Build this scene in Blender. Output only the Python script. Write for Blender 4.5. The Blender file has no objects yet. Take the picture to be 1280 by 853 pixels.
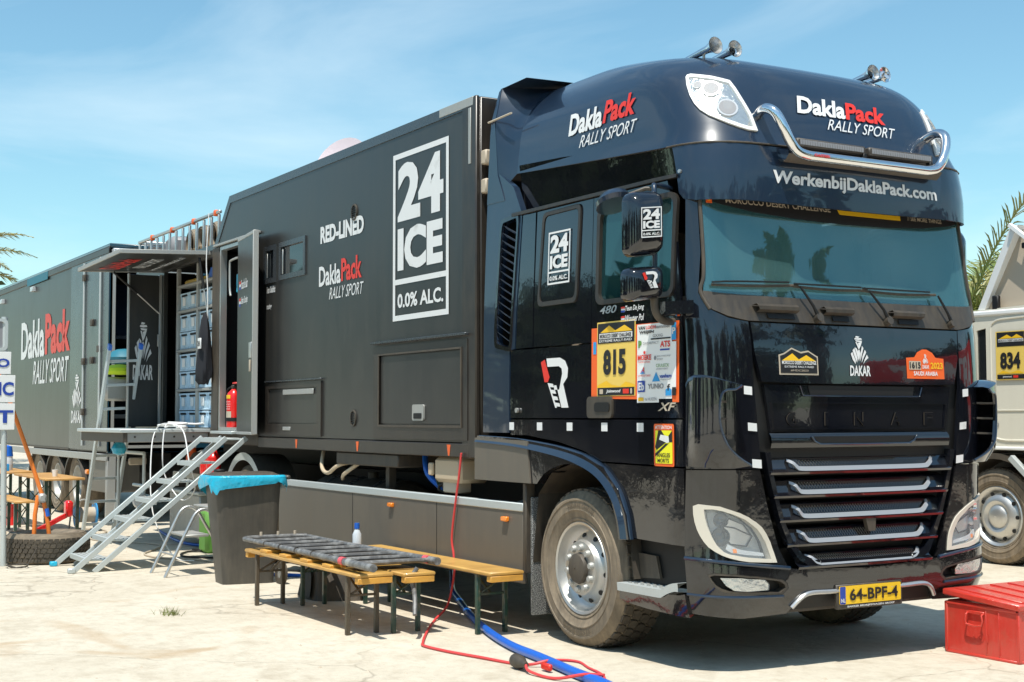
import bpy, bmesh, math, random
from mathutils import Vector, Matrix
from mathutils.geometry import delaunay_2d_cdt
random.seed(7)
S = bpy.context.scene
C = S.collection
rad = math.radians
# ------------------------------------------------------------------ camera
cam = bpy.data.cameras.new('camera'); co = bpy.data.objects.new('camera', cam); C.objects.link(co); S.camera = co
yaw, pit, rol = 2.60432, 0.054864, -0.001566
F = Vector((math.cos(yaw)*math.cos(pit), math.sin(yaw)*math.cos(pit), math.sin(pit)))
R0 = Vector((math.sin(yaw), -math.cos(yaw), 0)); U0 = R0.cross(F)
Rv = R0*math.cos(rol)+U0*math.sin(rol); Uv = -R0*math.sin(rol)+U0*math.cos(rol)
m = Matrix((Rv, Uv, -F)).transposed().to_4x4(); m.translation = (6.28813, -5.08444, 1.51298)
co.matrix_world = m
cam.sensor_width = 36; cam.lens = 1728.94/1280*36; cam.clip_end = 3000; cam.clip_start = .05
S.render.resolution_x = 1024; S.render.resolution_y = 682
# ------------------------------------------------------------------ light
S.view_settings.view_transform = 'Standard'; S.view_settings.look = 'None'; S.view_settings.exposure = 0.34; S.view_settings.gamma = 1
SD = Vector((.28, -.29, 1)).normalized()
W = bpy.data.worlds.new('World'); S.world = W; W.use_nodes = True
nt = W.node_tree; nt.nodes.clear()
def N(nt, t, **k):
    n = nt.nodes.new(t)
    for a, b in k.items():
        if a == 'ins':
            for i, v in b.items(): n.inputs[i].default_value = v
        else: setattr(n, a, b)
    return n
out = N(nt, 'ShaderNodeOutputWorld'); bg = N(nt, 'ShaderNodeBackground', ins={'Strength': .13})
sky = N(nt, 'ShaderNodeTexSky', sky_type='NISHITA', sun_disc=False)
sky.sun_elevation = math.asin(SD.z); sky.sun_rotation = math.atan2(SD.x, SD.y); sky.air_density = 1.1; sky.dust_density = .5; sky.ozone_density = 1.5
tc = N(nt, 'ShaderNodeTexCoord'); mp = N(nt, 'ShaderNodeMapping'); mp.inputs['Scale'].default_value = (1.2, 1.2, 5); mp.inputs['Rotation'].default_value = (.12, .1, .6)
ns = N(nt, 'ShaderNodeTexNoise', ins={'Scale': 2.2, 'Detail': 8, 'Roughness': .55, 'Distortion': .5})
rp = N(nt, 'ShaderNodeValToRGB'); rp.color_ramp.elements[0].position = .47; rp.color_ramp.elements[1].position = .78
rp.color_ramp.elements[0].color = (0, 0, 0, 1); rp.color_ramp.elements[1].color = (.45, .45, .45, 1)
mx = N(nt, 'ShaderNodeMix', data_type='RGBA'); mx.inputs[7].default_value = (6.0, 7.0, 7.4, 1)
tint = N(nt, 'ShaderNodeMix', data_type='RGBA', blend_type='MULTIPLY', ins={0: 1}); tint.inputs[7].default_value = (.79, 1.05, 1.0, 1)
L = nt.links.new
L(tc.outputs['Generated'], mp.inputs[0]); L(mp.outputs[0], ns.inputs[0]); L(ns.outputs[0], rp.inputs[0]); L(rp.outputs[0], mx.inputs[0])
L(sky.outputs[0], tint.inputs[6]); L(tint.outputs[2], mx.inputs[6]); L(mx.outputs[2], bg.inputs[0]); L(bg.outputs[0], out.inputs[0])
sl = bpy.data.lights.new('sun', 'SUN'); sl.energy = 4.3; sl.angle = rad(.53); sl.color = (1, .96, .88)
so = bpy.data.objects.new('sun', sl); C.objects.link(so); so.rotation_euler = SD.to_track_quat('Z', 'Y').to_euler()
# ------------------------------------------------------------------ materials
MT = {}
def mat(name, base, rough=.5, metal=0, coat=0, dust=None, noise=None, bump=None, ior=1.5, alpha=1, trans=0, emis=None, coatr=.03):
    """dust=(colour, amount 0..1, scale); noise=(second colour, scale, lo, hi); bump=(scale,strength,distance)"""
    M = bpy.data.materials.new(name); M.use_nodes = True; t = M.node_tree; b = t.nodes['Principled BSDF']; l = t.links.new
    b.inputs['Base Color'].default_value = (*base, 1); b.inputs['Roughness'].default_value = rough; b.inputs['Metallic'].default_value = metal
    b.inputs['Coat Weight'].default_value = coat; b.inputs['Coat Roughness'].default_value = coatr; b.inputs['IOR'].default_value = ior
    b.inputs['Alpha'].default_value = alpha; b.inputs['Transmission Weight'].default_value = trans
    if emis: b.inputs['Emission Color'].default_value = (*emis[0], 1); b.inputs['Emission Strength'].default_value = emis[1]
    tc = N(t, 'ShaderNodeTexCoord'); col = None
    if noise:
        n = N(t, 'ShaderNodeTexNoise', ins={'Scale': noise[1], 'Detail': 7, 'Roughness': .6}); l(tc.outputs['Object'], n.inputs[0])
        r = N(t, 'ShaderNodeMapRange', ins={'From Min': noise[2], 'From Max': noise[3]}); l(n.outputs[0], r.inputs[0])
        x = N(t, 'ShaderNodeMix', data_type='RGBA'); x.inputs[6].default_value = (*base, 1); x.inputs[7].default_value = (*noise[0], 1)
        l(r.outputs[0], x.inputs[0]); l(x.outputs[2], b.inputs['Base Color']); col = x
    if dust:
        n = N(t, 'ShaderNodeTexNoise', ins={'Scale': dust[2], 'Detail': 9, 'Roughness': .68}); l(tc.outputs['Object'], n.inputs[0])
        mp = N(t, 'ShaderNodeMapping'); mp.inputs['Scale'].default_value = (5, 5, .7); l(tc.outputs['Object'], mp.inputs[0])
        n2 = N(t, 'ShaderNodeTexNoise', ins={'Scale': dust[2]*1.5, 'Detail': 5, 'Roughness': .6}); l(mp.outputs[0], n2.inputs[0])
        ad = N(t, 'ShaderNodeMath', operation='MULTIPLY'); l(n.outputs[0], ad.inputs[0]); l(n2.outputs[0], ad.inputs[1])
        r = N(t, 'ShaderNodeMapRange', ins={'From Min': .1, 'From Max': .42, 'To Min': dust[1]*.35, 'To Max': dust[1]*1.5}); l(ad.outputs[0], r.inputs[0])
        x = N(t, 'ShaderNodeMix', data_type='RGBA'); x.inputs[7].default_value = (*dust[0], 1)
        if col: l(col.outputs[2], x.inputs[6])
        else: x.inputs[6].default_value = (*base, 1)
        l(r.outputs[0], x.inputs[0]); l(x.outputs[2], b.inputs['Base Color'])
        rr = N(t, 'ShaderNodeMapRange', ins={'From Min': 0, 'From Max': 1, 'To Min': rough, 'To Max': .8}); l(r.outputs[0], rr.inputs[0]); l(rr.outputs[0], b.inputs['Roughness'])
        if coat:
            cc = N(t, 'ShaderNodeMapRange', ins={'From Min': 0, 'From Max': .6, 'To Min': coat, 'To Max': coat*.25}); l(r.outputs[0], cc.inputs[0]); l(cc.outputs[0], b.inputs['Coat Weight'])
    if bump:
        n = N(t, 'ShaderNodeTexNoise', ins={'Scale': bump[0], 'Detail': 6}); l(tc.outputs['Object'], n.inputs[0])
        bp = N(t, 'ShaderNodeBump', ins={'Strength': bump[1], 'Distance': bump[2]}); l(n.outputs[0], bp.inputs['Height']); l(bp.outputs[0], b.inputs['Normal'])
        if coat: l(bp.outputs[0], b.inputs['Coat Normal'])
    MT[name] = M; return M
DC = (.22, .17, .11)
mat('paint_black', (.003, .0045, .009), .08, coat=1, dust=(DC, .018, 1.3), bump=(1.3, .2, .02), coatr=.01)
mat('grille_wire', (.13, .12, .10), .45, metal=.3)
mat('van_black', (.006, .006, .007), .3, coat=1)
mat('paint_sky_sheen', (.006, .020, .045), .30, coat=1, dust=(DC, .035, 1.5), bump=(.9, .1, .02), ior=1.4)  # dark paint, base turned bluer to carry the sky's reflection
mat('paint_low', (.004, .005, .008), .08, coat=1, dust=(DC, .03, 2.0), bump=(1.9, .3, .02), coatr=.01)
mat('box_panel', (.016, .018, .019), .27, dust=((.2, .17, .13), .10, 1.1), bump=(.7, .15, .02), ior=1.5)
mat('box_dark', (.010, .010, .012), .3, dust=(DC, .12, 3))
mat('box_trim', (.07, .085, .10), .22, metal=.5, dust=(DC, .1, 2))
mat('skirt', (.105, .095, .08), .38, dust=((.26, .21, .15), .2, 1.6), bump=(1, .1, .02))
mat('alu', (.62, .62, .6), .32, metal=.85, dust=((.4, .36, .3), .2, 6))
mat('alu_dull', (.45, .46, .45), .45, metal=.5, dust=((.42, .38, .3), .3, 9))
mat('galv', (.55, .6, .6), .42, metal=.35, dust=((.5, .47, .4), .2, 12))
mat('chrome', (.85, .85, .86), .07, metal=1, dust=((.4, .35, .28), .07, 6))
mat('chrome_blue', (.5, .6, .8), .12, metal=1)
mat('silver', (.6, .6, .6), .28, metal=.7)
mat('strip_silver', (.42, .42, .43), .3, metal=.35)
mat('plastic', (.022, .021, .021), .45, dust=(DC, .22, 3))
mat('plastic_dust', (.03, .027, .025), .5, dust=(DC, .25, 4))
mat('seal', (.012, .012, .013), .35, dust=(DC, .12, 5))
mat('slat_blue', (.16, .22, .32), .3, metal=.5)
mat('rubber', (.012, .011, .011), .75, dust=((.24, .19, .13), .32, 7), bump=(60, .2, .004))
mat('tyre_wall', (.05, .042, .033), .7, dust=((.32, .25, .17), .62, 3.5), bump=(30, .35, .006))
mat('tyre_text', (.12, .095, .065), .8)
mat('tyre_groove', (.006, .005, .005), .9)
mat('black', (.004, .004, .004), .6)
mat('interior', (.012, .012, .014), .6)
mat('glass_front', (.05, .13, .14), .012, ior=2.5, alpha=.66, noise=((.09, .17, .17), 1.6, .45, .75), bump=(.5, .04, .02))
MT['glass_front'].node_tree.nodes['Principled BSDF'].inputs['Specular Tint'].default_value = (.62, 1, 1, 1)
mat('glass_side', (.010, .04, .045), .02, ior=2.0, alpha=.85)
MT['glass_side'].node_tree.nodes['Principled BSDF'].inputs['Specular Tint'].default_value = (.62, 1, 1, 1)
mat('glass_dark', (.012, .014, .016), .03, ior=1.7)
mat('lens', (.75, .8, .82), .02, alpha=.10, ior=1.5)
mat('reflector', (.62, .62, .60), .12, metal=1, bump=(30, .6, .01))
mat('lamp_white', (.5, .52, .53), .2, coat=.5, bump=(35, .4, .01))
mat('lamp_frame', (.62, .57, .48), .35, coat=.3)
mat('white', (.80, .80, .78), .45)
mat('decal_white', (.74, .74, .73), .4, noise=((.5, .49, .46), 5, .58, .8))
mat('decal_red', (.72, .035, .02), .4, noise=((.5, .05, .035), 5, .58, .8))
mat('orange', (.85, .13, .02), .4)
mat('orange_paint', (.9, .22, .02), .4, dust=(DC, .15, 8))
mat('amber', (.9, .25, .02), .2, coat=.5)
mat('yellow', (.80, .56, .12), .45)
mat('plate_yellow', (.85, .52, .02), .4)
mat('mount_yellow', (.85, .5, .02), .4)
mat('sky_blue', (.03, .3, .65), .4)
mat('navy', (.02, .06, .35), .4)
mat('grey_print', (.25, .25, .26), .5)
mat('print_black', (.012, .012, .013), .5)
mat('green_print', (.12, .3, .05), .5)
mat('signal_yellow', (.85, .8, .02), .4)
mat('wood', (.62, .36, .09), .5, noise=((.42, .22, .05), 4, .35, .7), coat=.2)
mat('wood_edge', (.75, .38, .06), .5, noise=((.5, .25, .05), 6, .35, .7))
mat('table_wood', (.6, .33, .1), .5, noise=((.4, .2, .06), 3, .35, .7))
mat('pallet_wood', (.4, .27, .14), .8, noise=((.25, .16, .09), 6, .3, .7))
mat('leg_green', (.016, .05, .035), .4, noise=((.10, .085, .055), 12, .5, .65), coat=.2)
mat('leg_brown', (.04, .032, .022), .5, dust=(DC, .3, 8))
mat('red_paint', (.62, .025, .015), .28, coat=.5, noise=((.5, .06, .03), 5, .55, .75), dust=((.45, .25, .18), .12, 6), bump=(7, .35, .02))
mat('red_gloss', (.75, .012, .01), .25, coat=.6)
mat('red_cable', (.7, .06, .06), .45)
mat('blue_hose', (.01, .12, .55), .4, coat=.2)
mat('blue_bag', (.02, .42, .62), .28, coat=.3, bump=(9, .9, .03))
mat('bin_grey', (.032, .031, .029), .4, dust=((.3, .25, .18), .16, 3), bump=(25, .15, .004))
mat('crate_blue', (.5, .68, .82), .5, noise=((.42, .55, .62), 9, .4, .7))
mat('crate_grey', (.38, .42, .44), .5)
mat('jug', (.55, .44, .3), .5)
mat('cream', (.5, .42, .32), .6)
mat('white_truck', (.76, .72, .60), .3, coat=.5, dust=((.45, .38, .28), .15, 1))
mat('foliage_dark', (.03, .05, .016), .6, noise=((.05, .085, .025), .6, .4, .6))
mat('palm_green', (.13, .17, .03), .5, noise=((.24, .22, .06), 1.2, .4, .6))
mat('palm_yellow', (.42, .33, .07), .5, noise=((.16, .17, .04), 1.0, .4, .65))
mat('bark', (.13, .09, .055), .9, bump=(8, 1, .05))
mat('grass', (.16, .18, .04), .8)
mat('jacket', (.012, .013, .018), .85)
mat('hivis', (.55, .75, .02), .7)
mat('teal', (.02, .16, .22), .5)
mat('trailer_blue', (.01, .05, .08), .25, coat=.6)
mat('inner_blue', (.02, .045, .12), .5)
mat('pink_dish', (.72, .6, .62), .4)
mat('strap_red', (.7, .1, .12), .5)
mat('tube_grey', (.07, .075, .085), .4, noise=((.22, .23, .24), 14, .45, .65), dust=((.3, .27, .22), .25, 14))
mat('speckle', (.03, .03, .03), .8, noise=((.4, .4, .38), 190, .50, .56))
mat('banner_red', (.75, .03, .02), .4)
mat('bottle', (.75, .8, .85), .1, alpha=.75)
# ground
G = bpy.data.materials.new('ground'); G.use_nodes = True; t = G.node_tree; b = t.nodes['Principled BSDF']; l = t.links.new
b.inputs['Roughness'].default_value = .85
tc = N(t, 'ShaderNodeTexCoord')
def nz(scale, det=8, ro=.6, dist=0, vec=None):
    n = N(t, 'ShaderNodeTexNoise', ins={'Scale': scale, 'Detail': det, 'Roughness': ro, 'Distortion': dist}); l(vec or tc.outputs['Object'], n.inputs[0]); return n.outputs[0]
def ramp(src, a, b_, lo=0, hi=1):
    r = N(t, 'ShaderNodeMapRange', ins={'From Min': a, 'From Max': b_, 'To Min': lo, 'To Max': hi}); l(src, r.inputs[0]); return r.outputs[0]
def mixc(f, c1, c2):
    x = N(t, 'ShaderNodeMix', data_type='RGBA')
    l(f, x.inputs[0])
    for i, c in ((6, c1), (7, c2)):
        if isinstance(c, tuple): x.inputs[i].default_value = (*c, 1)
        else: l(c, x.inputs[i])
    return x.outputs[2]
c = mixc(ramp(nz(.55, 9, .65, .4), .35, .68), (.63, .57, .46), (.53, .465, .36))
c = mixc(ramp(nz(3.2, 10, .7), .50, .76, 0, .75), c, (.36, .29, .20))
c = mixc(ramp(nz(9, 10, .75), .45, .75, 0, .5), c, (.34, .28, .2))
c = mixc(ramp(nz(.9, 4, .5, 1.2), .63, .72, 0, .55), c, (.40, .26, .13))
vo = N(t, 'ShaderNodeTexVoronoi', feature='DISTANCE_TO_EDGE', ins={'Scale': .33}); 
mpg = N(t, 'ShaderNodeVectorMath', operation='ADD'); l(tc.outputs['Object'], mpg.inputs[0])
nn = N(t, 'ShaderNodeTexNoise', ins={'Scale': 2.2, 'Detail': 8}); l(tc.outputs['Object'], nn.inputs[0])
sc = N(t, 'ShaderNodeVectorMath', operation='SCALE', ins={'Scale': .5}); l(nn.outputs[1], sc.inputs[0]); l(sc.outputs[0], mpg.inputs[1]); l(mpg.outputs[0], vo.inputs[0])
crack = ramp(vo.outputs['Distance'], 0, .006, .55, 0)
cm = N(t, 'ShaderNodeMath', operation='MULTIPLY'); l(crack, cm.inputs[0]); l(ramp(nz(.5, 3), .42, .52), cm.inputs[1])
c = mixc(cm.outputs[0], c, (.22, .18, .13))
c = mixc(ramp(nz(45, 4), .66, .72, 0, .5), c, (.25, .2, .14))
l(c, b.inputs['Base Color'])
bp = N(t, 'ShaderNodeBump', ins={'Strength': .5, 'Distance': .02}); l(nz(14, 10, .7), bp.inputs['Height']); l(bp.outputs[0], b.inputs['Normal'])
MT['ground'] = G
# ------------------------------------------------------------------ mesh helpers
def link(o, parent=None):
    C.objects.link(o)
    if parent is not None: o.parent = parent
    return o
def rootof(o):
    p = Vector((0, 0, 0))
    while o is not None: p += o.location; o = o.parent
    return p
def thing(name, label, cat, loc=(0, 0, 0), rz=0, group=None, kind=None):
    o = bpy.data.objects.new(name, None); o.empty_display_size = .1; C.objects.link(o); o.location = loc; o.rotation_euler = (0, 0, rz)
    tag(o, label, cat, group, kind); return o
def tag(o, label=None, cat=None, group=None, kind=None):
    if label: o['label'] = label
    if cat: o['category'] = cat
    if group: o['group'] = group
    if kind: o['kind'] = kind
    return o
class MB:
    def __init__(s): s.v = []; s.f = []
    def add(s, v, f, M=None):
        n = len(s.v)
        s.v += [tuple(M @ Vector(p)) if M is not None else tuple(p) for p in v]; s.f += [tuple(i+n for i in q) for q in f]; return s
    def box(s, x0, x1, y0, y1, z0, z1, b=.004, M=None):
        if x0 > x1: x0, x1 = x1, x0
        if y0 > y1: y0, y1 = y1, y0
        if z0 > z1: z0, z1 = z1, z0
        b = min(b, (x1-x0)*.3, (y1-y0)*.3, (z1-z0)*.3); X = (x0, x1); Y = (y0, y1); Z = (z0, z1); v = []; ix = {}
        for i in (0, 1):
            for j in (0, 1):
                for k in (0, 1):
                    dx, dy, dz = (b if i == 0 else -b), (b if j == 0 else -b), (b if k == 0 else -b)
                    ix[i, j, k] = len(v); v += [(X[i], Y[j]+dy, Z[k]+dz), (X[i]+dx, Y[j], Z[k]+dz), (X[i]+dx, Y[j]+dy, Z[k])]
        f = []
        for i in (0, 1):
            f.append([ix[i, a, c]+0 for a, c in ((0, 0), (1, 0), (1, 1), (0, 1))]); f.append([ix[a, i, c]+1 for a, c in ((0, 0), (1, 0), (1, 1), (0, 1))]); f.append([ix[a, c, i]+2 for a, c in ((0, 0), (1, 0), (1, 1), (0, 1))])
        for i in (0, 1):
            for j in (0, 1):
                f.append([ix[i, j, 0]+0, ix[i, j, 1]+0, ix[i, j, 1]+1, ix[i, j, 0]+1]); f.append([ix[i, 0, j]+0, ix[i, 1, j]+0, ix[i, 1, j]+2, ix[i, 0, j]+2]); f.append([ix[0, i, j]+1, ix[1, i, j]+1, ix[1, i, j]+2, ix[0, i, j]+2])
        for q in ix.values(): f.append([q, q+1, q+2])
        return s.add(v, f, M)
    def obox(s, p0, p1, w, h, up=(0, 0, 1), b=.003):
        """bar from p0 to p1, w wide across, h thick along up"""
        p0 = Vector(p0); p1 = Vector(p1); d = p1-p0; ln = d.length; d.normalize(); u = Vector(up); r = d.cross(u).normalized(); u = r.cross(d)
        M = Matrix((d, r, u)).transposed().to_4x4(); M.translation = p0
        return s.box(0, ln, -w/2, w/2, -h/2, h/2, b, M)
    def tube(s, pts, r, n=10, smooth=0, cap=True):
        P = [Vector(p) for p in pts]
        if smooth:
            Q = []
            for i in range(len(P)-1):
                a, b_, c_, d = P[max(i-1, 0)], P[i], P[i+1], P[min(i+2, len(P)-1)]
                for k in range(smooth):
                    t_ = k/smooth; Q.append(.5*((2*b_)+(c_-a)*t_+(2*a-5*b_+4*c_-d)*t_*t_+(3*b_-a-3*c_+d)*t_**3))
            P = Q+[P[-1]]
        rr = r if isinstance(r, (list, tuple)) else [r]*len(P)
        if len(rr) != len(P): rr = [rr[0]+(rr[-1]-rr[0])*i/(len(P)-1) for i in range(len(P))]
        v = []; f = []; d0 = (P[1]-P[0]).normalized(); u = d0.orthogonal().normalized()
        for i, p in enumerate(P):
            d = (P[min(i+1, len(P)-1)]-P[max(i-1, 0)]).normalized(); u = (u-d*u.dot(d))
            u = u.normalized() if u.length > 1e-6 else d.orthogonal().normalized(); w = d.cross(u)
            for k in range(n):
                a = 2*math.pi*k/n; v.append(p+(u*math.cos(a)+w*math.sin(a))*rr[i])
        for i in range(len(P)-1):
            for k in range(n): f.append((i*n+k, i*n+(k+1) % n, (i+1)*n+(k+1) % n, (i+1)*n+k))
        if cap: f.append(tuple(range(n))[::-1]); f.append(tuple((len(P)-1)*n+k for k in range(n)))
        return s.add(v, f)
    def cyl(s, p0, p1, r, n=20): return s.tube([p0, p1], r, n)
    def lathe(s, prof, org, axis='y', n=40, closed=False, sy=1):
        """prof: (r, h) along axis"""
        v = []; f = []
        for r_, h in prof:
            for k in range(n):
                a = 2*math.pi*k/n; c_, d = r_*math.cos(a), r_*math.sin(a)
                v.append({'y': (c_, h*sy, d), 'z': (c_, d, h), 'x': (h, c_, d)}[axis])
        m_ = len(prof)
        for i in range(m_ if closed else m_-1):
            j = (i+1) % m_
            for k in range(n): f.append((i*n+k, i*n+(k+1) % n, j*n+(k+1) % n, j*n+k))
        return s.add([(x+org[0], y+org[1], z+org[2]) for x, y, z in v], f)
    def grid(s, fn, nu, nv, th=None):
        v = [fn(i/nu, j/nv) for j in range(nv+1) for i in range(nu+1)]
        return s.add(v, [(j*(nu+1)+i, j*(nu+1)+i+1, (j+1)*(nu+1)+i+1, (j+1)*(nu+1)+i) for j in range(nv) for i in range(nu)])
    def prism(s, poly, fm, o0, o1):
        """closed 2-D outline through fm(u,v,off) from off o0 to o1, flat caps"""
        n = len(poly); v = [fm(u, w, o0) for u, w in poly]+[fm(u, w, o1) for u, w in poly]
        return s.add(v, [tuple(range(n)), tuple(range(n, 2*n))[::-1]]+[(i, (i+1) % n, n+(i+1) % n, n+i) for i in range(n)])
    def region(s, loops, fm, off=0., th=.004, step=.12, edge=None, cols=None):
        """outline (with holes) in a 2-D map, filled with an even grid, thickened and carried onto the surface fm(u,v,off)"""
        if isinstance(loops[0][0], (int, float)): loops = [loops]
        e = edge or step; vs = []; ed = []; LP = []
        for lp in loops:
            q = []
            for i in range(len(lp)):
                a, b_ = Vector(lp[i]), Vector(lp[(i+1) % len(lp)]); k = max(1, int((b_-a).length/e+.999))
                q += [a+(b_-a)*j/k for j in range(k)]
            n = len(vs); vs += q; ed += [(n+i, n+(i+1) % len(q)) for i in range(len(q))]; LP.append(q)
        xs = [p.x for p in vs]; ys = [p.y for p in vs]
        def inside(x, y):
            c_ = False
            for q in LP:
                for i in range(len(q)):
                    a, b_ = q[i], q[i-1]
                    if (a.y > y) != (b_.y > y) and x < (b_.x-a.x)*(y-a.y)/(b_.y-a.y)+a.x: c_ = not c_
            return c_
        x = min(xs)+step*.5
        while x < max(xs):
            y = min(ys)+step*.5
            while y < max(ys):
                if inside(x, y) and min((Vector((x, y))-p).length_squared for p in vs[:sum(len(q) for q in LP)]) > (step*.3)**2: vs.append(Vector((x, y)))
                y += step
            x += step
        V2, E2, F2 = delaunay_2d_cdt(vs, ed, [], 0, 1e-6)[:3]
        fs = [tuple(f_) for f_ in F2 if inside(sum(V2[i].x for i in f_)/len(f_), sum(V2[i].y for i in f_)/len(f_))]
        n = len(V2); top = [fm(p.x, p.y, off) for p in V2]; cnt = {}
        for f_ in fs:
            for i in range(len(f_)):
                a, b_ = f_[i], f_[(i+1) % len(f_)]; cnt[(a, b_)] = 1
        F3 = list(fs); vv = top
        if th:
            vv = top+[fm(p.x, p.y, off-th) for p in V2]
            F3 += [tuple(i+n for i in f_)[::-1] for f_ in fs]
            F3 += [(b_, a, a+n, b_+n) for (a, b_) in cnt if (b_, a) not in cnt]
        return s.add(vv, F3)
    def build(s, name, m_, parent=None, smooth=True, ang=38, recalc=True, local=False):
        me = bpy.data.meshes.new(name); o_ = rootof(parent) if (parent is not None and not local) else Vector((0, 0, 0))
        me.from_pydata([(p[0]-o_.x, p[1]-o_.y, p[2]-o_.z) for p in s.v], [], s.f)
        if recalc:
            bm = bmesh.new(); bm.from_mesh(me); bmesh.ops.remove_doubles(bm, verts=bm.verts, dist=1e-5); bmesh.ops.recalc_face_normals(bm, faces=bm.faces); bm.to_mesh(me); bm.free()
        me.materials.append(MT[m_] if isinstance(m_, str) else m_)
        if smooth: me.shade_smooth(); me.set_sharp_from_angle(angle=rad(ang))
        return link(bpy.data.objects.new(name, me), parent)
def ring(lp, w):
    """inset copy of an outline by w"""
    n = len(lp); A = sum(lp[i-1][0]*lp[i][1]-lp[i][0]*lp[i-1][1] for i in range(n)); sg = 1 if A > 0 else -1; q = []
    for i in range(n):
        p0, p1, p2 = Vector(lp[i-1]), Vector(lp[i]), Vector(lp[(i+1) % n]); d1 = (p1-p0).normalized(); d2 = (p2-p1).normalized()
        n1 = Vector((-d1.y, d1.x))*sg; n2 = Vector((-d2.y, d2.x))*sg; m_ = (n1+n2); k = w/max(.35, (m_.normalized()).dot(n1)); q.append(tuple(p1+m_.normalized()*k))
    return q
def rrect(x0, x1, y0, y1, r, n=5):
    q = []
    for cx, cy, a0 in ((x1-r, y1-r, 0), (x0+r, y1-r, 90), (x0+r, y0+r, 180), (x1-r, y0+r, 270)):
        for i in range(n+1):
            a = rad(a0+90*i/n); q.append((cx+r*math.cos(a), cy+r*math.sin(a)))
    return q
def rnd(lp, k=4, t_=.25):
    """round the corners of a polygon"""
    q = []; n = len(lp)
    for i in range(n):
        a, b_, c_ = Vector(lp[i-1]), Vector(lp[i]), Vector(lp[(i+1) % n]); p = b_+(a-b_)*t_; r_ = b_+(c_-b_)*t_
        for j in range(k+1):
            u = j/k; q.append(tuple((1-u)**2*p+2*u*(1-u)*b_+u*u*r_))
    return q
def ell(cx, cy, rx, ry, n=20): return [(cx+rx*math.cos(2*math.pi*i/n), cy+ry*math.sin(2*math.pi*i/n)) for i in range(n)]
FC = {}
def text(name, st, fm, u0, v0, w, h, m_, parent, bold=0., shear=0., off=.003, rise=0.):
    """lettering laid on a surface; fitted in the box (u0,v0)-(u0+w,v0+h); rise tilts the baseline"""
    key = (st, bold, shear)
    if key not in FC:
        cu = bpy.data.curves.new('lettering', 'FONT'); cu.body = st; cu.offset = bold; cu.shear = shear; cu.resolution_u = 3; cu.fill_mode = 'FRONT'
        o = bpy.data.objects.new('lettering', cu); C.objects.link(o); me = bpy.data.meshes.new_from_object(o)
        C.objects.unlink(o); bpy.data.objects.remove(o); bpy.data.curves.remove(cu)
        FC[key] = ([tuple(v.co[:2]) for v in me.vertices], [tuple(p.vertices) for p in me.polygons]); bpy.data.meshes.remove(me)
    V_, F_ = FC[key]; x0 = min(p[0] for p in V_); x1 = max(p[0] for p in V_); y0 = min(p[1] for p in V_); y1 = max(p[1] for p in V_)
    mb = MB(); mb.add([fm(u0+(x-x0)/(x1-x0)*w, v0+(y-y0)/(y1-y0)*h+rise*(x-x0)/(x1-x0), off) for x, y in V_], F_)
    return mb.build(name, m_, parent, smooth=False, recalc=False)
def flat(name, loops, fm, m_, parent, off=.003, step=.3): return MB().region(loops, fm, off, 0, step).build(name, m_, parent, recalc=False)
def sideY(y0=0.): return lambda u, v, o: (u, y0-o, v)
SP = sideY(0.)
YC=1.245
# z : (front x at centre, half width, corner rx, corner ry, bulge)
CT=[(0.30,-.09,1.22,.34,.36,.03),(0.45,-.03,1.235,.34,.36,.03),(0.62,-.03,1.245,.34,.36,.03),(0.75,-.045,1.245,.34,.36,.03),(1.2,-.035,1.245,.32,.36,.03),(1.7,-.03,1.245,.30,.36,.03),
(2.08,-.055,1.24,.29,.34,.03),(2.25,-.11,1.238,.25,.28,.03),(2.83,-.20,1.218,.22,.24,.03),(3.15,-.25,1.205,.22,.24,.03)]
RT=[(2.80,-.04,1.20,.36,.40,.06),(2.99,-.04,1.20,.36,.42,.06),(3.18,-.06,1.185,.38,.45,.06),(3.22,-.08,1.175,.40,.46,.06),(3.4,-.14,1.155,.45,.50,.07),(3.62,-.25,1.12,.52,.55,.07),(3.74,-.36,1.06,.6,.55,.07),(3.82,-.55,1.0,.6,.5,.05),(3.89,-.85,.92,.6,.45,.04),(3.95,-1.25,.82,.5,.35,.03),(3.98,-1.6,.6,.3,.2,.02)]
def row(T,z):
    if z<=T[0][0]: return T[0][1:]
    if z>=T[-1][0]: return T[-1][1:]
    for i in range(len(T)-1):
        if T[i][0]<=z<=T[i+1][0]:
            t=(z-T[i][0])/(T[i+1][0]-T[i][0])
            # catmull-rom
            a=T[max(i-1,0)];b=T[i];c=T[i+1];d=T[min(i+2,len(T)-1)]
            r=[]
            for k in range(1,6):
                m0=(c[k]-a[k])/max(c[0]-a[0],1e-6)*(c[0]-b[0]); m1=(d[k]-b[k])/max(d[0]-b[0],1e-6)*(c[0]-b[0])
                r.append((2*t**3-3*t*t+1)*b[k]+(t**3-2*t*t+t)*m0+(-2*t**3+3*t*t)*c[k]+(t**3-t*t)*m1)
            return r
def raw(T,a,z):
    xf,w,rx,ry,bu=row(T,z)
    y0=YC-w
    if a<0: x,y=xf-bu-rx+a,y0
    elif a<=1:
        th=a*math.pi/2; e=.8
        x=xf-bu-rx+rx*max(math.sin(th),0)**e; y=y0+ry*(1-max(math.cos(th),0)**e)
    else: x,y=xf-bu,y0+ry+(a-1)
    # bulge
    ym=abs(y-YC)/w
    if a>0:
        g=max(0,1-ym*ym); g0=max(0,1-1)
        x+=bu*g
    return (x,y,z)
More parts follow.
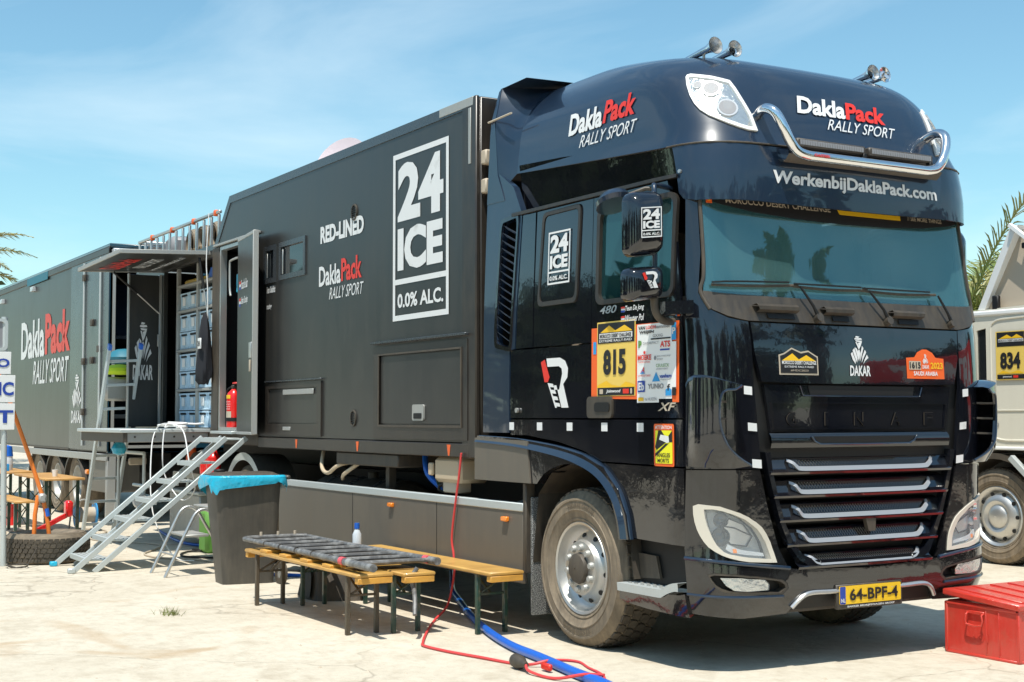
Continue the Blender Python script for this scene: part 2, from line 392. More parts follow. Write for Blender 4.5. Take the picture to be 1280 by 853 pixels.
def surf(T,a,z,off=0.0,m=False):
    p=raw(T,a,z)
    if off:
        e=1e-3
        q=raw(T,a+e,z); r=raw(T,a,z+e) if z+e<T[-1][0] else None
        if r is None: r=p; p0=raw(T,a,z-e); du=[q[i]-p[i] for i in range(3)]; dv=[r[i]-p0[i] for i in range(3)]
        else: du=[q[i]-p[i] for i in range(3)]; dv=[r[i]-p[i] for i in range(3)]
        n=(du[1]*dv[2]-du[2]*dv[1],du[2]*dv[0]-du[0]*dv[2],du[0]*dv[1]-du[1]*dv[0])
        l=math.sqrt(sum(c*c for c in n)) or 1
        p=tuple(p[i]+n[i]/l*off for i in range(3))
    if m: p=(p[0],2*YC-p[1],p[2])
    return p
# ------------------------------------------------------------------ cab surface maps
def baseX(T, z): xf, w, rx, ry, bu = row(T, z); return xf-bu-rx
def CC(T, a, z):
    if a <= 1: return a
    r = row(T, z); return 1+(a-1)/(r[1]-r[3])
def fc(T):
    def f(c, z, o):
        mi = c > 2
        if mi: c = 4-c
        if c > 1: r = row(T, z); a = 1+(c-1)*(r[1]-r[3])
        else: a = c
        return surf(T, a, z, o, mi)
    return f
def fx(T, mir=False, plane_off=0.):
    """side map by true x"""
    def f(x, z, o):
        bx = baseX(T, z); rx = row(T, z)[2]
        a = x-bx if x <= bx else math.asin(min(.97, (x-bx)/rx)**(1/.8))/(math.pi/2)
        return surf(T, a, z, o+plane_off, mir)
    return f
FCc, FRc = fc(CT), fc(RT); SX, SXm = fx(CT), fx(CT, True); RX, RXm = fx(RT), fx(RT, True)
def cT(pts, T=CT): return [(CC(T, a, z), z) for a, z in pts]
def mirc(pts): return [(4-c, z) for c, z in pts][::-1]
def mir(fm):
    def f(u, v, o): p = fm(u, v, o); return (p[0], 2*YC-p[1], p[2])
    return f
# ================================================================== THE TRUCK
TR = thing('rally_truck', 'black rally service truck with tall cab, long box body, number 815 on its door', 'truck', (-1.41, 0, 0))
def P(mb, name, m_, par=None, **k): return mb.build(name, m_, par or TR, **k)
# hidden core so that panel gaps read dark
mb = MB()
mb.grid(lambda u, v: FCc([.35, .45, .6, .75, .9, 1, 1.2, 1.5, 1.8, 2, 2.2, 2.5, 2.8, 3, 3.1, 3.25, 3.4, 3.55, 3.65][round(u*18)], 1.22+v*1.0, -.04), 18, 8)
for sd in (0, 4): mb.grid(lambda u, v: FCc(abs(sd-[-1.85, -1.3, -.82][round(u*2)]), 1.22+v*1.75, -.075 if v > .9 else -.04), 2, 14)
for sd in (0, 4): mb.grid(lambda u, v: FCc(abs(sd-[-.82, -.4, 0, .15, .35][round(u*4)]), 1.22+v*1.02, -.04), 4, 8)
mb.add([(-2.24, .1, 1.2), (-2.24, 2.39, 1.2), (-2.24, 2.39, 3.2), (-2.24, .1, 3.2)], [(0, 1, 2, 3)]); mb.add([(-2.24, .06, 1.22), (-.2, .06, 1.22), (-.2, 2.43, 1.22), (-2.24, 2.43, 1.22)], [(0, 1, 2, 3)]); mb.add([(-2.24, .1, 2.99), (-.5, .1, 2.99), (-.5, 2.39, 2.99), (-2.24, 2.39, 2.99)], [(0, 1, 2, 3)])
if False: mb.grid(lambda u, v: FCc([-1.85, -1, -.3, 0, .15, .3, .45, .6, .75, .9, 1, 1.2, 1.5, 1.8, 2.2, 2.5, 2.8, 3, 3.1, 3.25, 3.4, 3.55, 3.7, 3.85, 4, 4.3, 5, 5.85][round(u*27)], 1.22+v*1.75, -.075 if v > .9 else -.04), 27, 14)
mb.grid(lambda u, v: FCc([0.05, .15, .3, .45, .6, .75, .9, 1, 1.2, 1.5, 1.8, 2.2, 2.5, 2.8, 3, 3.1, 3.25, 3.4, 3.55, 3.7, 3.85, 3.95][round(u*21)], .42+v*.84, -.13), 21, 6)
P(mb, 'cab_frame', 'black')
DB = P(MB().box(-.62, -.26, .15, 2.34, 1.7, 2.22, .05), 'dashboard', 'plastic')
for y in (.5, 1.55): MB().box(-.45, -.3, y, y+.35, 2.22, 2.235, .004).build('dash_papers', 'white', DB)
MB().tube([(-.70+.08*math.sin(a), 1.85+.22*math.cos(a), 2.12+.20*math.sin(a)) for a in [k*math.pi/10 for k in range(21)]], .016, 8).build('steering_wheel', 'black', DB)
for y in (.35, 1.6):
    st_ = P(MB().box(-1.45, -1.30, y, y+.5, 1.7, 2.45, .05), 'cab_seat', 'grey_print'); MB().box(-1.43, -1.33, y+.12, y+.38, 2.47, 2.68, .03).build('headrest', 'grey_print', st_)
P(MB().box(-2.0, -1.95, .15, 2.34, 1.6, 2.9, .02), 'cab_back_lining', 'cream')
# side panels (outlines in metres along the side)
def side_panel(name, pts, m_, off=0., th=.02, both=True, step=.14, fm=None, holes=None):
    lo = [pts]+(holes or [])
    o = P(MB().region(lo, fm or SX, off, th, step, edge=.12), name, m_)
    if both: P(MB().region(lo, mir(fm or SX), off, th, step, edge=.12), name, m_)
    return o
g = .006
WIN = rrect(-1.15, -.36, 2.26, 2.86, .05)
door = side_panel('door', [(-1.235, 1.505), (-1.235, 2.955), (-.44, 2.955), (-.37, 2.75), (-.30, 2.25), (-.275, 2.0), (-.275, 1.505)], 'paint_black', holes=[WIN])
for fm in (SX, SXm):
    P(MB().region([rrect(-1.175, -.345, 2.24, 2.88, .06), rrect(-1.14, -.37, 2.27, 2.85, .05)], fm, .014, .03, .12, edge=.08), 'window_seal', 'seal')
    P(MB().region(rrect(-1.14, -.37, 2.27, 2.85, .05), fm, -.012, .006, .12, edge=.1), 'side_window', 'glass_side')
    P(MB().box(-.575, -.545, 0, .01, 2.275, 2.85), 'window_divider', 'rubber') if False else None
side_panel('rear_cab_panel', [(-1.96, 2.0), (-1.945, 2.955), (-1.235-g, 2.955), (-1.235-g, 2.0)], 'paint_black')
side_panel('lower_cab_panel', [(-2.27, 1.505), (-2.27, 1.99), (-1.235-g, 1.99), (-1.235-g, 1.505)], 'paint_black')
side_panel('rear_corner_panel', [(-2.20, 2.0), (-2.14, 2.955), (-1.96-g, 2.955), (-1.965-g, 2.0)], 'paint_black')
# locker window outline panel
for fm in (SX, SXm):
    P(MB().region([rnd([(-1.90, 2.28), (-1.855, 2.935), (-1.375, 2.945), (-1.40, 2.28)], 5, .1), rnd([(-1.875, 2.31), (-1.83, 2.91), (-1.40, 2.915), (-1.425, 2.31)], 5, .1)], fm, .012, .02, .1), 'locker_frame', 'seal')
    P(MB().region(rnd([(-1.868, 2.315), (-1.825, 2.905), (-1.405, 2.91), (-1.43, 2.315)], 5, .1), fm, .006, .01, .12), 'locker_cover', 'paint_black')
# rear air deflector with the louvred vent
side_panel('rear_deflector', [(-2.66, 1.40), (-2.66, 3.10), (-2.60, 3.70), (-2.54, 3.70), (-2.50, 3.32), (-2.28, 3.18), (-2.15, 2.97), (-2.21, 2.0), (-2.28, 1.99), (-2.28, 1.40)], 'paint_sky_sheen', off=.004, th=.05,
           holes=[rnd([(-2.47, 2.05), (-2.42, 2.93), (-2.20, 2.95), (-2.27, 2.01)], 4, .12)], fm=SX)
for fm in (SX, SXm):
    P(MB().region([rnd([(-2.495, 2.02), (-2.445, 2.96), (-2.175, 2.98), (-2.25, 1.98)], 4, .12), rnd([(-2.47, 2.05), (-2.42, 2.93), (-2.20, 2.95), (-2.27, 2.01)], 4, .12)], fm, .014, .03, .1), 'vent_frame', 'paint_low')
    for i in range(15):
        z = 2.03+i*.056; x0 = -2.468+(z-2)*.05; x1 = -2.272+(z-2)*.075
        mb = MB(); q = [fm(x0, z+.085, -.030), fm(x1, z, -.030), fm(x1, z+.026, .004), fm(x0, z+.111, .004)]
        n_ = Vector(q[0]); mb.add(q+[(a, b_+(.004 if fm is SX else -.004), c_-.006) for a, b_, c_ in q], [(0, 1, 2, 3), (7, 6, 5, 4), (0, 1, 5, 4), (1, 2, 6, 5), (2, 3, 7, 6), (3, 0, 4, 7)])
        P(mb, 'vent_slat', 'slat_blue')
# gloss band below the roof shell, with its lower moulding
side_panel('roof_band', [(-2.26, 2.99), (-2.26, 3.34), (-1.7, 3.31), (-.40, 3.2), (-.38, 2.99)], 'paint_black', off=0, th=.02, fm=lambda x, z, o: SX(x, z, o-.085+(z-2.99)*.15))
for fm in (SX, SXm):
    P(MB().region([(-2.27, 2.962), (-2.27, 2.985), (-.36, 2.985), (-.36, 2.962)], fm, .022, .03, .2), 'gutter_rail', 'seal')
# skirt strip with white reflective squares, front wing, arch
side_panel('lower_strip', [(-2.27, 1.385), (-2.27, 1.495), (-.275, 1.495), (-.275, 1.215), (-1.12, 1.225), (-1.33, 1.29), (-1.64, 1.345), (-2.05, 1.385)], 'paint_black', off=-.002)
side_panel('front_wing', [(-1.10, 1.215), (-.275, 1.205), (-.27, .745), (-.79, .76), (-.83, .9), (-.92, 1.06)], 'paint_low', off=0)
def spl(pts, n_=4):
    P_ = [Vector(p) for p in pts]; Q = []
    for i in range(len(P_)-1):
        a, b_, c_, d = P_[max(i-1, 0)], P_[i], P_[i+1], P_[min(i+2, len(P_)-1)]
        for k in range(n_): t_ = k/n_; Q.append(tuple(.5*((2*b_)+(c_-a)*t_+(2*a-5*b_+4*c_-d)*t_*t_+(3*b_-a-3*c_+d)*t_**3)))
    return Q+[tuple(P_[-1])]
arch_o = [(-2.70, 1.06), (-2.70, 1.375), (-2.14, 1.36), (-1.62, 1.315), (-1.3, 1.265), (-1.07, 1.19), (-.9, 1.05), (-.815, .9), (-.78, .75)]+spl([(-.885, .74), (-.92, .88), (-1.0, 1.02), (-1.17, 1.145), (-1.45, 1.20), (-1.72, 1.145), (-1.86, 1.052)], 4)
for mm in (False, True):
    def af(x, z, o, mm=mm):
        t_ = max(0, min(1, (x+2.0)/.4)); y = -.012-.0*t_-o; return (x, 2*YC-y if mm else y, z)
    P(MB().region(arch_o, af, .022, .16, .12, edge=.07), 'wheel_arch', 'paint_low' if not mm else 'paint_low')
    P(MB().prism([(-2.715, 1.052), (-2.715, 1.36), (-1.97, 1.345), (-1.93, 1.052)], af, .034, .0), 'arch_rear_panel', 'skirt')
    lip = spl([(-.775, .75), (-.812, .9), (-.9, 1.055), (-1.07, 1.19), (-1.3, 1.27), (-1.62, 1.32), (-2.14, 1.362), (-2.70, 1.378)], 5); inn = spl([(-.835, .75), (-.87, .885), (-.95, 1.01), (-1.10, 1.125), (-1.32, 1.20), (-1.63, 1.255), (-2.14, 1.305), (-2.70, 1.33)], 5)
    mb = MB(); v = []
    for (xa, za), (xb, zb_) in zip(lip, inn): v += [af(xa, za, -.02), af(xa, za, .006), af(xb, zb_, .046), af(xb, zb_, .02)]
    mb.add(v, [(4*i+k, 4*i+k+1, 4*i+k+5, 4*i+k+4) for i in range(len(lip)-1) for k in range(3)]); P(mb, 'arch_moulding', 'paint_sky_sheen', ang=50)
    P(MB().region([(-.86, .84), (-.84, .90), (-.87, .95), (-.90, .9)], af, .026, .002, .1), 'reflective_sticker', 'decal_white')
# inner wheel well
mb = MB(); wl = [(-.80, .5), (-.85, .88), (-.98, 1.06), (-1.18, 1.17), (-1.45, 1.21), (-1.74, 1.14), (-1.92, .98), (-2.0, .5)]
v = [(x, .02, z) for x, z in wl]+[(x, .75, z) for x, z in wl]; n = len(wl)
mb.add(v, [(i, i+1, n+i+1, n+i) for i in range(n-1)]+[tuple(n+i for i in range(n))]); P(mb, 'wheel_well', 'plastic'); mb = MB()
v = [(x, 2.47, z) for x, z in wl]+[(x, 1.75, z) for x, z in wl]
mb.add(v, [(i, i+1, n+i+1, n+i) for i in range(n-1)]+[tuple(n+i for i in range(n))])
P(mb, 'wheel_well', 'plastic')
# mud flaps and the strut behind the wheel
for y0, y1 in ((.02, .40), (2.09, 2.47)):
    P(MB().box(-2.035, -2.005, y0, y1, .13, .95, .006), 'mud_flap', 'speckle')
    P(MB().box(-2.09, -2.045, y0-.03, y0+.05, .42, 1.05, .008), 'arch_strut', 'plastic')
for x in (-2.25, -1.87, -1.49, -1.08, -.69):
    P(MB().region([(x-.035, 1.42), (x-.035, 1.475), (x+.035, 1.475), (x+.035, 1.42)], SX, .003, 0, .1), 'reflective_square', 'decal_white', recalc=False)
# door handle
h = P(MB().region(rrect(-1.265, -.98, 1.505, 1.645, .03), SX, .016, .03, .08), 'door_handle', 'plastic')
MB().region(rrect(-1.17, -1.0, 1.545, 1.605, .02), SX, .022, .004, .08).build('grip_recess', 'black', h)
P(MB().cyl((-2.16, -.004, 1.56), (-2.16, -.02, 1.56), .018, 12), 'lock_barrel', 'alu')
# boarding step
P(MB().grid(lambda u, v: (-.93+u*.66, .10, .48+v*.28), 3, 2), 'step_recess', 'black')
mb = MB().region([(-.90, .50), (-.90, .665), (-.64, .655), (-.60, .52)], sideY(.075), 0, .02, .1); P(mb, 'step_panel', 'plastic_dust')
mb = MB(); mb.grid(lambda u, v: (-.905+u*.62, -.035+.20*v, .475+.055*abs(math.sin(max(0, u-.72)*5.6))+.012*(v > .9)), 22, 3); mb.grid(lambda u, v: (-.905+u*.62, -.035+.004*v, .475-.05*v+.055*abs(math.sin(max(0, u-.72)*5.6))), 22, 2)
st = P(mb, 'boarding_step', 'galv')
for i in range(7):
    for j in range(3): MB().cyl((-.84+i*.065, .02+j*.045, .476), (-.84+i*.065, .02+j*.045, .481), .012, 8).build('tread_stud', 'alu_dull', st)
P(MB().region([(-.905, .375), (-.905, .43), (-.30, .46), (-.262, .47), (-.262, .335), (-.62, .345), (-.83, .36)], SX, .03, .09, .1), 'step_skirt', 'paint_low')
# ------------------------------------------------------------------ front corner panels, inlets, bonnet
def corner(name, pts, m_, off=0, th=.025, step=.09, both=True, fm=FCc, T=CT, edge=.07):
    q = cT(pts, T); o = P(MB().region(q, fm, off, th, step, edge=edge), name, m_)
    if both: P(MB().region(mirc(q), fm, off, th, step, edge=edge), name, m_)
    return o
corner('corner_panel', [(.205, 1.205), (.205, 2.08), (.27, 2.23), (.40, 2.83), (.45, 2.93), (.62, 2.93), (.62, 2.85), (.60, 2.5), (.49, 2.25), (.60, 2.15), (.80, 2.10), (1.0, 2.08), (1.0, 1.7), (1.055, 1.205)], 'paint_black', step=.1)
for fm, sgn in ((FCc, 1), (mir(FCc), -1)):
    def defl(c, z, o, fm=fm):
        t_ = max(0, min(1, (c-.20)/.30)); t_ = t_*t_*(3-2*t_); bot = max(0, min(1, (z-1.20)/.12))
        return fm(c, z, .012+(.105*t_)*(.3+.7*bot)+o)
    q = [(.195, 1.22), (.195, 1.70), (.28, 1.745), (.55, 1.735), (.80, 1.695), (.74, 1.668), (.635, 1.665), (.60, 1.62), (.605, 1.48), (.66, 1.36), (.76, 1.285), (.93, 1.225), (.80, 1.212)]
    d = P(MB().region(q, defl, 0, .022, .06, edge=.045), 'air_deflector', 'paint_sky_sheen' if False else 'paint_black')
    tc_ = [(.195, 1.70), (.24, 1.735), (.34, 1.748), (.46, 1.745), (.58, 1.732), (.70, 1.712), (.80, 1.695)]
    mb = MB()
    for (c, z) in tc_: p0 = fm(c, z+.012, .004); p1 = defl(c, z, .0); mb.add([p0, tuple(p0[i]*.4+p1[i]*.6+(.006 if i == 2 else 0) for i in range(3)), p1, (p1[0], p1[1], p1[2]-.02)], [])
    mb.f = [(4*i+k, 4*i+k+1, 4*i+k+5, 4*i+k+4) for i in range(len(tc_)-1) for k in range(3)]; mb.build('deflector_top', 'paint_sky_sheen', d, ang=60)
    rc_ = [(.80, 1.693), (.74, 1.67), (.66, 1.665), (.612, 1.62), (.607, 1.48), (.665, 1.36), (.77, 1.285), (.93, 1.226)]
    mb = MB().tube([defl(c, z, .0) for c, z in rc_], .007, 6, smooth=4); mb.build('deflector_glint', 'paint_sky_sheen', d)  # thin tube drawn in as a blue highlight along the recess edge
    for i in range(3):
        z = 1.39+i*.1; mb = MB(); a = [fm(.52, z, .012), fm(.72, z+.006, .006), fm(.60, z+.004, .10), fm(.50, z, .10)]
        mb.add(a+[(x, y, zz+.012) for x, y, zz in a], [(0, 1, 2, 3), (4, 5, 6, 7), (0, 1, 5, 4), (1, 2, 6, 5), (2, 3, 7, 6), (3, 0, 4, 7)]); mb.build('deflector_fin', 'plastic', d)
# bonnet
bon = cT([(1.012, 2.076), (1.012, 1.9), (1.055, 1.722)]); top = [(2+(2-c)*0, z) for c, z in []]
B1 = [(1.012, 2.076), (1.015, 1.9), (1.06, 1.722)]
bl = cT(B1); mid = [(c, 1.714) for c in (1.4, 1.8, 2, 2.2, 2.6)]; br = mirc(bl); upm = [(c, 2.073) for c in (2.6, 2.2, 2, 1.8, 1.4)]
P(MB().region(bl+mid+br+upm, FCc, .004, .03, .1), 'bonnet', 'paint_black')
# grille carrier panel with raised name
gp = [(1.085, 1.705), (1.135, 1.42)]; q = cT(gp); q = q+[(2, 1.415)]+mirc(q)+[(2, 1.705)]
GP = P(MB().region(q, FCc, -.012, .03, .1), 'upper_grille_panel', 'paint_black')
def front_box(name, pts, m_, off, th, par=None, step=.1, T=CT, fm=FCc):
    q = cT(pts, T); q = q+mirc(q); return MB().region(q, fm, off, th, step, edge=.08).build(name, m_, par or TR)
mb = MB().region([cT([(1.135, 1.60), (1.155, 1.435)])+mirc(cT([(1.135, 1.60), (1.155, 1.435)])), ring(cT([(1.135, 1.60), (1.155, 1.435)])+mirc(cT([(1.135, 1.60), (1.155, 1.435)])), .008)], FCc, -.002, .012, .1)
mb.build('name_panel_rim', 'paint_black', GP)
for i, ch in enumerate('GINAF'):
    u = [1.25, 1.555, 1.80, 2.12, 2.42][i]; c0 = CC(CT, u, 1.5); w = .1 if ch not in 'I' else .035
    for k, mm_ in ((0., 'plastic_dust'), (.004, 'paint_black')):
        text('lettering', ch, lambda a, b_, o: FCc(a, b_, o-.010), c0+k*.8, 1.458-k*.4, w, .082, mm_, GP, bold=.012, off=.004+k)
# upper slot and hooked recess
sl1 = [(1.43, 1.702), (1.445, 1.642)]; q = cT(sl1)+mirc(cT(sl1)); MB().region(q, FCc, -.008, .004, .1).build('upper_slot', 'black', GP)
mb = MB(); mb.tube([FCc(c, z, -.004) for c, z in [(1.41, 1.70), (1.435, 1.64), (1.7, 1.638), (2, 1.638), (2.3, 1.638), (2.565, 1.64), (2.59, 1.70)]], .004, 6); mb.build('slot_edge', 'paint_sky_sheen', GP)
# lip under the name panel
def sweep(prof, c0, c1, n=26, taper=0., fm=FCc):
    m_ = len(prof); v = []; f = []
    for i in range(n+1):
        c = c0+(c1-c0)*i/n
        for o, z in prof: v.append(fm(c, z, o))
    for i in range(n):
        for k in range(m_-1): f.append((i*m_+k, i*m_+k+1, (i+1)*m_+k+1, (i+1)*m_+k))
    return v, f
mb = MB(); mb.add(*sweep([(-.012, 1.415), (.008, 1.39), (.012, 1.36), (.004, 1.325), (-.05, 1.31)], 1.14, 2.86)); L1 = P(mb, 'grille_lip', 'paint_low')
mb = MB().region([(1.50, 1.392), (1.53, 1.372), (1.57, 1.348), (2.43, 1.348), (2.47, 1.372), (2.50, 1.392)], FCc, .014, .003, .1); mb.build('pull_recess', 'black', L1)
mb = MB(); mb.tube([FCc(c, z, .016) for c, z in [(1.49, 1.392), (1.52, 1.362), (1.57, 1.345), (2, 1.343), (2.43, 1.345), (2.48, 1.362), (2.51, 1.392)]], .006, 6); mb.build('pull_edge', 'paint_sky_sheen', L1)
# frame beside the grille
gl = [(1.075, 1.30), (1.10, 1.18), (1.16, .99), (1.20, .87), (1.262, .74), (1.335, .645), (1.43, .60)]
gi = [(1.115, 1.30), (1.135, 1.18), (1.19, .99), (1.235, .87), (1.295, .76), (1.36, .68), (1.45, .645)]
for s in (0, 1):
    q = cT(gl+gi[::-1]); q = mirc(q) if s else q
    P(MB().region(q, FCc, .012, .05, .08), 'grille_frame', 'paint_black')
mb = MB().region(cT([(1.42, .645), (1.42, .598)])+[(2, .585)]+mirc(cT([(1.42, .645), (1.42, .598)]))+[(2, .64)], FCc, .012, .05, .1); P(mb, 'grille_frame', 'paint_black')
P(MB().grid(lambda u, v: FCc(1.08+u*1.84, .6+v*.74, -.10), 16, 4), 'grille_back', 'black')
# five slats, each with chrome strip and mesh insert
SL = [(1.263, 1.250, 1.197, 1.285), (1.283, 1.115, 1.056, 1.145), (1.304, .972, .910, 1.0), (1.345, .822, .760, .85), (1.40, .676, .625, .70)]
for i, (a0, zt, zb, zu) in enumerate(SL):
    c0 = CC(CT, a0, zt); gi_c = CC(CT, [1.115, 1.145, 1.19, 1.245, 1.315][i], zt)
    mb = MB(); mb.add(*sweep([(-.08, zu), (-.04, zt+.014), (-.03, zt+.006), (-.012, zb+.006), (.004, zb-.006), (.02, zb-.018), (.012, zb-.032), (-.09, zb-.04)], gi_c, 4-gi_c, 24)); s_ = P(mb, 'grille_slat', 'paint_black')
    u = [(c0, zt), (c0+.03, zt-.012), (c0+.07, zb+.012), (c0+.11, zb+.002), (1.6, zb), (2, zb), (2.4, zb), (4-c0-.11, zb+.002), (4-c0-.07, zb+.012), (4-c0-.03, zt-.012), (4-c0, zt)]
    u = spl(u, 4); v = []
    for j, (c, z) in enumerate(u):
        a, b_ = Vector(u[max(j-1, 0)]), Vector(u[min(j+1, len(u)-1)]); d_ = (b_-a); d_.x *= .9; d_.normalize(); n_2 = Vector((-d_.y, d_.x)); w_ = .013*(.6+.4*min(1, min(j, len(u)-1-j)/8)); oo_ = .010 if z < zt-.02 else .010-.030*(z-zt+.02)/.02
        p_, q_ = (c+n_2.x*w_, z+n_2.y*w_), (c-n_2.x*w_, z-n_2.y*w_); v += [FCc(*p_, oo_-.012), FCc(*p_, oo_-.003), FCc(*q_, oo_+.006), FCc(*q_, oo_-.012)]
    mb = MB().add(v, [(4*j+k, 4*j+k+1, 4*j+k+5, 4*j+k+4) for j in range(len(u)-1) for k in range(3)]); mb.build('chrome_strip', 'strip_silver', s_, ang=50)
    mb = MB(); n_ = 96; h_ = zt-zb-.012; cl, cr = c0+.05, 4-c0-.05
    for r_ in range(3):
        for k in range(n_):
            ca = cl+(cr-cl)*k/n_; cb = cl+(cr-cl)*(k+1)/n_; z0_, z1_ = zb+.010+h_*r_/3, zb+.010+h_*(r_+1)/3
            if k % 2 == r_ % 2: za, zb_ = z0_, z1_
            else: za, zb_ = z1_, z0_
            oo = lambda z: -.012-.016*(z-zb)/max(h_, .01); t_ = .0022
            mb.add([FCc(ca, za-t_, oo(za)+.008), FCc(ca, za+t_, oo(za)+.008), FCc(cb, zb_+t_, oo(zb_)+.008), FCc(cb, zb_-t_, oo(zb_)+.008)], [(0, 1, 2, 3)])
    mb.build('mesh_insert', 'grille_wire', s_, recalc=False)
    q = [(cl-.02, zt-.002), (cl, zb+.008), (cr, zb+.008), (cr+.02, zt-.002)]; MB().region(q, lambda c, z, o: FCc(c, z, o-.012-.016*(z-zb)/max(h_, .01)), .002, 0, .1).build('insert_back', 'black', s_, recalc=False)
mb = MB().region([(2.0, .885), (2.10, .89), (2.095, .80), (2.03, .80)], FCc, .012, .03, .05); P(mb, 'radar_cover', 'plastic_dust')

# headlight panel with a cut-out
hl = [(.319, .987), (.38, .998), (.491, .993), (.65, .985), (.771, .964), (.87, .945), (.953, .921), (1.01, .89), (1.056, .857), (1.09, .815), (1.119, .765), (1.142, .70), (1.158, .644), (1.10, .646), (1.044, .650), (.95, .656), (.853, .667), (.75, .682), (.669, .698), (.59, .72), (.515, .747), (.46, .778), (.412, .814), (.375, .85), (.345, .893), (.325, .94)]
hp = [(.205, 1.198), (.205, .685), (1.245, .612), (1.19, .72), (1.14, .87), (1.10, .99), (1.045, 1.198)]
li = [(.455, .968), (.56, .970), (.674, .959), (.80, .937), (.920, .907), (.975, .88), (1.018, .849), (1.052, .81), (1.081, .767), (1.10, .72), (1.116, .666), (.999, .677), (.90, .687), (.822, .697), (.75, .705), (.691, .718), (.61, .76), (.556, .806), (.50, .87), (.47, .92)]
fg = [(.478, .590), (.55, .60), (.803, .590), (1.0, .572), (1.186, .543), (1.225, .52), (1.233, .490), (1.182, .453), (.95, .468), (.731, .478), (.63, .49), (.556, .513), (.51, .55)]
for s in (0, 1):
    f = (lambda q: mirc(q)) if s else (lambda q: q)
    P(MB().region([f(cT(hp)), f(cT(hl))], FCc, 0, .04, .08, edge=.05), 'headlight_panel', 'paint_low')
    H = P(MB().region([f(cT(hl)), f(cT(li))], FCc, .010, .05, .05, edge=.04), 'headlight', 'lamp_frame')
    MB().region(f(cT(li)), FCc, -.07, .004, .06).build('reflector_bowl', 'lamp_white', H)
    MB().region(f(cT(li)), FCc, .006, .004, .06, edge=.04).build('lens', 'lens', H, recalc=True)
    for (a, z, r_) in ((.665, .905, .042), (.66, .806, .052)):
        c = CC(CT, a, z); c = 4-c if s else c; p0 = Vector(FCc(c, z, -.065)); p1 = Vector(FCc(c, z, -.012)); d = (p1-p0).normalized()
        mb = MB(); mb.tube([p0, p0+d*.03, p1], [r_*.55, r_, r_*1.1], 18, cap=False); mb.build('projector', 'chrome', H)
        mb = MB(); mb.tube([p0+d*.012, p0+d*.02, p0+d*.028], [r_*.75, r_*.6, .004], 14); mb.build('bulb_lens', 'glass_dark', H)
    q = f(cT([(.70, .88), (.78, .91), (.95, .875), (1.02, .80), (.98, .745), (.80, .76), (.74, .80)])); MB().region(q, FCc, -.045, .01, .04).build('inner_housing', 'silver', H)
    mb = MB(); mb.tube([FCc(c, z, -.040) for c, z in q+q[:1]], .005, 6); mb.build('housing_edge', 'black', H)
    mb = MB(); q2 = f(cT([(.72, .865), (.85, .855), (1.0, .81)])); mb.tube([FCc(c, z, -.036) for c, z in q2], .004, 6); mb.build('housing_edge', 'black', H)
    q = f(cT([(.72, .735), (.78, .715), (1.08, .685), (1.075, .705), (.86, .735), (.74, .765)])); MB().region(q, FCc, -.01, .006, .06).build('light_strip', 'lamp_white', H)
    q = f(cT([(.80, .735), (.84, .735), (.845, .712), (.805, .712)])); MB().region(q, FCc, -.006, .006, .06).build('indicator', 'amber', H)
    # bumper corner with fog lamp
    bo = [(.205, .675), (.205, .36), (.9, .325), (1.24, .335), (1.30, .40), (1.385, .46), (1.385, .592), (1.25, .604)]
    P(MB().region([f(cT(bo)), f(cT(fg))], FCc, .008, .07, .08, edge=.05), 'bumper_corner', 'paint_low')
    mb = MB(); ins = [(.50, .576), (.56, .585), (.803, .577), (1.0, .560), (1.17, .534), (1.205, .512), (1.21, .492), (1.17, .466), (.95, .48), (.731, .491), (.64, .503), (.57, .524), (.53, .55)]
    FL = P(MB().region([f(cT(fg)), f(cT(ins))], FCc, .006, .06, .05, edge=.04), 'fog_lamp', 'plastic')
    MB().region(f(cT(fg)), FCc, -.05, .005, .08).build('pocket_back', 'black', FL)
    fl = [(.62, .570), (.85, .566), (1.06, .548), (1.085, .52), (1.08, .487), (.92, .486), (.77, .495), (.68, .525)]
    MB().region(f(cT(fl)), FCc, .0, .03, .05).build('reflector_bowl', 'reflector', FL); MB().region(f(cT(fl)), FCc, .010, .004, .05).build('lens', 'lens', FL)
    mb = MB(); mb.tube([FCc(c, z, .010) for c, z in f(cT([(.21, .678), (.5, .668), (.85, .648), (1.25, .607)]))], .012, 8, smooth=4); P(mb, 'bumper_moulding', 'paint_sky_sheen')
    mb = MB(); mb.tube([FCc(c, z, .010) for c, z in f(cT([(.21, .468), (.5, .462), (.85, .455), (1.19, .445)]))], .009, 8, smooth=4); P(mb, 'bumper_moulding', 'paint_sky_sheen')
    mb = MB(); mb.tube([FCc(c, z, .018) for c, z in f(cT([(1.262, .375), (1.31, .42), (1.36, .447), (1.43, .455), (1.55, .452)])+[(1.80, .452)])], .014, 8, smooth=4); P(mb, 'chrome_trim', 'silver')
P(MB().region(cT([(1.38, .592), (1.38, .462)])+[(1.6, .455), (2.4, .455)]+mirc(cT([(1.38, .592), (1.38, .462)]))+[(2, .578)], FCc, .008, .07, .1), 'bumper_centre', 'paint_low')
P(MB().grid(lambda u, v: FCc(1.28+u*1.44, .34+v*.12, -.02), 14, 2), 'bumper_recess', 'black')
P(MB().box(-.6, -.10, .3, 2.2, .33, .37), 'bumper_underside', 'plastic')
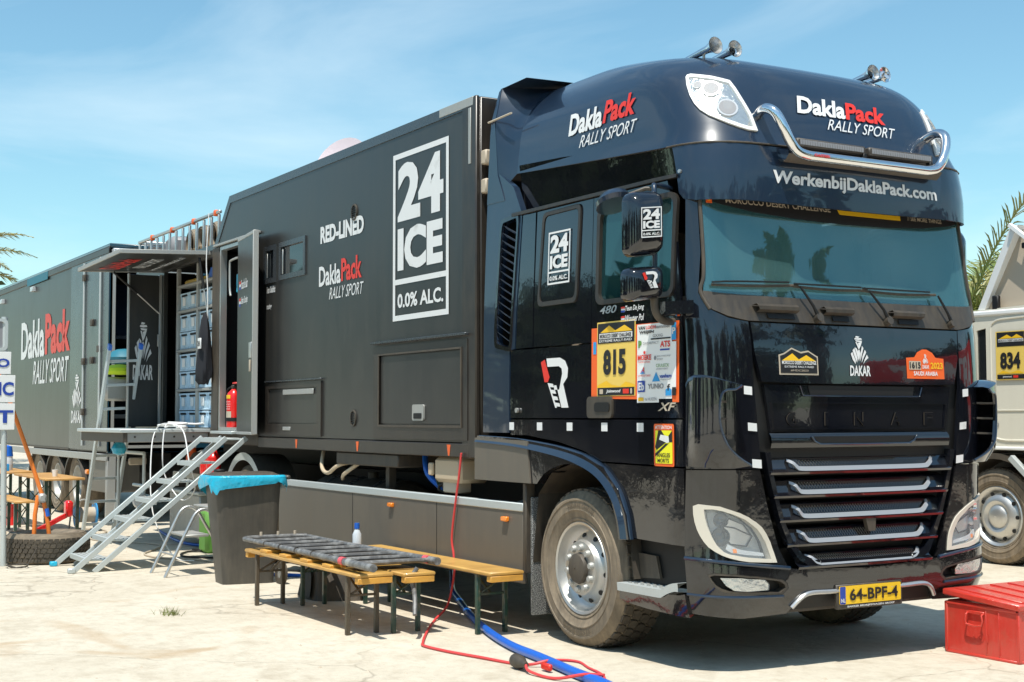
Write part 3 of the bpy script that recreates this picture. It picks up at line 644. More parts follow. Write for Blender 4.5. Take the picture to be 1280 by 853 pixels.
# number plate
def FYp(x0): return lambda u, v, o: (x0+o, u, v)
NP = P(MB().box(-.03, -.004, .965, 1.525, .335, .485, .006), 'number_plate', 'plastic'); f = FYp(-.004)
NP2 = MB().region(rrect(.985, 1.505, .365, .475, .008), f, .005, .005, .1).build('plate_face', 'plate_yellow', NP)
MB().region(rrect(.987, 1.033, .367, .473, .006), f, .0065, .0015, .1).build('country_band', 'navy', NP)
text('lettering', 'NL', f, .993, .378, .034, .024, 'decal_white', NP, bold=.02, off=.009)
text('lettering', '64-BPF-4', f, 1.065, .385, .41, .072, 'print_black', NP, bold=.025, off=.009)
text('lettering', 'BAKKER BEDRIJFSWAGEN GROEP', f, 1.05, .342, .40, .014, 'decal_white', NP, bold=.02, off=.003)
# white squares on the front
for pts in ([(.91, 1.696), (.986, 1.690), (.986, 1.640), (.91, 1.646)], [(.945, 1.478), (1.015, 1.472), (1.018, 1.425), (.948, 1.43)], [(.985, 1.262), (1.052, 1.256), (1.055, 1.205), (.988, 1.212)]):
    for s in (0, 1): P(MB().region(mirc(cT(pts)) if s else cT(pts), FCc, .006, 0, .1), 'reflective_square', 'decal_white', recalc=False)
# ------------------------------------------------------------------ windscreen
ws = [(.67, 2.84), (.665, 2.70), (.655, 2.5), (.60, 2.32), (.575, 2.262), (.80, 2.25), (1.0, 2.245)]; wsu = [(1.0, 2.93), (.70, 2.925)]
q = cT(ws)+[(1.4, 2.24), (2, 2.235), (2.6, 2.24)]+mirc(cT(ws))+[(4-c, z) for c, z in cT(wsu)][::-1]+cT(wsu)
P(MB().region(q, FCc, .0, .012, .1), 'windscreen', 'glass_front')
# shade of the sun visor, laid as a dark band on the glass
bd = [(.70, 2.925), (.685, 2.85), (.80, 2.82), (1.016, 2.795), (1.25, 2.765)]; q = cT(bd)+[(1.6, 2.745), (2, 2.738), (2.4, 2.745)]+mirc(cT(bd))
P(MB().region(q, FCc, .004, .003, .1), 'visor_shadow_band', 'interior')
for s in (0, 1):
    f = mirc if s else (lambda q: q)
    mb = MB(); mb.tube([FCc(c, z, .006) for c, z in f(cT([(.655, 2.93), (.66, 2.84), (.65, 2.6), (.635, 2.45), (.60, 2.34), (.53, 2.255), (.60, 2.15)]))], .012, 8, smooth=4); P(mb, 'screen_seal', 'plastic_dust')
text('lettering', 'MOROCCO DESERT CHALLENGE', lambda a, b_, o: FCc(a, b_, o+.004), CC(CT, 1.03, 2.84), 2.808, .86, .042, 'cream', TR, bold=.015)
P(MB().region([(1.95, 2.835), (2.53, 2.835), (2.53, 2.80), (1.97, 2.80)], FCc, .008, .002, .1), 'banner_stripe', 'mount_yellow')
text('lettering', '// SEE MORE THINGS', lambda a, b_, o: FCc(a, b_, o+.004), 2.60, 2.808, .34, .028, 'cream', TR, bold=.01)
P(MB().region([(.765, 2.80), (.765, 2.86), (.865, 2.86), (.865, 2.80)], FCc, .008, .002, .1), 'orange_sticker', 'orange')
P(MB().region(rrect(.79, .84, 2.815, 2.845, .008), FCc, .012, .002, .1), 'sticker_emblem', 'signal_yellow')
# cowl with grab handles and wipers
cw = [(.50, 2.245), (.575, 2.262), (.80, 2.25), (1.0, 2.245)]; cl = [(.60, 2.155), (.80, 2.11), (1.0, 2.085)]
q = cT(cw)+[(1.5, 2.238), (2, 2.235), (2.5, 2.238)]+mirc(cT(cw))+[(4-c, z) for c, z in cT(cl)]+[(2.5, 2.085), (2, 2.085), (1.5, 2.085)]+cT(cl)[::-1]
P(MB().region(q, FCc, .006, .03, .09), 'cowl', 'plastic')
for c0, c1 in ((1.09, 1.43), (1.66, 1.92), (2.29, 2.60)):
    mb = MB(); mb.add(*sweep([(.01, 2.178), (.05, 2.172), (.058, 2.155), (.05, 2.138), (.015, 2.135)], c0, c1, 8)); mb.add(*sweep([(.01, 2.178), (.05, 2.172), (.058, 2.155), (.05, 2.138), (.015, 2.135)], c0, c0+.001, 1))
    g_ = P(mb, 'grab_handle', 'plastic'); MB().region([(c0+.08, 2.13), (c1-.03, 2.13), (c1-.03, 2.10), (c0+.08, 2.10)], FCc, .016, .005, .1).build('handle_recess', 'black', g_)
for b0, b1, pv in (((.70, 2.293), (1.49, 2.315), (1.545, 2.112)), ((1.45, 2.308), (2.07, 2.31), (2.14, 2.112)), ((2.02, 2.306), (2.70, 2.309), (2.735, 2.115))):
    A = lambda a, z, o: FCc(CC(CT, a, z), z, o)
    Wp = P(MB().tube([A(pv[0], pv[1], .03), A(pv[0]-.015, pv[1]+.06, .05), A(b1[0]+.0, b1[1]-.01, .045)], [.013, .009, .007], 8), 'wiper', 'black')
    mb = MB(); mb.tube([A(b0[0]+(b1[0]-b0[0])*k/8, b0[1]+(b1[1]-b0[1])*k/8-.01*math.sin(math.pi*k/8), .025) for k in range(9)], .009, 6); mb.build('wiper_blade', 'rubber', Wp)
    mb = MB(); mb.tube([A(b0[0]+(b1[0]-b0[0])*k/4*.9, b0[1]+(b1[1]-b0[1])*k/4+.012, .04) for k in range(5)], .006, 6); mb.build('blade_carrier', 'black', Wp)
    MB().cyl(A(pv[0], pv[1], .0), A(pv[0], pv[1], .045), .028, 14).build('wiper_pivot', 'plastic', Wp)
# bonnet emblems
def fE(o0): return lambda a, z, o: FCc(CC(CT, a, z), z, o+o0)
E1 = P(MB().region([(1.195, 1.765), (1.195, 1.885), (1.235, 1.895), (1.30, 1.93), (1.37, 1.905), (1.43, 1.915), (1.49, 1.885), (1.505, 1.88), (1.505, 1.765)], fE(.005), .001, 0, .1), 'challenge_badge', 'cream', recalc=False)
MB().region([(1.205, 1.775), (1.205, 1.878), (1.24, 1.888), (1.30, 1.92), (1.37, 1.895), (1.43, 1.905), (1.485, 1.877), (1.495, 1.872), (1.495, 1.775)], fE(.005), .003, 0, .1).build('badge_ground', 'print_black', E1, recalc=False)
for pk in ([(1.215, 1.85), (1.30, 1.895), (1.36, 1.85)], [(1.33, 1.85), (1.41, 1.886), (1.485, 1.85)]): MB().region(pk, fE(.005), .005, 0, .1).build('peak', 'mount_yellow', E1, recalc=False)
text('lettering', 'MOROCCO DESERT CHALLENGE', fE(.005), 1.215, 1.828, .27, .022, 'decal_white', E1, bold=.02, off=.006); text('lettering', 'EXTREME RALLY-RAID', fE(.005), 1.235, 1.808, .23, .012, 'decal_white', E1, off=.006); text('lettering', '#MDC2023', fE(.005), 1.28, 1.785, .14, .012, 'cream', E1, off=.006)
def nomad(fm, u0, v0, w, h, m_, par, word=True):
    """white turbaned rider emblem built of brush strokes over the word"""
    s = [[(.42, 1.0), (.60, .985), (.52, .955), (.38, .96)], [(.34, .945), (.66, .95), (.70, .915), (.50, .905), (.33, .915)], [(.36, .895), (.70, .885), (.64, .85), (.40, .86)], [(.36, .85), (.44, .84), (.52, .72), (.49, .65)], [(.48, .83), (.68, .86), (.60, .76), (.52, .68)],
         [(.30, .72), (.40, .68), (.50, .50), (.46, .36), (.38, .52)], [(.66, .76), (.72, .70), (.60, .50), (.52, .36), (.54, .54)], [(.18, .64), (.28, .70), (.40, .44), (.36, .33), (.26, .48)], [(.78, .66), (.84, .60), (.70, .46), (.58, .33), (.64, .50)], [(.08, .55), (.16, .60), (.30, .38), (.28, .30), (.16, .40)], [(.86, .54), (.93, .46), (.76, .38), (.66, .30), (.74, .42)], [(.45, .64), (.52, .66), (.55, .58), (.49, .42), (.42, .56)]]
    mb = MB()
    for q in s: mb.region([(u0+x*w, v0+y*h) for x, y in q], fm, .003, 0, 9)
    o = mb.build('rider_emblem', m_, par, recalc=False)
    if word: text('lettering', 'DAKAR', fm, u0, v0, w, h*.26, m_, par, bold=.03, shear=.05)
    return o
nomad(fE(.005), 1.765, 1.765, .175, .25, 'decal_white', TR)
E3 = P(MB().region([(2.265, 1.755), (2.265, 1.888), (2.34, 1.893), (2.37, 1.925), (2.42, 1.945), (2.46, 1.945), (2.51, 1.925), (2.54, 1.893), (2.615, 1.888), (2.615, 1.755)], fE(.005), .001, 0, .1), 'saudi_badge', 'orange', recalc=False)
MB().region(rrect(2.285, 2.395, 1.812, 1.868, .006), fE(.005), .004, 0, .1).build('number_field', 'cream', E3, recalc=False)
text('lettering', '1615', fE(.005), 2.29, 1.82, .10, .042, 'print_black', E3, bold=.03, off=.006); text('lettering', '2023', fE(.005), 2.485, 1.82, .115, .042, 'mount_yellow', E3, bold=.03, off=.004); text('lettering', 'SAUDI ARABIA', fE(.005), 2.325, 1.775, .225, .028, 'decal_white', E3, bold=.03, off=.004)
nomad(fE(.005), 2.41, 1.82, .06, .095, 'decal_white', E3)
# ------------------------------------------------------------------ sun visor
q = cT([(.075, 3.165), (.14, 2.872), (.20, 2.83), (.35, 2.815), (1.0, 2.812)], RT)
vb = q+[(1.5, 2.805), (2, 2.802), (2.5, 2.805)]+[(4-c, z) for c, z in q][::-1]
vt = [(c, 3.155 if .5 < c < 3.5 else 3.165) for c in (3.5, 3.0, 2.5, 2, 1.5, 1.0, .5)]
VZ = P(MB().region(vb+vt, FRc, .002, .02, .1, edge=.06), 'sun_visor', 'paint_sky_sheen')
P(MB().grid(lambda u, v: (lambda p0, p1: (p0[0]*(1-v)+p1[0]*v, p0[1]*(1-v)+p1[1]*v, p0[2]*(1-v)+p1[2]*v))(FRc(.2+u*3.6, 2.93, -.02), FCc(.5+u*3.0, 2.95, .0)), 30, 2), 'visor_closing', 'black')
text('lettering', 'WerkenbijDaklaPack.com', FRc, CC(RT, 1.075, 3), 2.905, CC(RT, 2.48, 3)-CC(RT, 1.075, 3), .105, 'decal_white', VZ, bold=.032, off=.006)
for a in (.16, 3.84): P(MB().cyl(FRc(a, 3.0, 0), FRc(a, 3.0, .012), .012, 12), 'visor_screw', 'alu')
# ------------------------------------------------------------------ roof shell
def zlow(c):
    d = min(c, 4-c)
    return 3.172+(max(0, -d)*.062)
XB = -2.30
def roof_pt(u, v):
    k = u*40; i = k
    # c samples: rear-right, side, corner, front, mirrored
    h = min(u, 1-u)*2
    zt = 3.975; 
    c = None
    z = zlow(-1) if h < .3 else zlow(0)
    if h < .42: t_ = h/.42; zl = 3.172+(1-t_)*.115
    else: zl = 3.172
    z = zl+(zt-zl)*(1-(1-v)**1.35)
    a_back = XB-baseX(RT, z)
    if h < .42: c = a_back*(1-h/.42)
    elif h < .72: c = (h-.42)/.30
    else: c = 1+(h-.72)/.28
    return FRc(4-c if u > .5 else c, z, .012 if v < .0 else 0)
NU, NV = 84, 26
mb = MB(); mb.grid(roof_pt, NU, NV)
# roof crown and back wall
top = [roof_pt(i/NU, 1) for i in range(NU//2+1)]; tm = [roof_pt(1-i/NU, 1) for i in range(NU//2+1)]
vv = []; 
for a_, b_ in zip(top, tm):
    for k in range(5): vv.append((a_[0]*(1-k/4)+b_[0]*k/4, a_[1]*(1-k/4)+b_[1]*k/4, a_[2]+.012*math.sin(math.pi*k/4)))
mb.add(vv, [(i*5+k, i*5+k+1, (i+1)*5+k+1, (i+1)*5+k) for i in range(NU//2) for k in range(4)])
bk = [roof_pt(0, j/NV) for j in range(NV+1)]; bm_ = [roof_pt(1, j/NV) for j in range(NV+1)]
vv = [];
for a_, b_ in zip(bk, bm_): vv += [a_, b_]
mb.add(vv, [(2*j, 2*j+1, 2*j+3, 2*j+2) for j in range(NV)])
RF = P(mb, 'roof_shell', 'paint_sky_sheen')
# underside of the roof shell
mb = MB(); vv = []
for i in range(NU//2+1):
    a_, b_ = roof_pt(i/NU, 0), roof_pt(1-i/NU, 0); vv += [a_, b_]
mb.add(vv, [(2*i, 2*i+1, 2*i+3, 2*i+2) for i in range(NU//2)]); mb.build('roof_underside', 'plastic', RF)
mb = MB(); mb.tube([FRc(c, 3.166, .006) for c in [.02, .1, .2, .35, .5, .7, .85, 1, 1.3, 1.6, 2, 2.4, 2.7, 3, 3.15, 3.3, 3.5, 3.65, 3.8, 3.9, 3.98]], .006, 6); mb.build('roof_seam', 'plastic_dust', RF)
# rear spoiler wing at the back of the roof
for mm in (False, True):
    def sf(x, z, o, mm=mm): y = .03+(z-3.7)*.25-o if z > 3.7 else .03-o; return (x, 2*YC-y if mm else y, z)
    P(MB().region([(-2.66, 3.10), (-2.60, 3.72), (-2.585, 3.95), (-2.555, 3.97), (-2.54, 3.70), (-2.50, 3.30), (-2.40, 3.10)], sf, .0, .04, .12), 'spoiler_side', 'paint_sky_sheen')
mb = MB(); mb.grid(lambda u, v: (-2.58+v*.38, .10+u*2.29, 3.97+.02*math.sin(math.pi*u)+.01*v), 12, 4); P(mb, 'roof_spoiler', 'paint_sky_sheen')
for mm in (False, True):
    def fl_(u, v, mm=mm):
        a = roof_pt(0, v); z_ = 3.15+(3.975-3.15)*v; b_ = (-2.50-.05*v, .032+max(0, z_-3.7)*.25, z_); q = tuple(a[i]*(1-u)+b_[i]*u for i in range(3)); return (q[0], 2*YC-q[1], q[2]) if mm else q
    P(MB().grid(fl_, 4, 20), 'spoiler_fillet', 'paint_sky_sheen')
mb = MB(); mb.tube([(-2.62, .02, 3.715), (-2.3, .03, 3.73)], .008, 8); P(mb, 'spoiler_joint', 'cream')
# lettering on the roof shell
FRa = lambda a, z, o: FRc(CC(RT, a, z), z, o)
def roof_side(x, z, o): return RX(x, z, o)
text('lettering', 'Dakla', lambda u, v, o: RX(u, v, o), -1.63, 3.44, .40, .155, 'decal_white', RF, bold=.035, off=.008, rise=.0)
text('lettering', 'Pack', lambda u, v, o: RX(u, v, o), -1.22, 3.455, .36, .155, 'decal_red', RF, bold=.035, off=.008, shear=.1)
text('lettering', 'RALLY SPORT', lambda u, v, o: RX(u, v, o), -1.48, 3.335, .66, .085, 'decal_white', RF, bold=.0, off=.008, shear=.35)
text('lettering', 'Dakla', FRa, 1.235, 3.405, .40, .125, 'decal_white', RF, bold=.035, off=.008)
text('lettering', 'Pack', FRa, 1.64, 3.405, .355, .125, 'decal_red', RF, bold=.035, off=.008)
text('lettering', 'RALLY SPORT', FRa, 1.48, 3.315, .60, .075, 'decal_white', RF, bold=.0, off=.008, shear=.3)
# roof lamps
rl = [(.413, 3.623), (.43, 3.638), (.460, 3.643), (.54, 3.63), (.618, 3.618), (.752, 3.586), (.79, 3.53), (.817, 3.483), (.896, 3.354), (.943, 3.247), (.87, 3.25), (.797, 3.264), (.70, 3.288), (.603, 3.319), (.53, 3.345), (.463, 3.385), (.425, 3.43), (.403, 3.489), (.40, 3.56)]
for s in (0, 1):
    f = mirc if s else (lambda q: q); o_ = f(cT(rl, RT)); i_ = f(ring(cT(rl, RT), .022))
    H = P(MB().region([o_, i_], FRc, .012, .04, .05, edge=.03), 'roof_lamp', 'white')
    MB().region(i_, FRc, .002, .004, .05).build('reflector_bowl', 'reflector', H); MB().region(i_, FRc, .012, .004, .05, edge=.03).build('lens', 'lens', H)
    for a, z, r_ in ((.595, 3.53, .060), (.705, 3.395, .066), (.49, 3.56, .03)):
        c = CC(RT, a, z); c = 4-c if s else c; p0 = Vector(FRc(c, z, .0)); p1 = Vector(FRc(c, z, .010)); mb = MB(); mb.tube([p0, p1], r_, 18); mb.build('round_beam', 'silver' if r_ > .03 else 'lamp_white', H)
        mb = MB(); mb.tube([p1, p1+(p1-p0)*.1], r_*.82, 16); mb.build('beam_glass', 'grey_print', H)
# lamp bar: bent chrome tube with two LED bars
def RB(a, z, o): return FRc(CC(RT, a, z), z, o)
half = [(x, YC-w, z) for x, w, z in ((-.25, .70, 3.30), (-.17, .725, 3.355), (-.08, .745, 3.385), (0, .735, 3.35), (.035, .70, 3.26), (.045, .655, 3.175), (.045, .60, 3.12), (.045, .52, 3.10), (.045, .42, 3.098))]
LB = P(MB().tube(half+[(.045, YC+w, 3.098) for w in (-.2, 0, .2)]+[(p[0], 2*YC-p[1], p[2]) for p in half[::-1]], .032, 16, smooth=6), 'lamp_bar', 'chrome')
for y0, y1 in ((.66, 1.23), (1.26, 1.83)):
    B = MB().box(-.015, .035, y0, y1, 3.155, 3.205, .008).build('led_bar', 'plastic', LB)
    n = 26
    mb = MB()
    for k in range(n): yy = y0+.02+(y1-y0-.04)*(k+.5)/n; mb.box(.035, .037, yy-.009, yy+.009, 3.165, 3.195, .001)
    mb.build('led_row', 'grey_print', B)
for y in (.63, 1.22, 1.81): MB().box(.0, .04, y-.015, y+.015, 3.11, 3.16).build('bar_clamp', 'black', LB)
text('lettering', 'DASTERI', FYp(.078), .76, 3.09, .12, .018, 'decal_red', LB, bold=.03)
mb = MB(); mb.grid(lambda u, v: (-.06+.10*v, YC-.66+1.32*u, 3.10-.035*math.sin(math.pi*v)-.02*(1-v)), 24, 4); P(mb, 'lamp_bar_tray', 'plastic')
# air horns in two pairs
for i, (y, x0, x1) in enumerate(((.47, -1.0, -.50), (.63, -.95, -.50), (1.85, -.95, -.50), (1.96, -.90, -.50))):
    zc = 3.862
    pts = [(x0, y, zc-.035), (x0+.1, y, zc-.03), (x0+.28, y, zc-.012), (x0+.42, y, zc), (x1-.03, y, zc+.006), (x1, y, zc+.008)]
    Hn = P(MB().tube(pts, [.026, .016, .020, .026, .038, .056], 18, cap=False), 'air_horn', 'chrome')
    mb = MB(); mb.tube([(x1+.001, y, zc+.008), (x1-.03, y, zc+.006), (x1-.08, y, zc+.003), (x1-.2, y, zc)], [.054, .036, .020, .002], 18, cap=False); mb.build('horn_throat', 'silver', Hn)
    MB().cyl((x0-.03, y, zc-.036), (x0+.03, y, zc-.033), .04, 14).build('horn_diaphragm', 'alu', Hn)
    for xx in (x0+.12, x1-.12): MB().cyl((xx, y, zc-.16), (xx, y, zc-.01), .009, 8).build('horn_post', 'alu_dull', Hn)
P(MB().box(-.62, -.40, .60, .86, 3.745, 3.765, .008), 'roof_hatch', 'cream') if False else None
# ------------------------------------------------------------------ door stickers
def S_(off=0): return lambda u, v, o: SX(u, v, o+off)
f = S_(.003)
def stick(name, pts, m_, par=TR, off=0): return MB().region(pts, f, off, 0, .5).build(name, m_, par, recalc=False)
text('lettering', 'XF', f, -.50, 1.548, .18, .05, 'cream', TR, bold=.02, shear=.35, off=.006)
text('lettering', '480', f, -1.13, 2.178, .19, .05, 'silver', TR, bold=.015, shear=.25)
for z, s_, w in ((2.175, 'Teun De Jong', .20), (2.115, 'Wouter Pol', .20)):
    a = stick('flag_sticker', rrect(-.895, -.855, z, z+.035, .004), 'decal_white'); stick('flag_red', [(-.895, z+.023), (-.855, z+.023), (-.855, z+.035), (-.895, z+.035)], 'decal_red', a, .001); stick('flag_blue', [(-.895, z), (-.855, z), (-.855, z+.012), (-.895, z+.012)], 'navy', a, .001)
    text('lettering', s_, f, -.845, z-.003, w, .042, 'decal_white', a, bold=.015, shear=.3)
# number board
NB = stick('race_number_board', [(-1.228, 1.632), (-1.228, 2.09), (-.30, 2.09), (-.30, 1.60), (-.36, 1.60), (-.36, 1.622), (-.72, 1.622)], 'orange')
SUB = lambda n_, pts, m_, o: MB().region(pts, f, o, 0, .5).build(n_, m_, NB, recalc=False)
SUB('number_field', [(-1.16, 1.645), (-1.16, 2.125), (-.735, 2.125), (-.735, 1.645)], 'yellow', .002)
SUB('badge_ground', [(-1.15, 1.985), (-1.15, 2.115), (-.745, 2.115), (-.745, 1.985)], 'print_black', .004)
SUB('peak', [(-1.12, 2.055), (-1.02, 2.10), (-.96, 2.07), (-.94, 2.055)], 'mount_yellow', .006); SUB('peak', [(-.98, 2.055), (-.85, 2.095), (-.77, 2.06), (-.77, 2.055)], 'mount_yellow', .006)
SUB('title_strip', [(-1.13, 2.015), (-1.13, 2.05), (-.765, 2.05), (-.765, 2.015)], 'decal_white', .006)
text('lettering', 'MOROCCO DESERT CHALLENGE', f, -1.12, 2.02, .345, .025, 'print_black', NB, bold=.03, off=.008); text('lettering', 'EXTREME RALLY-RAID', f, -1.13, 1.993, .36, .016, 'decal_white', NB, bold=.01, off=.007)
text('lettering', '815', f, -1.085, 1.78, .25, .165, 'print_black', NB, bold=.045, off=.006)
SUB('sand_dune', [(-1.155, 1.70), (-1.155, 1.715), (-1.05, 1.745), (-1.0, 1.72), (-.90, 1.705), (-.84, 1.735), (-.74, 1.715), (-.74, 1.70)], 'mount_yellow', .003)
SUB('sponsor_strip', [(-1.15, 1.65), (-1.15, 1.70), (-.745, 1.70), (-.745, 1.65)], 'print_black', .004)
text('lettering', 'Joinwood', f, -1.05, 1.662, .16, .026, 'decal_white', NB, bold=.03, shear=.2, off=.006); SUB('red_patch', rrect(-.865, -.80, 1.66, 1.69, .004), 'decal_red', .006); SUB('white_patch', rrect(-1.125, -1.085, 1.66, 1.69, .004), 'cream', .006); SUB('white_patch', rrect(-.785, -.765, 1.658, 1.692, .008), 'cream', .006)
SUB('blue_label', [(-1.205, 1.92), (-1.205, 2.0), (-1.17, 2.0), (-1.17, 1.92)], 'sky_blue', .002)
SUB('sponsor_sheet', [(-.715, 1.60), (-.715, 2.085), (-.36, 2.085), (-.36, 1.622), (-.49, 1.622), (-.49, 1.60)], 'white', .004)
SUB('white_strip', [(-.36, 1.68), (-.36, 1.965), (-.32, 1.965), (-.32, 1.68)], 'white', .004)
SUB('parking_label', [(-.362, 1.975), (-.362, 2.08), (-.32, 2.08), (-.32, 1.975)], 'sky_blue', .006)
T_ = lambda s_, x, z, w, h, m_, **k: text('lettering', s_, f, x, z, w, h, m_, NB, off=.007, **k)
T_('P', -.355, 2.01, .03, .04, 'decal_white', bold=.03)
T_('VAN', -.70, 2.052, .07, .022, 'print_black', bold=.03); T_('LOON', -.62, 2.052, .10, .022, 'decal_red', bold=.03); T_('WEIJEN', -.69, 2.022, .15, .022, 'print_black', bold=.04)
T_('hammer', -.53, 2.052, .16, .022, 'grey_print', bold=.02); T_('GXXG', -.55, 2.0, .10, .018, 'grey_print', bold=.01); SUB('print_bar', [(-.57, 1.985), (-.57, 1.994), (-.37, 1.994), (-.37, 1.985)], 'print_black', .007)
T_('p', -.70, 1.94, .035, .045, 'green_print', bold=.05); T_('DAKARPACT', -.65, 1.958, .16, .016, 'grey_print'); T_('ATS', -.475, 1.935, .10, .038, 'decal_red', bold=.03); SUB('print_bar', [(-.475, 1.915), (-.475, 1.925), (-.38, 1.925), (-.38, 1.915)], 'navy', .007)
T_('MOEKE', -.705, 1.862, .14, .034, 'decal_red', bold=.03); T_('BADKAMERS', -.695, 1.845, .12, .01, 'decal_red'); SUB('round_mark', ell(-.635, 1.91, .012, .01, 10), 'decal_red', .007)
SUB('round_mark', ell(-.525, 1.872, .012, .014, 10), 'grey_print', .007); T_('BOUWBEDRIJF', -.505, 1.874, .135, .012, 'grey_print'); T_('SPORT', -.505, 1.856, .06, .012, 'grey_print')
T_('CEULECK', -.515, 1.815, .13, .02, 'green_print'); T_('GROEN WERKT', -.515, 1.798, .12, .01, 'grey_print')
SUB('blue_mark', [(-.68, 1.778), (-.655, 1.81), (-.63, 1.778)], 'sky_blue', .007); T_('A', -.672, 1.785, .035, .035, 'decal_red', bold=.02, shear=.4); T_('DE WATERTORENT', -.70, 1.76, .13, .012, 'decal_red')
SUB('blue_mark', [(-.555, 1.728), (-.515, 1.785), (-.475, 1.728)], 'sky_blue', .007); T_('vanham', -.48, 1.748, .12, .024, 'navy', bold=.03); T_('SINDS 1949', -.47, 1.733, .10, .009, 'grey_print')
SUB('blue_mark', rrect(-.705, -.63, 1.665, 1.735, .004), 'navy', .007); T_('Eb', -.697, 1.675, .06, .05, 'decal_white', bold=.04)
T_('YUNIO', -.60, 1.683, .16, .032, 'grey_print', bold=.025); SUB('blue_mark', [(-.42, 1.64), (-.42, 1.675), (-.39, 1.69), (-.36, 1.675), (-.36, 1.64)], 'sky_blue', .007); T_('f', -.405, 1.67, .03, .04, 'print_black', bold=.03)
SUB('black_mark', [(-.355, 1.64), (-.355, 1.69), (-.32, 1.69), (-.32, 1.64)], 'print_black', .006)
SUB('yellow_mark', rrect(-.70, -.645, 1.61, 1.632, .004), 'mount_yellow', .007); T_('de HUIZEN', -.63, 1.612, .12, .018, 'grey_print')
# attention sticker
AT = stick('blind_spot_sticker', rrect(-.548, -.348, 1.213, 1.47, .012), 'orange'); SA = lambda n_, p, m_, o: MB().region(p, f, o, 0, .5).build(n_, m_, AT, recalc=False)
SA('yellow_field', rrect(-.532, -.362, 1.23, 1.43, .008), 'signal_yellow', .002); text('lettering', 'ATTENTION', f, -.53, 1.438, .165, .022, 'decal_white', AT, bold=.02, off=.004)
SA('black_wedge', [(-.50, 1.43), (-.47, 1.43), (-.42, 1.38), (-.362, 1.43), (-.362, 1.36), (-.42, 1.36), (-.52, 1.31), (-.532, 1.33)], 'print_black', .003); SA('truck_mark', [(-.49, 1.375), (-.475, 1.405), (-.395, 1.395), (-.39, 1.36), (-.41, 1.355)], 'decal_white', .005)
SA('black_wedge', [(-.532, 1.29), (-.43, 1.35), (-.40, 1.35), (-.532, 1.27)], 'print_black', .003)
text('lettering', 'ANGLES', f, -.515, 1.268, .13, .026, 'print_black', AT, bold=.02, off=.004); text('lettering', 'MORTS', f, -.51, 1.236, .115, .024, 'print_black', AT, bold=.02, off=.004)
# 24 ICE emblem, drawn once for any surface
def ice(fm, x0, x1, z0, z1, par, off=.003, big=False):
    w, h = x1-x0, z1-z0; t_ = w*.045
    fr = MB().region([[(x0, z0), (x1, z0), (x1, z1), (x0, z1)], [(x0+t_, z0+t_), (x1-t_, z0+t_), (x1-t_, z0+.215*h), (x0+t_, z0+.215*h)], [(x0+t_, z0+.215*h+t_), (x1-t_, z0+.215*h+t_), (x1-t_, z1-t_), (x0+t_, z1-t_)]], fm, off, 0, max(w, h)).build('emblem_frame', 'decal_white', par, recalc=False)
    k = {'off': off}
    text('lettering', '24', fm, x0+.09*w, z0+.59*h, .82*w, .345*h, 'decal_white', par, bold=.045, **k)
    text('lettering', 'ICE', fm, x0+.09*w, z0+.295*h, .81*w, .255*h, 'decal_white', par, bold=.05, **k)
    text('lettering', '0.0% ALC.', fm, x0+.09*w, z0+.075*h, .82*w, .085*h, 'decal_white', par, bold=.03, **k)
    return fr
ice(S_(.011), -1.765, -1.49, 2.42, 2.785, TR)
def redline(fm, x0, z0, w, h, par, fin=True):
    mb = MB(); c = lambda q: [(x0+x*w, z0+z*h) for x, z in q]
    mb.region(c([(.22, 1), (.7, 1), (.88, .93), (.98, .78), (.96, .60), (.82, .47), (1.0, 0), (.76, 0), (.58, .45), (.50, .45), (.50, .36), (.68, .36), (.78, .68), (.76, .78), (.66, .83), (.26, .83)]), fm, .004, 0, 9)
    mb.build('emblem', 'decal_white', par, recalc=False)
    mb = MB(); mb.region(c([(.02, .93), (.16, .98), (.34, .62), (.28, .52), (.16, .52)]), fm, .004, 0, 9); mb.build('emblem', 'decal_red', par, recalc=False)
    mb = MB()
    for k in range(4): a = .50-.13*k; mb.region(c([(.28+k*.075, a), (.46+k*.075, a-.02), (.50+k*.075, a-.09), (.33+k*.075, a-.08)]), fm, .004, 0, 9)
    mb.region(c([(.27, .5), (.31, .5), (.60, 0), (.54, 0)]), fm, .004, 0, 9); mb.build('emblem', 'decal_white', par, recalc=False)
redline(SX, -1.86, 1.575, .36, .34, TR)
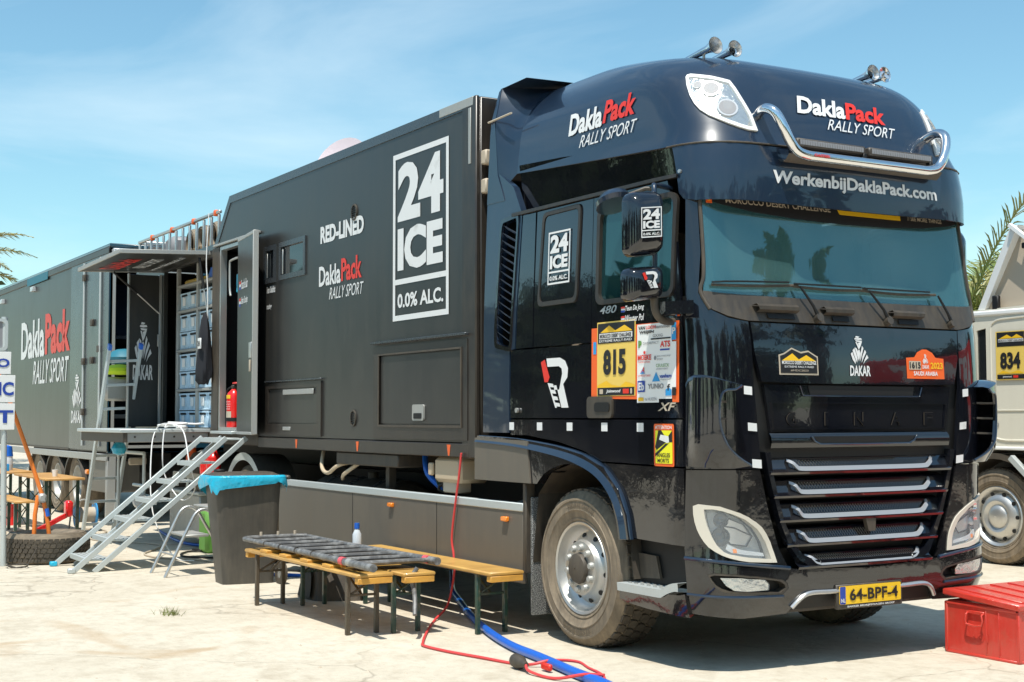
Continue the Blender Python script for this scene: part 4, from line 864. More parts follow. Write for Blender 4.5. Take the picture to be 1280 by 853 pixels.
# ------------------------------------------------------------------ mirrors
for mm in (0, 1):
    my = (lambda p: (p[0]-.22, 2*YC-p[1]-.13, p[2]+.0)) if mm else (lambda p: p)
    def shell(yc, zc, w, h, d, xc=-.36, pts=None, n=26):
        mb = MB(); prof = [(0, .0), (.35, .02), (.7, .12), (.9, .32), (1, .6), (1, 1)]
        out_ = rrect(-w/2, w/2, -h/2, h/2, min(w, h)*.24, 5); vv = []; k = len(out_)
        for s_, q_ in prof[1:]:
            for (a, b_) in out_: vv.append(my((xc+d*(1-q_), yc+a*(.25+.75*s_), zc+b_*(.2+.8*s_)+a*.12)))
        f_ = [tuple(range(k))]
        for i in range(len(prof)-2):
            for j in range(k): f_.append((i*k+j, i*k+(j+1) % k, (i+1)*k+(j+1) % k, (i+1)*k+j))
        f_.append(tuple((len(prof)-2)*k+j for j in range(k))[::-1]); mb.add(vv, f_); return mb
    M1 = P(shell(-.245, 2.655, .245, .385, .13), 'mirror_head', 'paint_black', ang=60)
    mb = MB(); mb.region(rrect(-.355, -.135, 2.475, 2.835, .05), lambda u, v, o: my((-.362-o, u, v)), .002, .004, .2); mb.build('mirror_glass', 'chrome', M1)
    M2 = P(shell(-.25, 2.30, .26, .20, .12), 'mirror_head', 'paint_black', ang=60)
    mb = MB(); mb.region(rrect(-.365, -.135, 2.215, 2.385, .03), lambda u, v, o: my((-.362-o, u, v)), .002, .004, .2); mb.build('mirror_glass', 'chrome', M2)
    mb = MB(); mb.tube([my((-.33, -.155, 2.16)), my((-.33, -.15, 2.45)), my((-.33, -.15, 2.85)), my((-.38, -.10, 2.905)), my((-.44, .06, 2.91))], .016, 10, smooth=4); P(mb, 'mirror_arm', 'paint_sky_sheen')
    mb = MB(); mb.tube([my((-.33, -.155, 2.28)), my((-.33, -.15, 2.15)), my((-.34, -.09, 2.09)), my((-.36, .03, 2.085))], .024, 10, smooth=4); P(mb, 'mirror_arm', 'plastic_dust')
    mb = MB(); vv = [my(p) for p in [(-.36, -.09, 2.115), (-.36, -.09, 2.20), (-.20, .01, 2.205), (-.20, .01, 2.11), (-.27, -.12, 2.12), (-.27, -.12, 2.195), (-.14, -.01, 2.20), (-.14, -.01, 2.12)]]
    mb.add(vv, [(0, 1, 2, 3), (4, 5, 6, 7), (0, 1, 5, 4), (2, 3, 7, 6), (1, 2, 6, 5), (0, 3, 7, 4)]); P(mb, 'arm_cover', 'paint_black')
    # kerb mirror: shallow dish on top
    mb = MB(); n = 20; vv = []
    for r_, h_ in ((.02, .055), (.45, .05), (.8, .035), (1, .0), (.96, -.03), (.7, -.035)):
        for k in range(n): a = 2*math.pi*k/n; vv.append(my((-.80+.15*r_*math.cos(a), -.12+.115*r_*math.sin(a)-.2*.15*r_*math.cos(a), 2.865+h_+.25*(.15*r_*math.cos(a)))))
    f_ = [tuple(range(n))]+[(i*n+k, i*n+(k+1) % n, (i+1)*n+(k+1) % n, (i+1)*n+k) for i in range(5) for k in range(n)]+[tuple(5*n+k for k in range(n))[::-1]]
    mb.add(vv, f_); P(mb, 'kerb_mirror', 'paint_sky_sheen'); mb = MB(); mb.tube([my((-.76, -.1, 2.88)), my((-.62, .0, 2.93)), my((-.60, .05, 2.93))], .014, 8); P(mb, 'mirror_arm', 'plastic_dust')
    if not mm:
        g_ = lambda u, v, o: (-.232+o+.01*abs(u+.245), u, v+.12*(u+.245))
        ice(g_, -.325, -.175, 2.565, 2.745, M1, off=.008)
        g2 = lambda u, v, o: (-.242+o, u, v+.12*(u+.25)); redline(g2, -.31, 2.265, .115, .10, M2)
# ------------------------------------------------------------------ wheels
def tyre(mb, cx, y0, cz, Rr, w, rim, sg=1, n=64):
    """sg=1: outer wall toward -y, at y0"""
    pr = [(rim, .03), (rim+.008, .004), (rim+.02, -.008), (rim+.028, -.010), (rim+.032, -.004), (Rr*.68, -.016), (Rr*.72, -.022), (Rr*.725, -.026), (Rr*.735, -.026), (Rr*.74, -.022), (Rr*.84, -.020), (Rr*.845, -.026), (Rr*.87, -.025), (Rr*.875, -.016), (Rr*.955, .012), (Rr*.965, .03), (Rr*.968, w/2), (Rr*.965, w-.03), (Rr*.86, w+.018), (rim+.03, w), (rim, w-.03)]
    return mb.lathe(pr, (cx, y0, cz), 'y', n, sy=sg)
TYRE_TEXT = True
def treads(mb, cx, y0, cz, Rr, w, sg=1, nb=42, rows=4):
    for j in range(rows):
        for k in range(nb):
            a = 2*math.pi*(k+(.5 if j % 2 else 0))/nb; da = 2*math.pi/nb*.41; ya = y0+sg*(.018+(w-.036)*(j+.07)/rows); yb = y0+sg*(.018+(w-.036)*(j+.93)/rows); ym = (ya+yb)/2
            e = 1 if j in (0, rows-1) else 0; out_ = Rr-(.006 if e else 0); inn = Rr*.955
            pt = lambda r_, t_, y: (cx+r_*math.cos(t_), y, cz+r_*math.sin(t_))
            sk = da*.45
            hexa = [(a-da+sk, ya), (a+da+sk*.2, ya), (a+da*1.12, ym), (a+da-sk, yb), (a-da-sk*.2, yb), (a-da*1.12+.3*sk, ym)]
            v = [pt(out_, t_, y) for t_, y in hexa]+[pt(inn, t_, y) for t_, y in hexa]
            mb.add(v, [(0, 1, 2, 3, 4, 5)]+[(i, (i+1) % 6, 6+(i+1) % 6, 6+i) for i in range(6)])
def wheel(cx, y0, cz, Rr, w, par, front=True, sg=1, tread=True, rimm='alu', cap=True, name='wheel'):
    rim = Rr*.565
    O = (cx, y0, cz)
    if front: pr = [(rim+.002, .03), (rim+.010, .004), (rim+.004, -.006), (rim-.012, .0), (rim-.022, .045), (rim-.045, .075), (rim-.062, .082), (Rr*.355, .028), (Rr*.345, .012), (Rr*.335, -.004), (Rr*.20, -.010), (Rr*.17, -.006), (Rr*.165, .03)]
    else: pr = [(rim+.002, .03), (rim+.010, .004), (rim+.004, -.006), (rim-.012, .0), (rim-.025, .10), (rim-.05, .14), (Rr*.36, .16), (Rr*.30, .165), (Rr*.2, .15), (Rr*.16, .15), (Rr*.16, .05), (Rr*.1, .04), (.01, .04)]
    Wl = MB().lathe(pr, O, 'y', 48, sy=sg).build(name, rimm, par)
    mb = MB(); tyre(mb, cx, y0, cz, Rr, w, rim, sg); mb.build('tyre', 'tyre_wall', Wl, ang=50)
    if front and sg > 0:
        def tm(u, v, o): a = 1.9-u/(Rr*.79); r_ = Rr*.785+v; return (cx+r_*math.cos(a), y0-.0275-o, cz+r_*math.sin(a))
        for u0, s_ in ((0, 'TRAILGRIP'), (1.3, '315/80 R22.5')): text('sidewall_lettering', s_, tm, u0, -.018, .34, .036, 'tyre_text', Wl, bold=.03, off=.001)
    if tread:
        mb = MB(); treads(mb, cx, y0, cz, Rr, w, sg); mb.build('tyre_tread', 'rubber', Wl, smooth=False, recalc=True)
    if front:
        mb = MB(); mb.lathe([(Rr*.198, .03), (Rr*.195, -.022), (Rr*.18, -.038), (Rr*.14, -.046), (.004, -.052)], O, 'y', 12, sy=sg); mb.build('hub_cap', 'plastic_dust', Wl)
        for k in range(10):
            a = 2*math.pi*(k+.3)/10; r_ = Rr*.262; x, z = cx+r_*math.cos(a), cz+r_*math.sin(a)
            MB().tube([(x, y0+sg*.0, z), (x, y0-sg*.012, z), (x, y0-sg*.03, z)], [.027, .025, .018], 12).build('wheel_nut', 'alu_dull', Wl)
            a += .3; r_ = Rr*.405; x, z = cx+r_*math.cos(a), cz+r_*math.sin(a); n_ = Vector((math.cos(a)*.45, -sg, math.sin(a)*.45)).normalized(); p_ = Vector((x, y0+sg*.054, z))
            MB().tube([p_-n_*.02, p_+n_*.006], .0165, 14).build('hand_hole', 'black', Wl)
    return Wl
wheel(-1.417, .035, .512, .530, .33, TR)
wheel(-1.417, 2*YC-.035, .512, .530, .33, TR, sg=-1)
for x in (-7.75, -9.1):
    for y0, sg in ((.03, 1), (2*YC-.03, -1)): wheel(x, y0, .512, .52, .30, TR, front=False, sg=sg, tread=False, rimm='alu_dull')
P(MB().box(-11.0, -.6, .75, .87, .72, 1.0), 'chassis_rail', 'black'); P(MB().box(-11.0, -.6, 1.62, 1.74, .72, 1.0), 'chassis_rail', 'black')
P(MB().cyl((-1.417, .3, .50), (-1.417, 2.2, .50), .07, 12), 'axle', 'plastic'); P(MB().box(-1.2, -.6, .45, 2.05, .42, 1.1, .05), 'engine_block', 'black'); P(MB().box(-2.5, -1.75, .6, 1.9, .45, 1.1, .05), 'gearbox', 'black')
P(MB().cyl((-7.75, .3, .5), (-7.75, 2.2, .5), .09, 12), 'axle', 'plastic')
# mudguards over the rear wheels
for x in (-7.75, -9.1):
    v = []; n = 20
    for i in range(n+1):
        a = rad(8+164*i/n)
        for y, r_ in ((-.02, .585), (-.02, .615), (.38, .60), (.38, .585)): v.append((x+r_*math.cos(a), y, .52+r_*math.sin(a)))
    P(MB().add(v, [(i*4+k, i*4+(k+1) % 4, (i+1)*4+(k+1) % 4, (i+1)*4+k) for i in range(n) for k in range(4)]), 'mudguard', 'plastic')
    v = []
    for i in range(n+1):
        a = rad(8+164*i/n); v += [(x+.545*math.cos(a), -.026, .52+.545*math.sin(a)), (x+.625*math.cos(a), -.026, .52+.625*math.sin(a))]
    P(MB().add(v, [(2*i, 2*i+1, 2*i+3, 2*i+2) for i in range(n)]), 'mudguard_edge', 'galv')
# ------------------------------------------------------------------ box body
DOOR = (-8.60, -7.88, 1.37, 3.41); CMP = (-10.75, -8.86, 1.40, 3.33)
W1 = (-7.21, -6.94, 2.91, 3.235); W2 = (-6.78, -6.15, 2.915, 3.235)
rc = lambda b_, g=0: [(b_[0]-g, b_[2]-g), (b_[1]+g, b_[2]-g), (b_[1]+g, b_[3]+g), (b_[0]-g, b_[3]+g)]
prof = [(-2.87, 1.32), (-2.87, 3.88), (-8.30, 3.88), (-8.72, 3.44), (-11.95, 3.44), (-11.95, 1.36), (-8.60, 1.36), (-7.3, 1.32)]
P(MB().region([prof, rc(DOOR), rc(CMP), rc(W1), rc(W2)], SP, 0, .05, .9), 'side_wall', 'box_panel')
P(MB().region(prof, sideY(2.49), 0, .04, .9), 'side_wall', 'box_panel')
top = [(-2.80, 3.95), (-8.32, 3.95), (-8.80, 3.47), (-11.97, 3.47)]
for i in range(3):
    a, b_ = top[i], top[i+1]
    P(MB().add([(a[0], .0, a[1]), (b_[0], .0, b_[1]), (b_[0], 2.49, b_[1]), (a[0], 2.49, a[1])], [(0, 1, 2, 3)]), 'roof_sheet', 'box_trim')
ext = [(-2.80, 3.95), (-8.32, 3.95), (-8.80, 3.47), (-11.97, 3.47), (-11.97, 3.41), (-8.745, 3.41), (-8.29, 3.87), (-2.80, 3.87)]
P(MB().prism(ext, SP, .008, -.03), 'roof_edge_trim', 'box_trim'); P(MB().prism(ext, sideY(2.49), .0, -.04), 'roof_edge_trim', 'box_trim')
P(MB().box(-2.98, -2.76, -.012, .03, 1.20, 3.955, .01), 'corner_post', 'box_dark'); P(MB().box(-2.87, -2.832, -.016, -.010, 3.44, 3.87, .002), 'corner_strip', 'alu_dull')
P(MB().box(-3.35, -2.80, -.013, -.004, 3.885, 3.952, .002), 'corner_strip', 'alu_dull')
P(MB().box(-2.84, -2.76, .03, 2.49, 1.2, 3.95, .01), 'front_wall', 'box_dark')
for z in (3.2, 3.42): P(MB().box(-2.76, -2.68, .03, .10, z, z+.11, .01), 'wall_bracket', 'cream')
P(MB().box(-11.97, -11.93, .0, 2.49, 1.36, 3.44, .005), 'rear_wall', 'box_dark')
P(MB().box(-11.95, -2.8, .05, 2.44, 1.27, 1.32, .005), 'box_floor', 'plastic')
RL = P(MB().box(-7.35, -2.86, -.014, .03, 1.205, 1.312, .006), 'bottom_rail', 'box_dark'); P(MB().box(-11.97, -7.36, -.012, .03, 1.22, 1.35, .006), 'bottom_rail', 'plastic_dust')
for x in (-4.88, -3.18, -6.3): MB().add([(x-.03, -.016, 1.30), (x+.03, -.016, 1.30), (x+.012, -.016, 1.215), (x-.012, -.016, 1.215)], [(0, 1, 2, 3)]).build('red_marker', 'orange', RL)
# interior of box
P(MB().box(-8.80, -7.6, .9, .93, 1.33, 3.42), 'interior_wall', 'interior'); P(MB().box(-8.84, -8.80, .05, .9, 1.33, 3.42), 'interior_wall', 'interior'); P(MB().box(-7.6, -7.57, .05, .9, 1.33, 3.42), 'interior_wall', 'interior')
P(MB().box(-10.93, -8.85, .85, .88, 1.33, 3.42), 'interior_wall', 'interior'); P(MB().box(-10.93, -8.80, .05, .88, 3.36, 3.40), 'interior_ceiling', 'interior'); P(MB().box(-8.78, -7.6, .05, .9, 3.41, 3.42), 'interior_ceiling', 'interior')
P(MB().box(-7.4, -6.0, .3, .33, 2.8, 3.4), 'interior_wall', 'interior')
# door frame
fr = MB(); d = .035
P(MB().region([rc(DOOR, .0), rc(DOOR, -d)], SP, .012, .07, 1), 'door_frame', 'alu')
P(MB().box(-8.62, -7.93, -.10, 0, 1.335, 1.365), 'door_sill', 'galv')
P(MB().box(-8.86, -8.63, -.012, .0, 1.37, 3.42, .004), 'door_post', 'plastic_dust')
P(MB().box(-8.80, -7.35, -.03, .0, 3.43, 3.455), 'drip_rail', 'alu_dull')
# open door leaf
ang = rad(-8.3); hx, hy = -7.86, -.02
DL = Matrix.Translation((hx, hy, 0)) @ Matrix.Rotation(ang, 4, 'Z')
LF = P(MB().box(0, .80, -.045, 0, 1.36, 3.40, .008, DL), 'open_door', 'box_panel')
MB().box(.785, .812, -.052, .006, 1.34, 3.42, .004, DL).build('door_edge', 'alu_dull', LF); MB().box(0, .80, -.05, .004, 3.385, 3.42, .004, DL).build('door_edge', 'alu_dull', LF); MB().box(0, .80, -.05, .004, 1.335, 1.365, .004, DL).build('door_edge', 'alu_dull', LF)
MB().box(.64, .75, -.055, -.04, 2.12, 2.28, .01, DL).build('lock_case', 'alu', LF); MB().box(.67, .72, -.058, -.045, 1.98, 2.10, .004, DL).build('lock_plate', 'cream', LF)
dm = lambda u, v, o: tuple(DL @ Vector((u, -.045-o, v)))
for z, s_ in ((2.86, 'Pascal de Baar'), (2.68, 'Stefan Slootjes')):
    MB().region([(.10, z), (.18, z), (.18, z+.09), (.10, z+.09)], dm, .002, 0, 9).build('flag_sticker', 'decal_white', LF, recalc=False); MB().region([(.10, z+.06), (.18, z+.06), (.18, z+.09), (.10, z+.09)], dm, .003, 0, 9).build('flag_red', 'decal_red', LF, recalc=False)
    MB().region([(.10, z), (.18, z), (.18, z+.03), (.10, z+.03)], dm, .003, 0, 9).build('flag_blue', 'navy', LF, recalc=False); text('lettering', s_, dm, .20, z, .34, .10, 'decal_white', LF, bold=.02, shear=.3)
# windows in the box
for wn in (W1, W2):
    Wn = P(MB().region([rc(wn, .03), rc(wn, -.02)], SP, .014, .05, 1), 'box_window', 'box_trim'); MB().region(rc(wn, -.02), SP, -.01, .006, 1).build('pane', 'glass_dark', Wn)
    MB().box(wn[0]+.05, wn[0]+.07, -.008, 0, wn[2]+.03, wn[3]-.04).build('curtain_rail', 'alu', Wn)
text('lettering', 'Team DaklaPack', SP, -7.16, 2.78, .24, .07, 'decal_white', TR, bold=.02, shear=.3); text('lettering', 'racing', SP, -7.16, 2.60, .14, .07, 'decal_white', TR, bold=.02, shear=.3)
# writing on the box
ice(SP, -4.20, -3.205, 2.315, 3.72, TR, off=.004)
bt = lambda s_, x, z, w, h, m_, b=.02, sh=0, **k: text('lettering', s_, SP, x, z, w, h, m_, TR, bold=b, shear=sh, off=.004, **k)
bt('RED-LINED', -5.76, 3.14, .97, .16, 'decal_white', .045)
for z in (): P(MB().box(-5.75, -4.80, -.0048, -.004, z, z+.009, .0), 'letter_cut', 'box_panel')
bt('Dakla', -5.79, 2.735, .50, .19, 'decal_white', .025); bt('Pack', -5.275, 2.745, .445, .21, 'decal_red', .03); bt('RALLY SPORT', -5.55, 2.60, .76, .11, 'decal_white', .0, .35)
for z in (3.345, 1.505):
    V = P(MB().region([ell(-4.995, z, .062, .075), ell(-4.995, z, .048, .06)], SP, .012, .014, 9), 'round_vent', 'plastic')
    for k in range(5): MB().box(-5.04, -4.95, -.012, -.002, z-.045+k*.02, z-.037+k*.02, .001).build('vent_fin', 'black', V)
# lockers
HT = P(MB().region([[(-4.55, 1.335), (-4.55, 2.11), (-2.88, 2.11), (-2.88, 1.335)], [(-4.43, 1.45), (-4.43, 2.035), (-2.98, 2.035), (-2.98, 1.45)]], SP, .018, .03, 9), 'locker_frame', 'box_dark')
MB().region([(-4.42, 1.46), (-4.42, 2.025), (-2.99, 2.025), (-2.99, 1.46)], SP, .008, .02, 9).build('locker_lid', 'box_panel', HT)
MB().box(-4.56, -2.87, -.045, 0, 2.135, 2.155, .003).build('drip_rail', 'box_trim', HT)
MB().region([ [(-4.45, 1.43), (-4.45, 2.05), (-2.965, 2.05), (-2.965, 1.43)], [(-4.43, 1.45), (-4.43, 2.035), (-2.98, 2.035), (-2.98, 1.45)]], SP, .026, .02, 9).build('lid_seal', 'plastic_dust', HT)
lt = MB().region(rrect(-3.80, -3.60, 1.485, 1.615, .02), SP, .022, .02, 9).build('latch', 'alu_dull', HT); MB().region(rrect(-3.77, -3.63, 1.50, 1.545, .01), SP, .026, .01, 9).build('latch_grip', 'black', HT)
H2 = P(MB().region([[(-7.14, 1.335), (-7.14, 1.855), (-5.70, 1.855), (-5.70, 1.335)], [(-7.06, 1.45), (-7.06, 1.80), (-5.80, 1.80), (-5.80, 1.45)]], SP, .018, .03, 9), 'locker_frame', 'box_dark')
MB().region([(-7.05, 1.46), (-7.05, 1.79), (-5.81, 1.79), (-5.81, 1.46)], SP, .006, .02, 9).build('locker_lid', 'box_panel', H2); MB().box(-7.15, -5.69, -.03, 0, 1.865, 1.88, .003).build('drip_rail', 'box_trim', H2)
MB().box(-6.65, -5.88, -.022, -.01, 1.735, 1.785, .003).build('label_strip', 'alu_dull', H2); MB().box(-6.65, -6.45, -.022, -.01, 1.385, 1.42, .003).build('label_strip', 'alu_dull', H2)
# side skirt
SK = P(MB().box(-6.78, -2.09, -.004, .03, .34, .855, .008), 'side_skirt', 'skirt')
MB().box(-6.80, -2.08, -.012, .04, .845, .905, .006).build('skirt_capping', 'galv', SK)
MB().box(-3.35, -3.12, -.010, .0, .36, .84, .004).build('skirt_patch', 'plastic_dust', SK) if False else None
for x in (-4.20, -2.32):
    MB().box(x-.04, x+.04, -.035, -.003, .765, .80, .006).build('side_marker', 'amber', SK)
for x in (-5.0, -3.40): MB().box(x-.004, x+.004, -.0052, .0, .345, .845, .0).build('skirt_joint', 'black', SK)
P(MB().add([(-6.5, .04, .34), (-6.3, .04, .34), (-6.1, .3, .2), (-6.35, .3, .2)], [(0, 1, 2, 3)]), 'skirt_bracket', 'plastic') if False else None
P(MB().box(-11.8, -2.9, 1.15, 1.35, .38, 1.2, .01), 'underbody_blocker', 'black'); P(MB().box(-11.8, -2.0, 2.44, 2.47, .34, 1.2, .01), 'far_skirt', 'skirt')  # black block and far skirt added to darken the gap under the box
# tanks and gear behind and above the skirt
for x0, x1, r_ in ((-6.4, -4.75, .33), (-2.75, -2.15, .27)):
    mb = MB(); mb.tube([(x0, .42, .62), (x0+.03, .42, .62), (x1-.03, .42, .62), (x1, .42, .62)], [r_*.9, r_, r_, r_*.9], 28); Tk = P(mb, 'fuel_tank', 'plastic' if r_ > .3 else 'alu_dull')
    for xx in (x0+.3, (x0+x1)/2, x1-.3): mb = MB(); mb.tube([(xx-.03, .42, .62), (xx+.03, .42, .62)], r_+.01, 28); mb.build('tank_strap', 'box_trim', Tk)
    MB().cyl(((x0+x1)/2+.1, .42, .62+r_-.01), ((x0+x1)/2+.1, .42, .62+r_+.05), .05, 16).build('filler_cap', 'plastic_dust', Tk)
P(MB().box(-5.42, -4.14, .02, .4, 1.09, 1.20, .01), 'gear_box', 'plastic_dust')
J = P(MB().box(-3.52, -3.09, .03, .30, 1.0, 1.20, .03), 'coolant_bottle', 'jug'); MB().box(-3.42, -3.2, .06, .2, .92, 1.01, .01).build('bottle_pump', 'cream', J); MB().box(-3.60, -3.53, .02, .05, 1.05, 1.15, .01).build('bottle_ear', 'jug', J)
P(MB().tube([(-5.9, .1, 1.2), (-5.75, .02, 1.05), (-5.6, .02, 1.0), (-5.4, .05, 1.08), (-5.35, .3, 1.12)], .018, 8, smooth=5), 'yellow_hose', 'jug'); P(MB().tube([(-5.45, .1, .95), (-5.3, .05, 1.0), (-5.1, .1, 1.1)], .018, 8, smooth=5), 'yellow_hose', 'jug')
P(MB().tube([(-4.0, .2, 1.2), (-3.85, .15, 1.05), (-3.65, .2, .92)], .025, 8, smooth=4), 'air_line', 'blue_hose'); P(MB().tube([(-3.6, .2, 1.2), (-3.68, .15, 1.05), (-3.7, .2, .93)], .02, 8, smooth=4), 'air_line', 'leg_green')
mb = MB(); mb.tube([(-3.62+.05*math.cos(i*.7), .18+.03*math.sin(i), .93+.04*math.sin(i*.7)+i*.003) for i in range(20)], .012, 6); P(mb, 'coiled_line', 'plastic')
P(MB().box(-4.65, -4.58, .15, .22, .9, 1.2), 'support_post', 'plastic_dust')
# flap, hatch and panel round the open compartment
AW = P(MB().add([(-10.82, 0, 3.335), (-8.98, 0, 3.375), (-8.98, -1.02, 3.335), (-10.82, -1.03, 3.295), (-10.82, 0, 3.365), (-8.98, 0, 3.405), (-8.98, -1.02, 3.365), (-10.82, -1.03, 3.325)], [(0, 1, 2, 3), (7, 6, 5, 4), (0, 1, 5, 4), (1, 2, 6, 5), (2, 3, 7, 6), (3, 0, 4, 7)]), 'raised_hatch', 'box_panel')
for a, b_ in (((-10.82, -1.035, 3.31), (-8.97, -1.025, 3.35)), ((-10.82, 0, 3.35), (-10.82, -1.03, 3.31)), ((-8.97, 0, 3.39), (-8.97, -1.02, 3.35))): MB().obox(a, b_, .02, .045).build('hatch_edge', 'alu_dull', AW)
hm = lambda u, v, o: (-10.82+u, -v, 3.333-o+(u/1.84*.04)-v*.04)
text('lettering', 'DaklaPack', hm, .30, .62, 1.0, .25, 'decal_red', AW, bold=.02, off=.004); text('lettering', 'RALLY SPORT', hm, .45, .36, .9, .16, 'decal_white', AW, shear=.2, off=.004, bold=.01); text('lettering', 'www.daklapack.nl', hm, .2, .14, 1.3, .12, 'decal_white', AW, off=.004, bold=.01)
for a, b_ in (((-9.0, -.12, 3.33), (-8.93, -.03, 2.62)), ((-10.78, -.62, 3.30), (-10.80, -.03, 2.80))): P(MB().tube([a, tuple((Vector(a)+Vector(b_))/2)], .016, 8), 'gas_strut', 'black'); P(MB().tube([tuple((Vector(a)+Vector(b_))/2), b_], .009, 8), 'strut_rod', 'alu')
PF = P(MB().box(-10.84, -8.90, -1.02, -.0, 1.345, 1.385, .006), 'drop_platform', 'galv'); MB().box(-10.8, -8.92, -.98, -.93, 1.24, 1.345, .005).build('platform_beam', 'plastic_dust', PF); MB().box(-8.98, -8.93, -.95, -.02, 1.24, 1.345, .005).build('platform_beam', 'alu_dull', PF)
for k in range(4): MB().cyl((-8.925, -.85+k*.22, 1.30), (-8.918, -.85+k*.22, 1.30), .012, 8).build('beam_bolt', 'plastic', PF)
SPn = P(MB().box(-10.86, -10.82, -.41, -.02, 1.40, 3.29, .008), 'swung_door', 'box_panel'); MB().box(-10.87, -10.81, -.04, -.005, 1.38, 3.30, .004).build('door_edge', 'alu', SPn); MB().box(-10.87, -10.81, -.425, -.405, 1.38, 3.30, .004).build('door_edge', 'alu_dull', SPn)
MB().box(-10.82, -10.79, -.06, -.03, 2.4, 2.55).build('hinge', 'alu', SPn); nomad(FYp(-10.819), -.36, 1.98, .25, .72, 'decal_white', SPn)
# shelf rack inside the compartment
SH = P(MB().box(-10.43, -10.36, .06, .10, 1.34, 3.34, .004), 'shelf_rack', 'alu_dull')
for x in (-9.62, -8.90): MB().box(x-.035, x+.035, .06, .10, 1.34, 3.34, .004).build('rack_post', 'alu_dull', SH)
for z in (3.13, 2.82, 2.34, 1.86, 1.385): MB().box(-10.4, -8.9, .055, .8, z-.035, z-.005, .004).build('shelf', 'alu_dull', SH)
# low roof edge above the compartment with the roof rack
MB_ = P(MB().box(-11.92, -8.66, -.01, .03, 3.81, 3.845, .008), 'roof_rack', 'alu')
MB().box(-11.92, -8.66, 1.6, 1.65, 3.80, 3.85, .008).build('rack_rail', 'alu', MB_); MB().box(-11.92, -11.88, .0, 1.65, 3.80, 3.85, .008).build('rack_rail', 'alu', MB_)
for i in range(13):
    x = -11.88+i*.265; MB().box(x-.02, x+.02, -.005, .02, 3.47, 3.80, .003).build('rack_upright', 'alu', MB_)
    if i % 2 == 0: MB().box(x-.02, x+.02, 1.61, 1.64, 3.47, 3.80, .003).build('rack_upright', 'alu', MB_)
for x in (-11.3, -10.45, -9.6, -8.8): MB().box(x-.03, x+.03, -.02, .035, 3.79, 3.86, .01).build('ratchet_strap', 'orange', MB_)
P(MB().cyl((-6.9, 1.0, 3.94), (-6.9, 1.0, 4.3), .04, 10), 'dish_mast', 'alu_dull')
# satellite dish on the roof
dish_c = Vector((-6.95, .75, 4.12)); dn = Vector((.42, -.75, .35)).normalized(); du = dn.orthogonal().normalized(); dv = dn.cross(du); mb = MB(); v = []
for i in range(7):
    r_ = .33*i/6
    for k in range(24): a = 2*math.pi*k/24; v.append(dish_c+(du*math.cos(a)+dv*math.sin(a))*r_+dn*(r_*r_*.6))
mb.add(v, [(i*24+k, i*24+(k+1) % 24, (i+1)*24+(k+1) % 24, (i+1)*24+k) for i in range(6) for k in range(24)]); P(mb, 'satellite_dish', 'pink_dish')
# ================================================================== loads carried on and in the truck
grp = 'blue plastic crates on the shelf rack inside the truck'
rows = [(2.82, 1), (2.34, 2), (1.86, 2), (1.385, 2)]; ordn = ['top', 'second', 'third', 'bottom']
def crate_mb(w, h, d):
    mb = MB(); mb.box(0, w, 0, d, 0, h, .01); mb.box(-.006, w+.006, -.008, .02, h-.03, h, .004); mb.box(-.004, w+.004, -.006, .02, 0, .02, .004)
    for k in range(3): mb.box(.02+k*(w-.05)/2, .03+k*(w-.05)/2, -.006, .01, .02, h-.03, .002)
    return mb
cm = crate_mb(.33, .205, .5)
proto = None
for ci, x0 in enumerate((-10.34, -9.57)):
    for ri, (z, nl) in enumerate(rows):
        for ly in range(nl):
            for sd in range(2 if ci == 0 else 2):
                x = x0+sd*.345-(.035 if ci else 0); w = .33
                lab = f"blue plastic crate, {ordn[ri]} shelf, {'left' if ci == 0 else 'right'} bay of the truck rack, "+(f"{'upper' if ly else 'lower'} {'right' if sd else 'left'} of four" if nl == 2 else f"{'right' if sd else 'left'} of two")
                if proto is None:
                    r_ = cm.build('plastic_crate', 'crate_blue', None); r_.location = (x, .09, z+ly*.215); tag(r_, lab, 'crate', grp)
                    a = MB().box(.11, .21, -.012, -.004, .05, .15, .003).build('crate_label', 'white', r_, local=True); b_ = MB().box(.06, .27, -.010, -.004, .16, .185, .003).build('hand_slot', 'black', r_, local=True); proto = (r_, a, b_)
                else:
                    r_ = proto[0].copy(); C.objects.link(r_); r_.location = (x, .09, z+ly*.215); tag(r_, lab, 'crate', grp)
                    for q in proto[1:]: c_ = q.copy(); C.objects.link(c_); c_.parent = r_
Yb = MB().box(-10.3, -9.3, .12, .5, 3.13, 3.19, .02, Matrix.Rotation(.0, 4, 'Z')); o = Yb.build('folded_board', 'yellow', None); tag(o, 'yellow board lying on top of the shelf rack inside the truck', 'board')
o = MB().add([(-9.35, .10, 3.14), (-9.0, .10, 3.14), (-8.95, .10, 3.20), (-9.25, .10, 3.26), (-9.35, .4, 3.14), (-9.0, .4, 3.14), (-8.95, .4, 3.20), (-9.25, .4, 3.26)], [(0, 1, 2, 3), (4, 5, 6, 7), (0, 1, 5, 4), (1, 2, 6, 5), (2, 3, 7, 6), (3, 0, 4, 7)]).build('folded_tarp', 'blue_hose', None); tag(o, 'folded blue tarp on top of the shelf rack inside the truck', 'tarp')
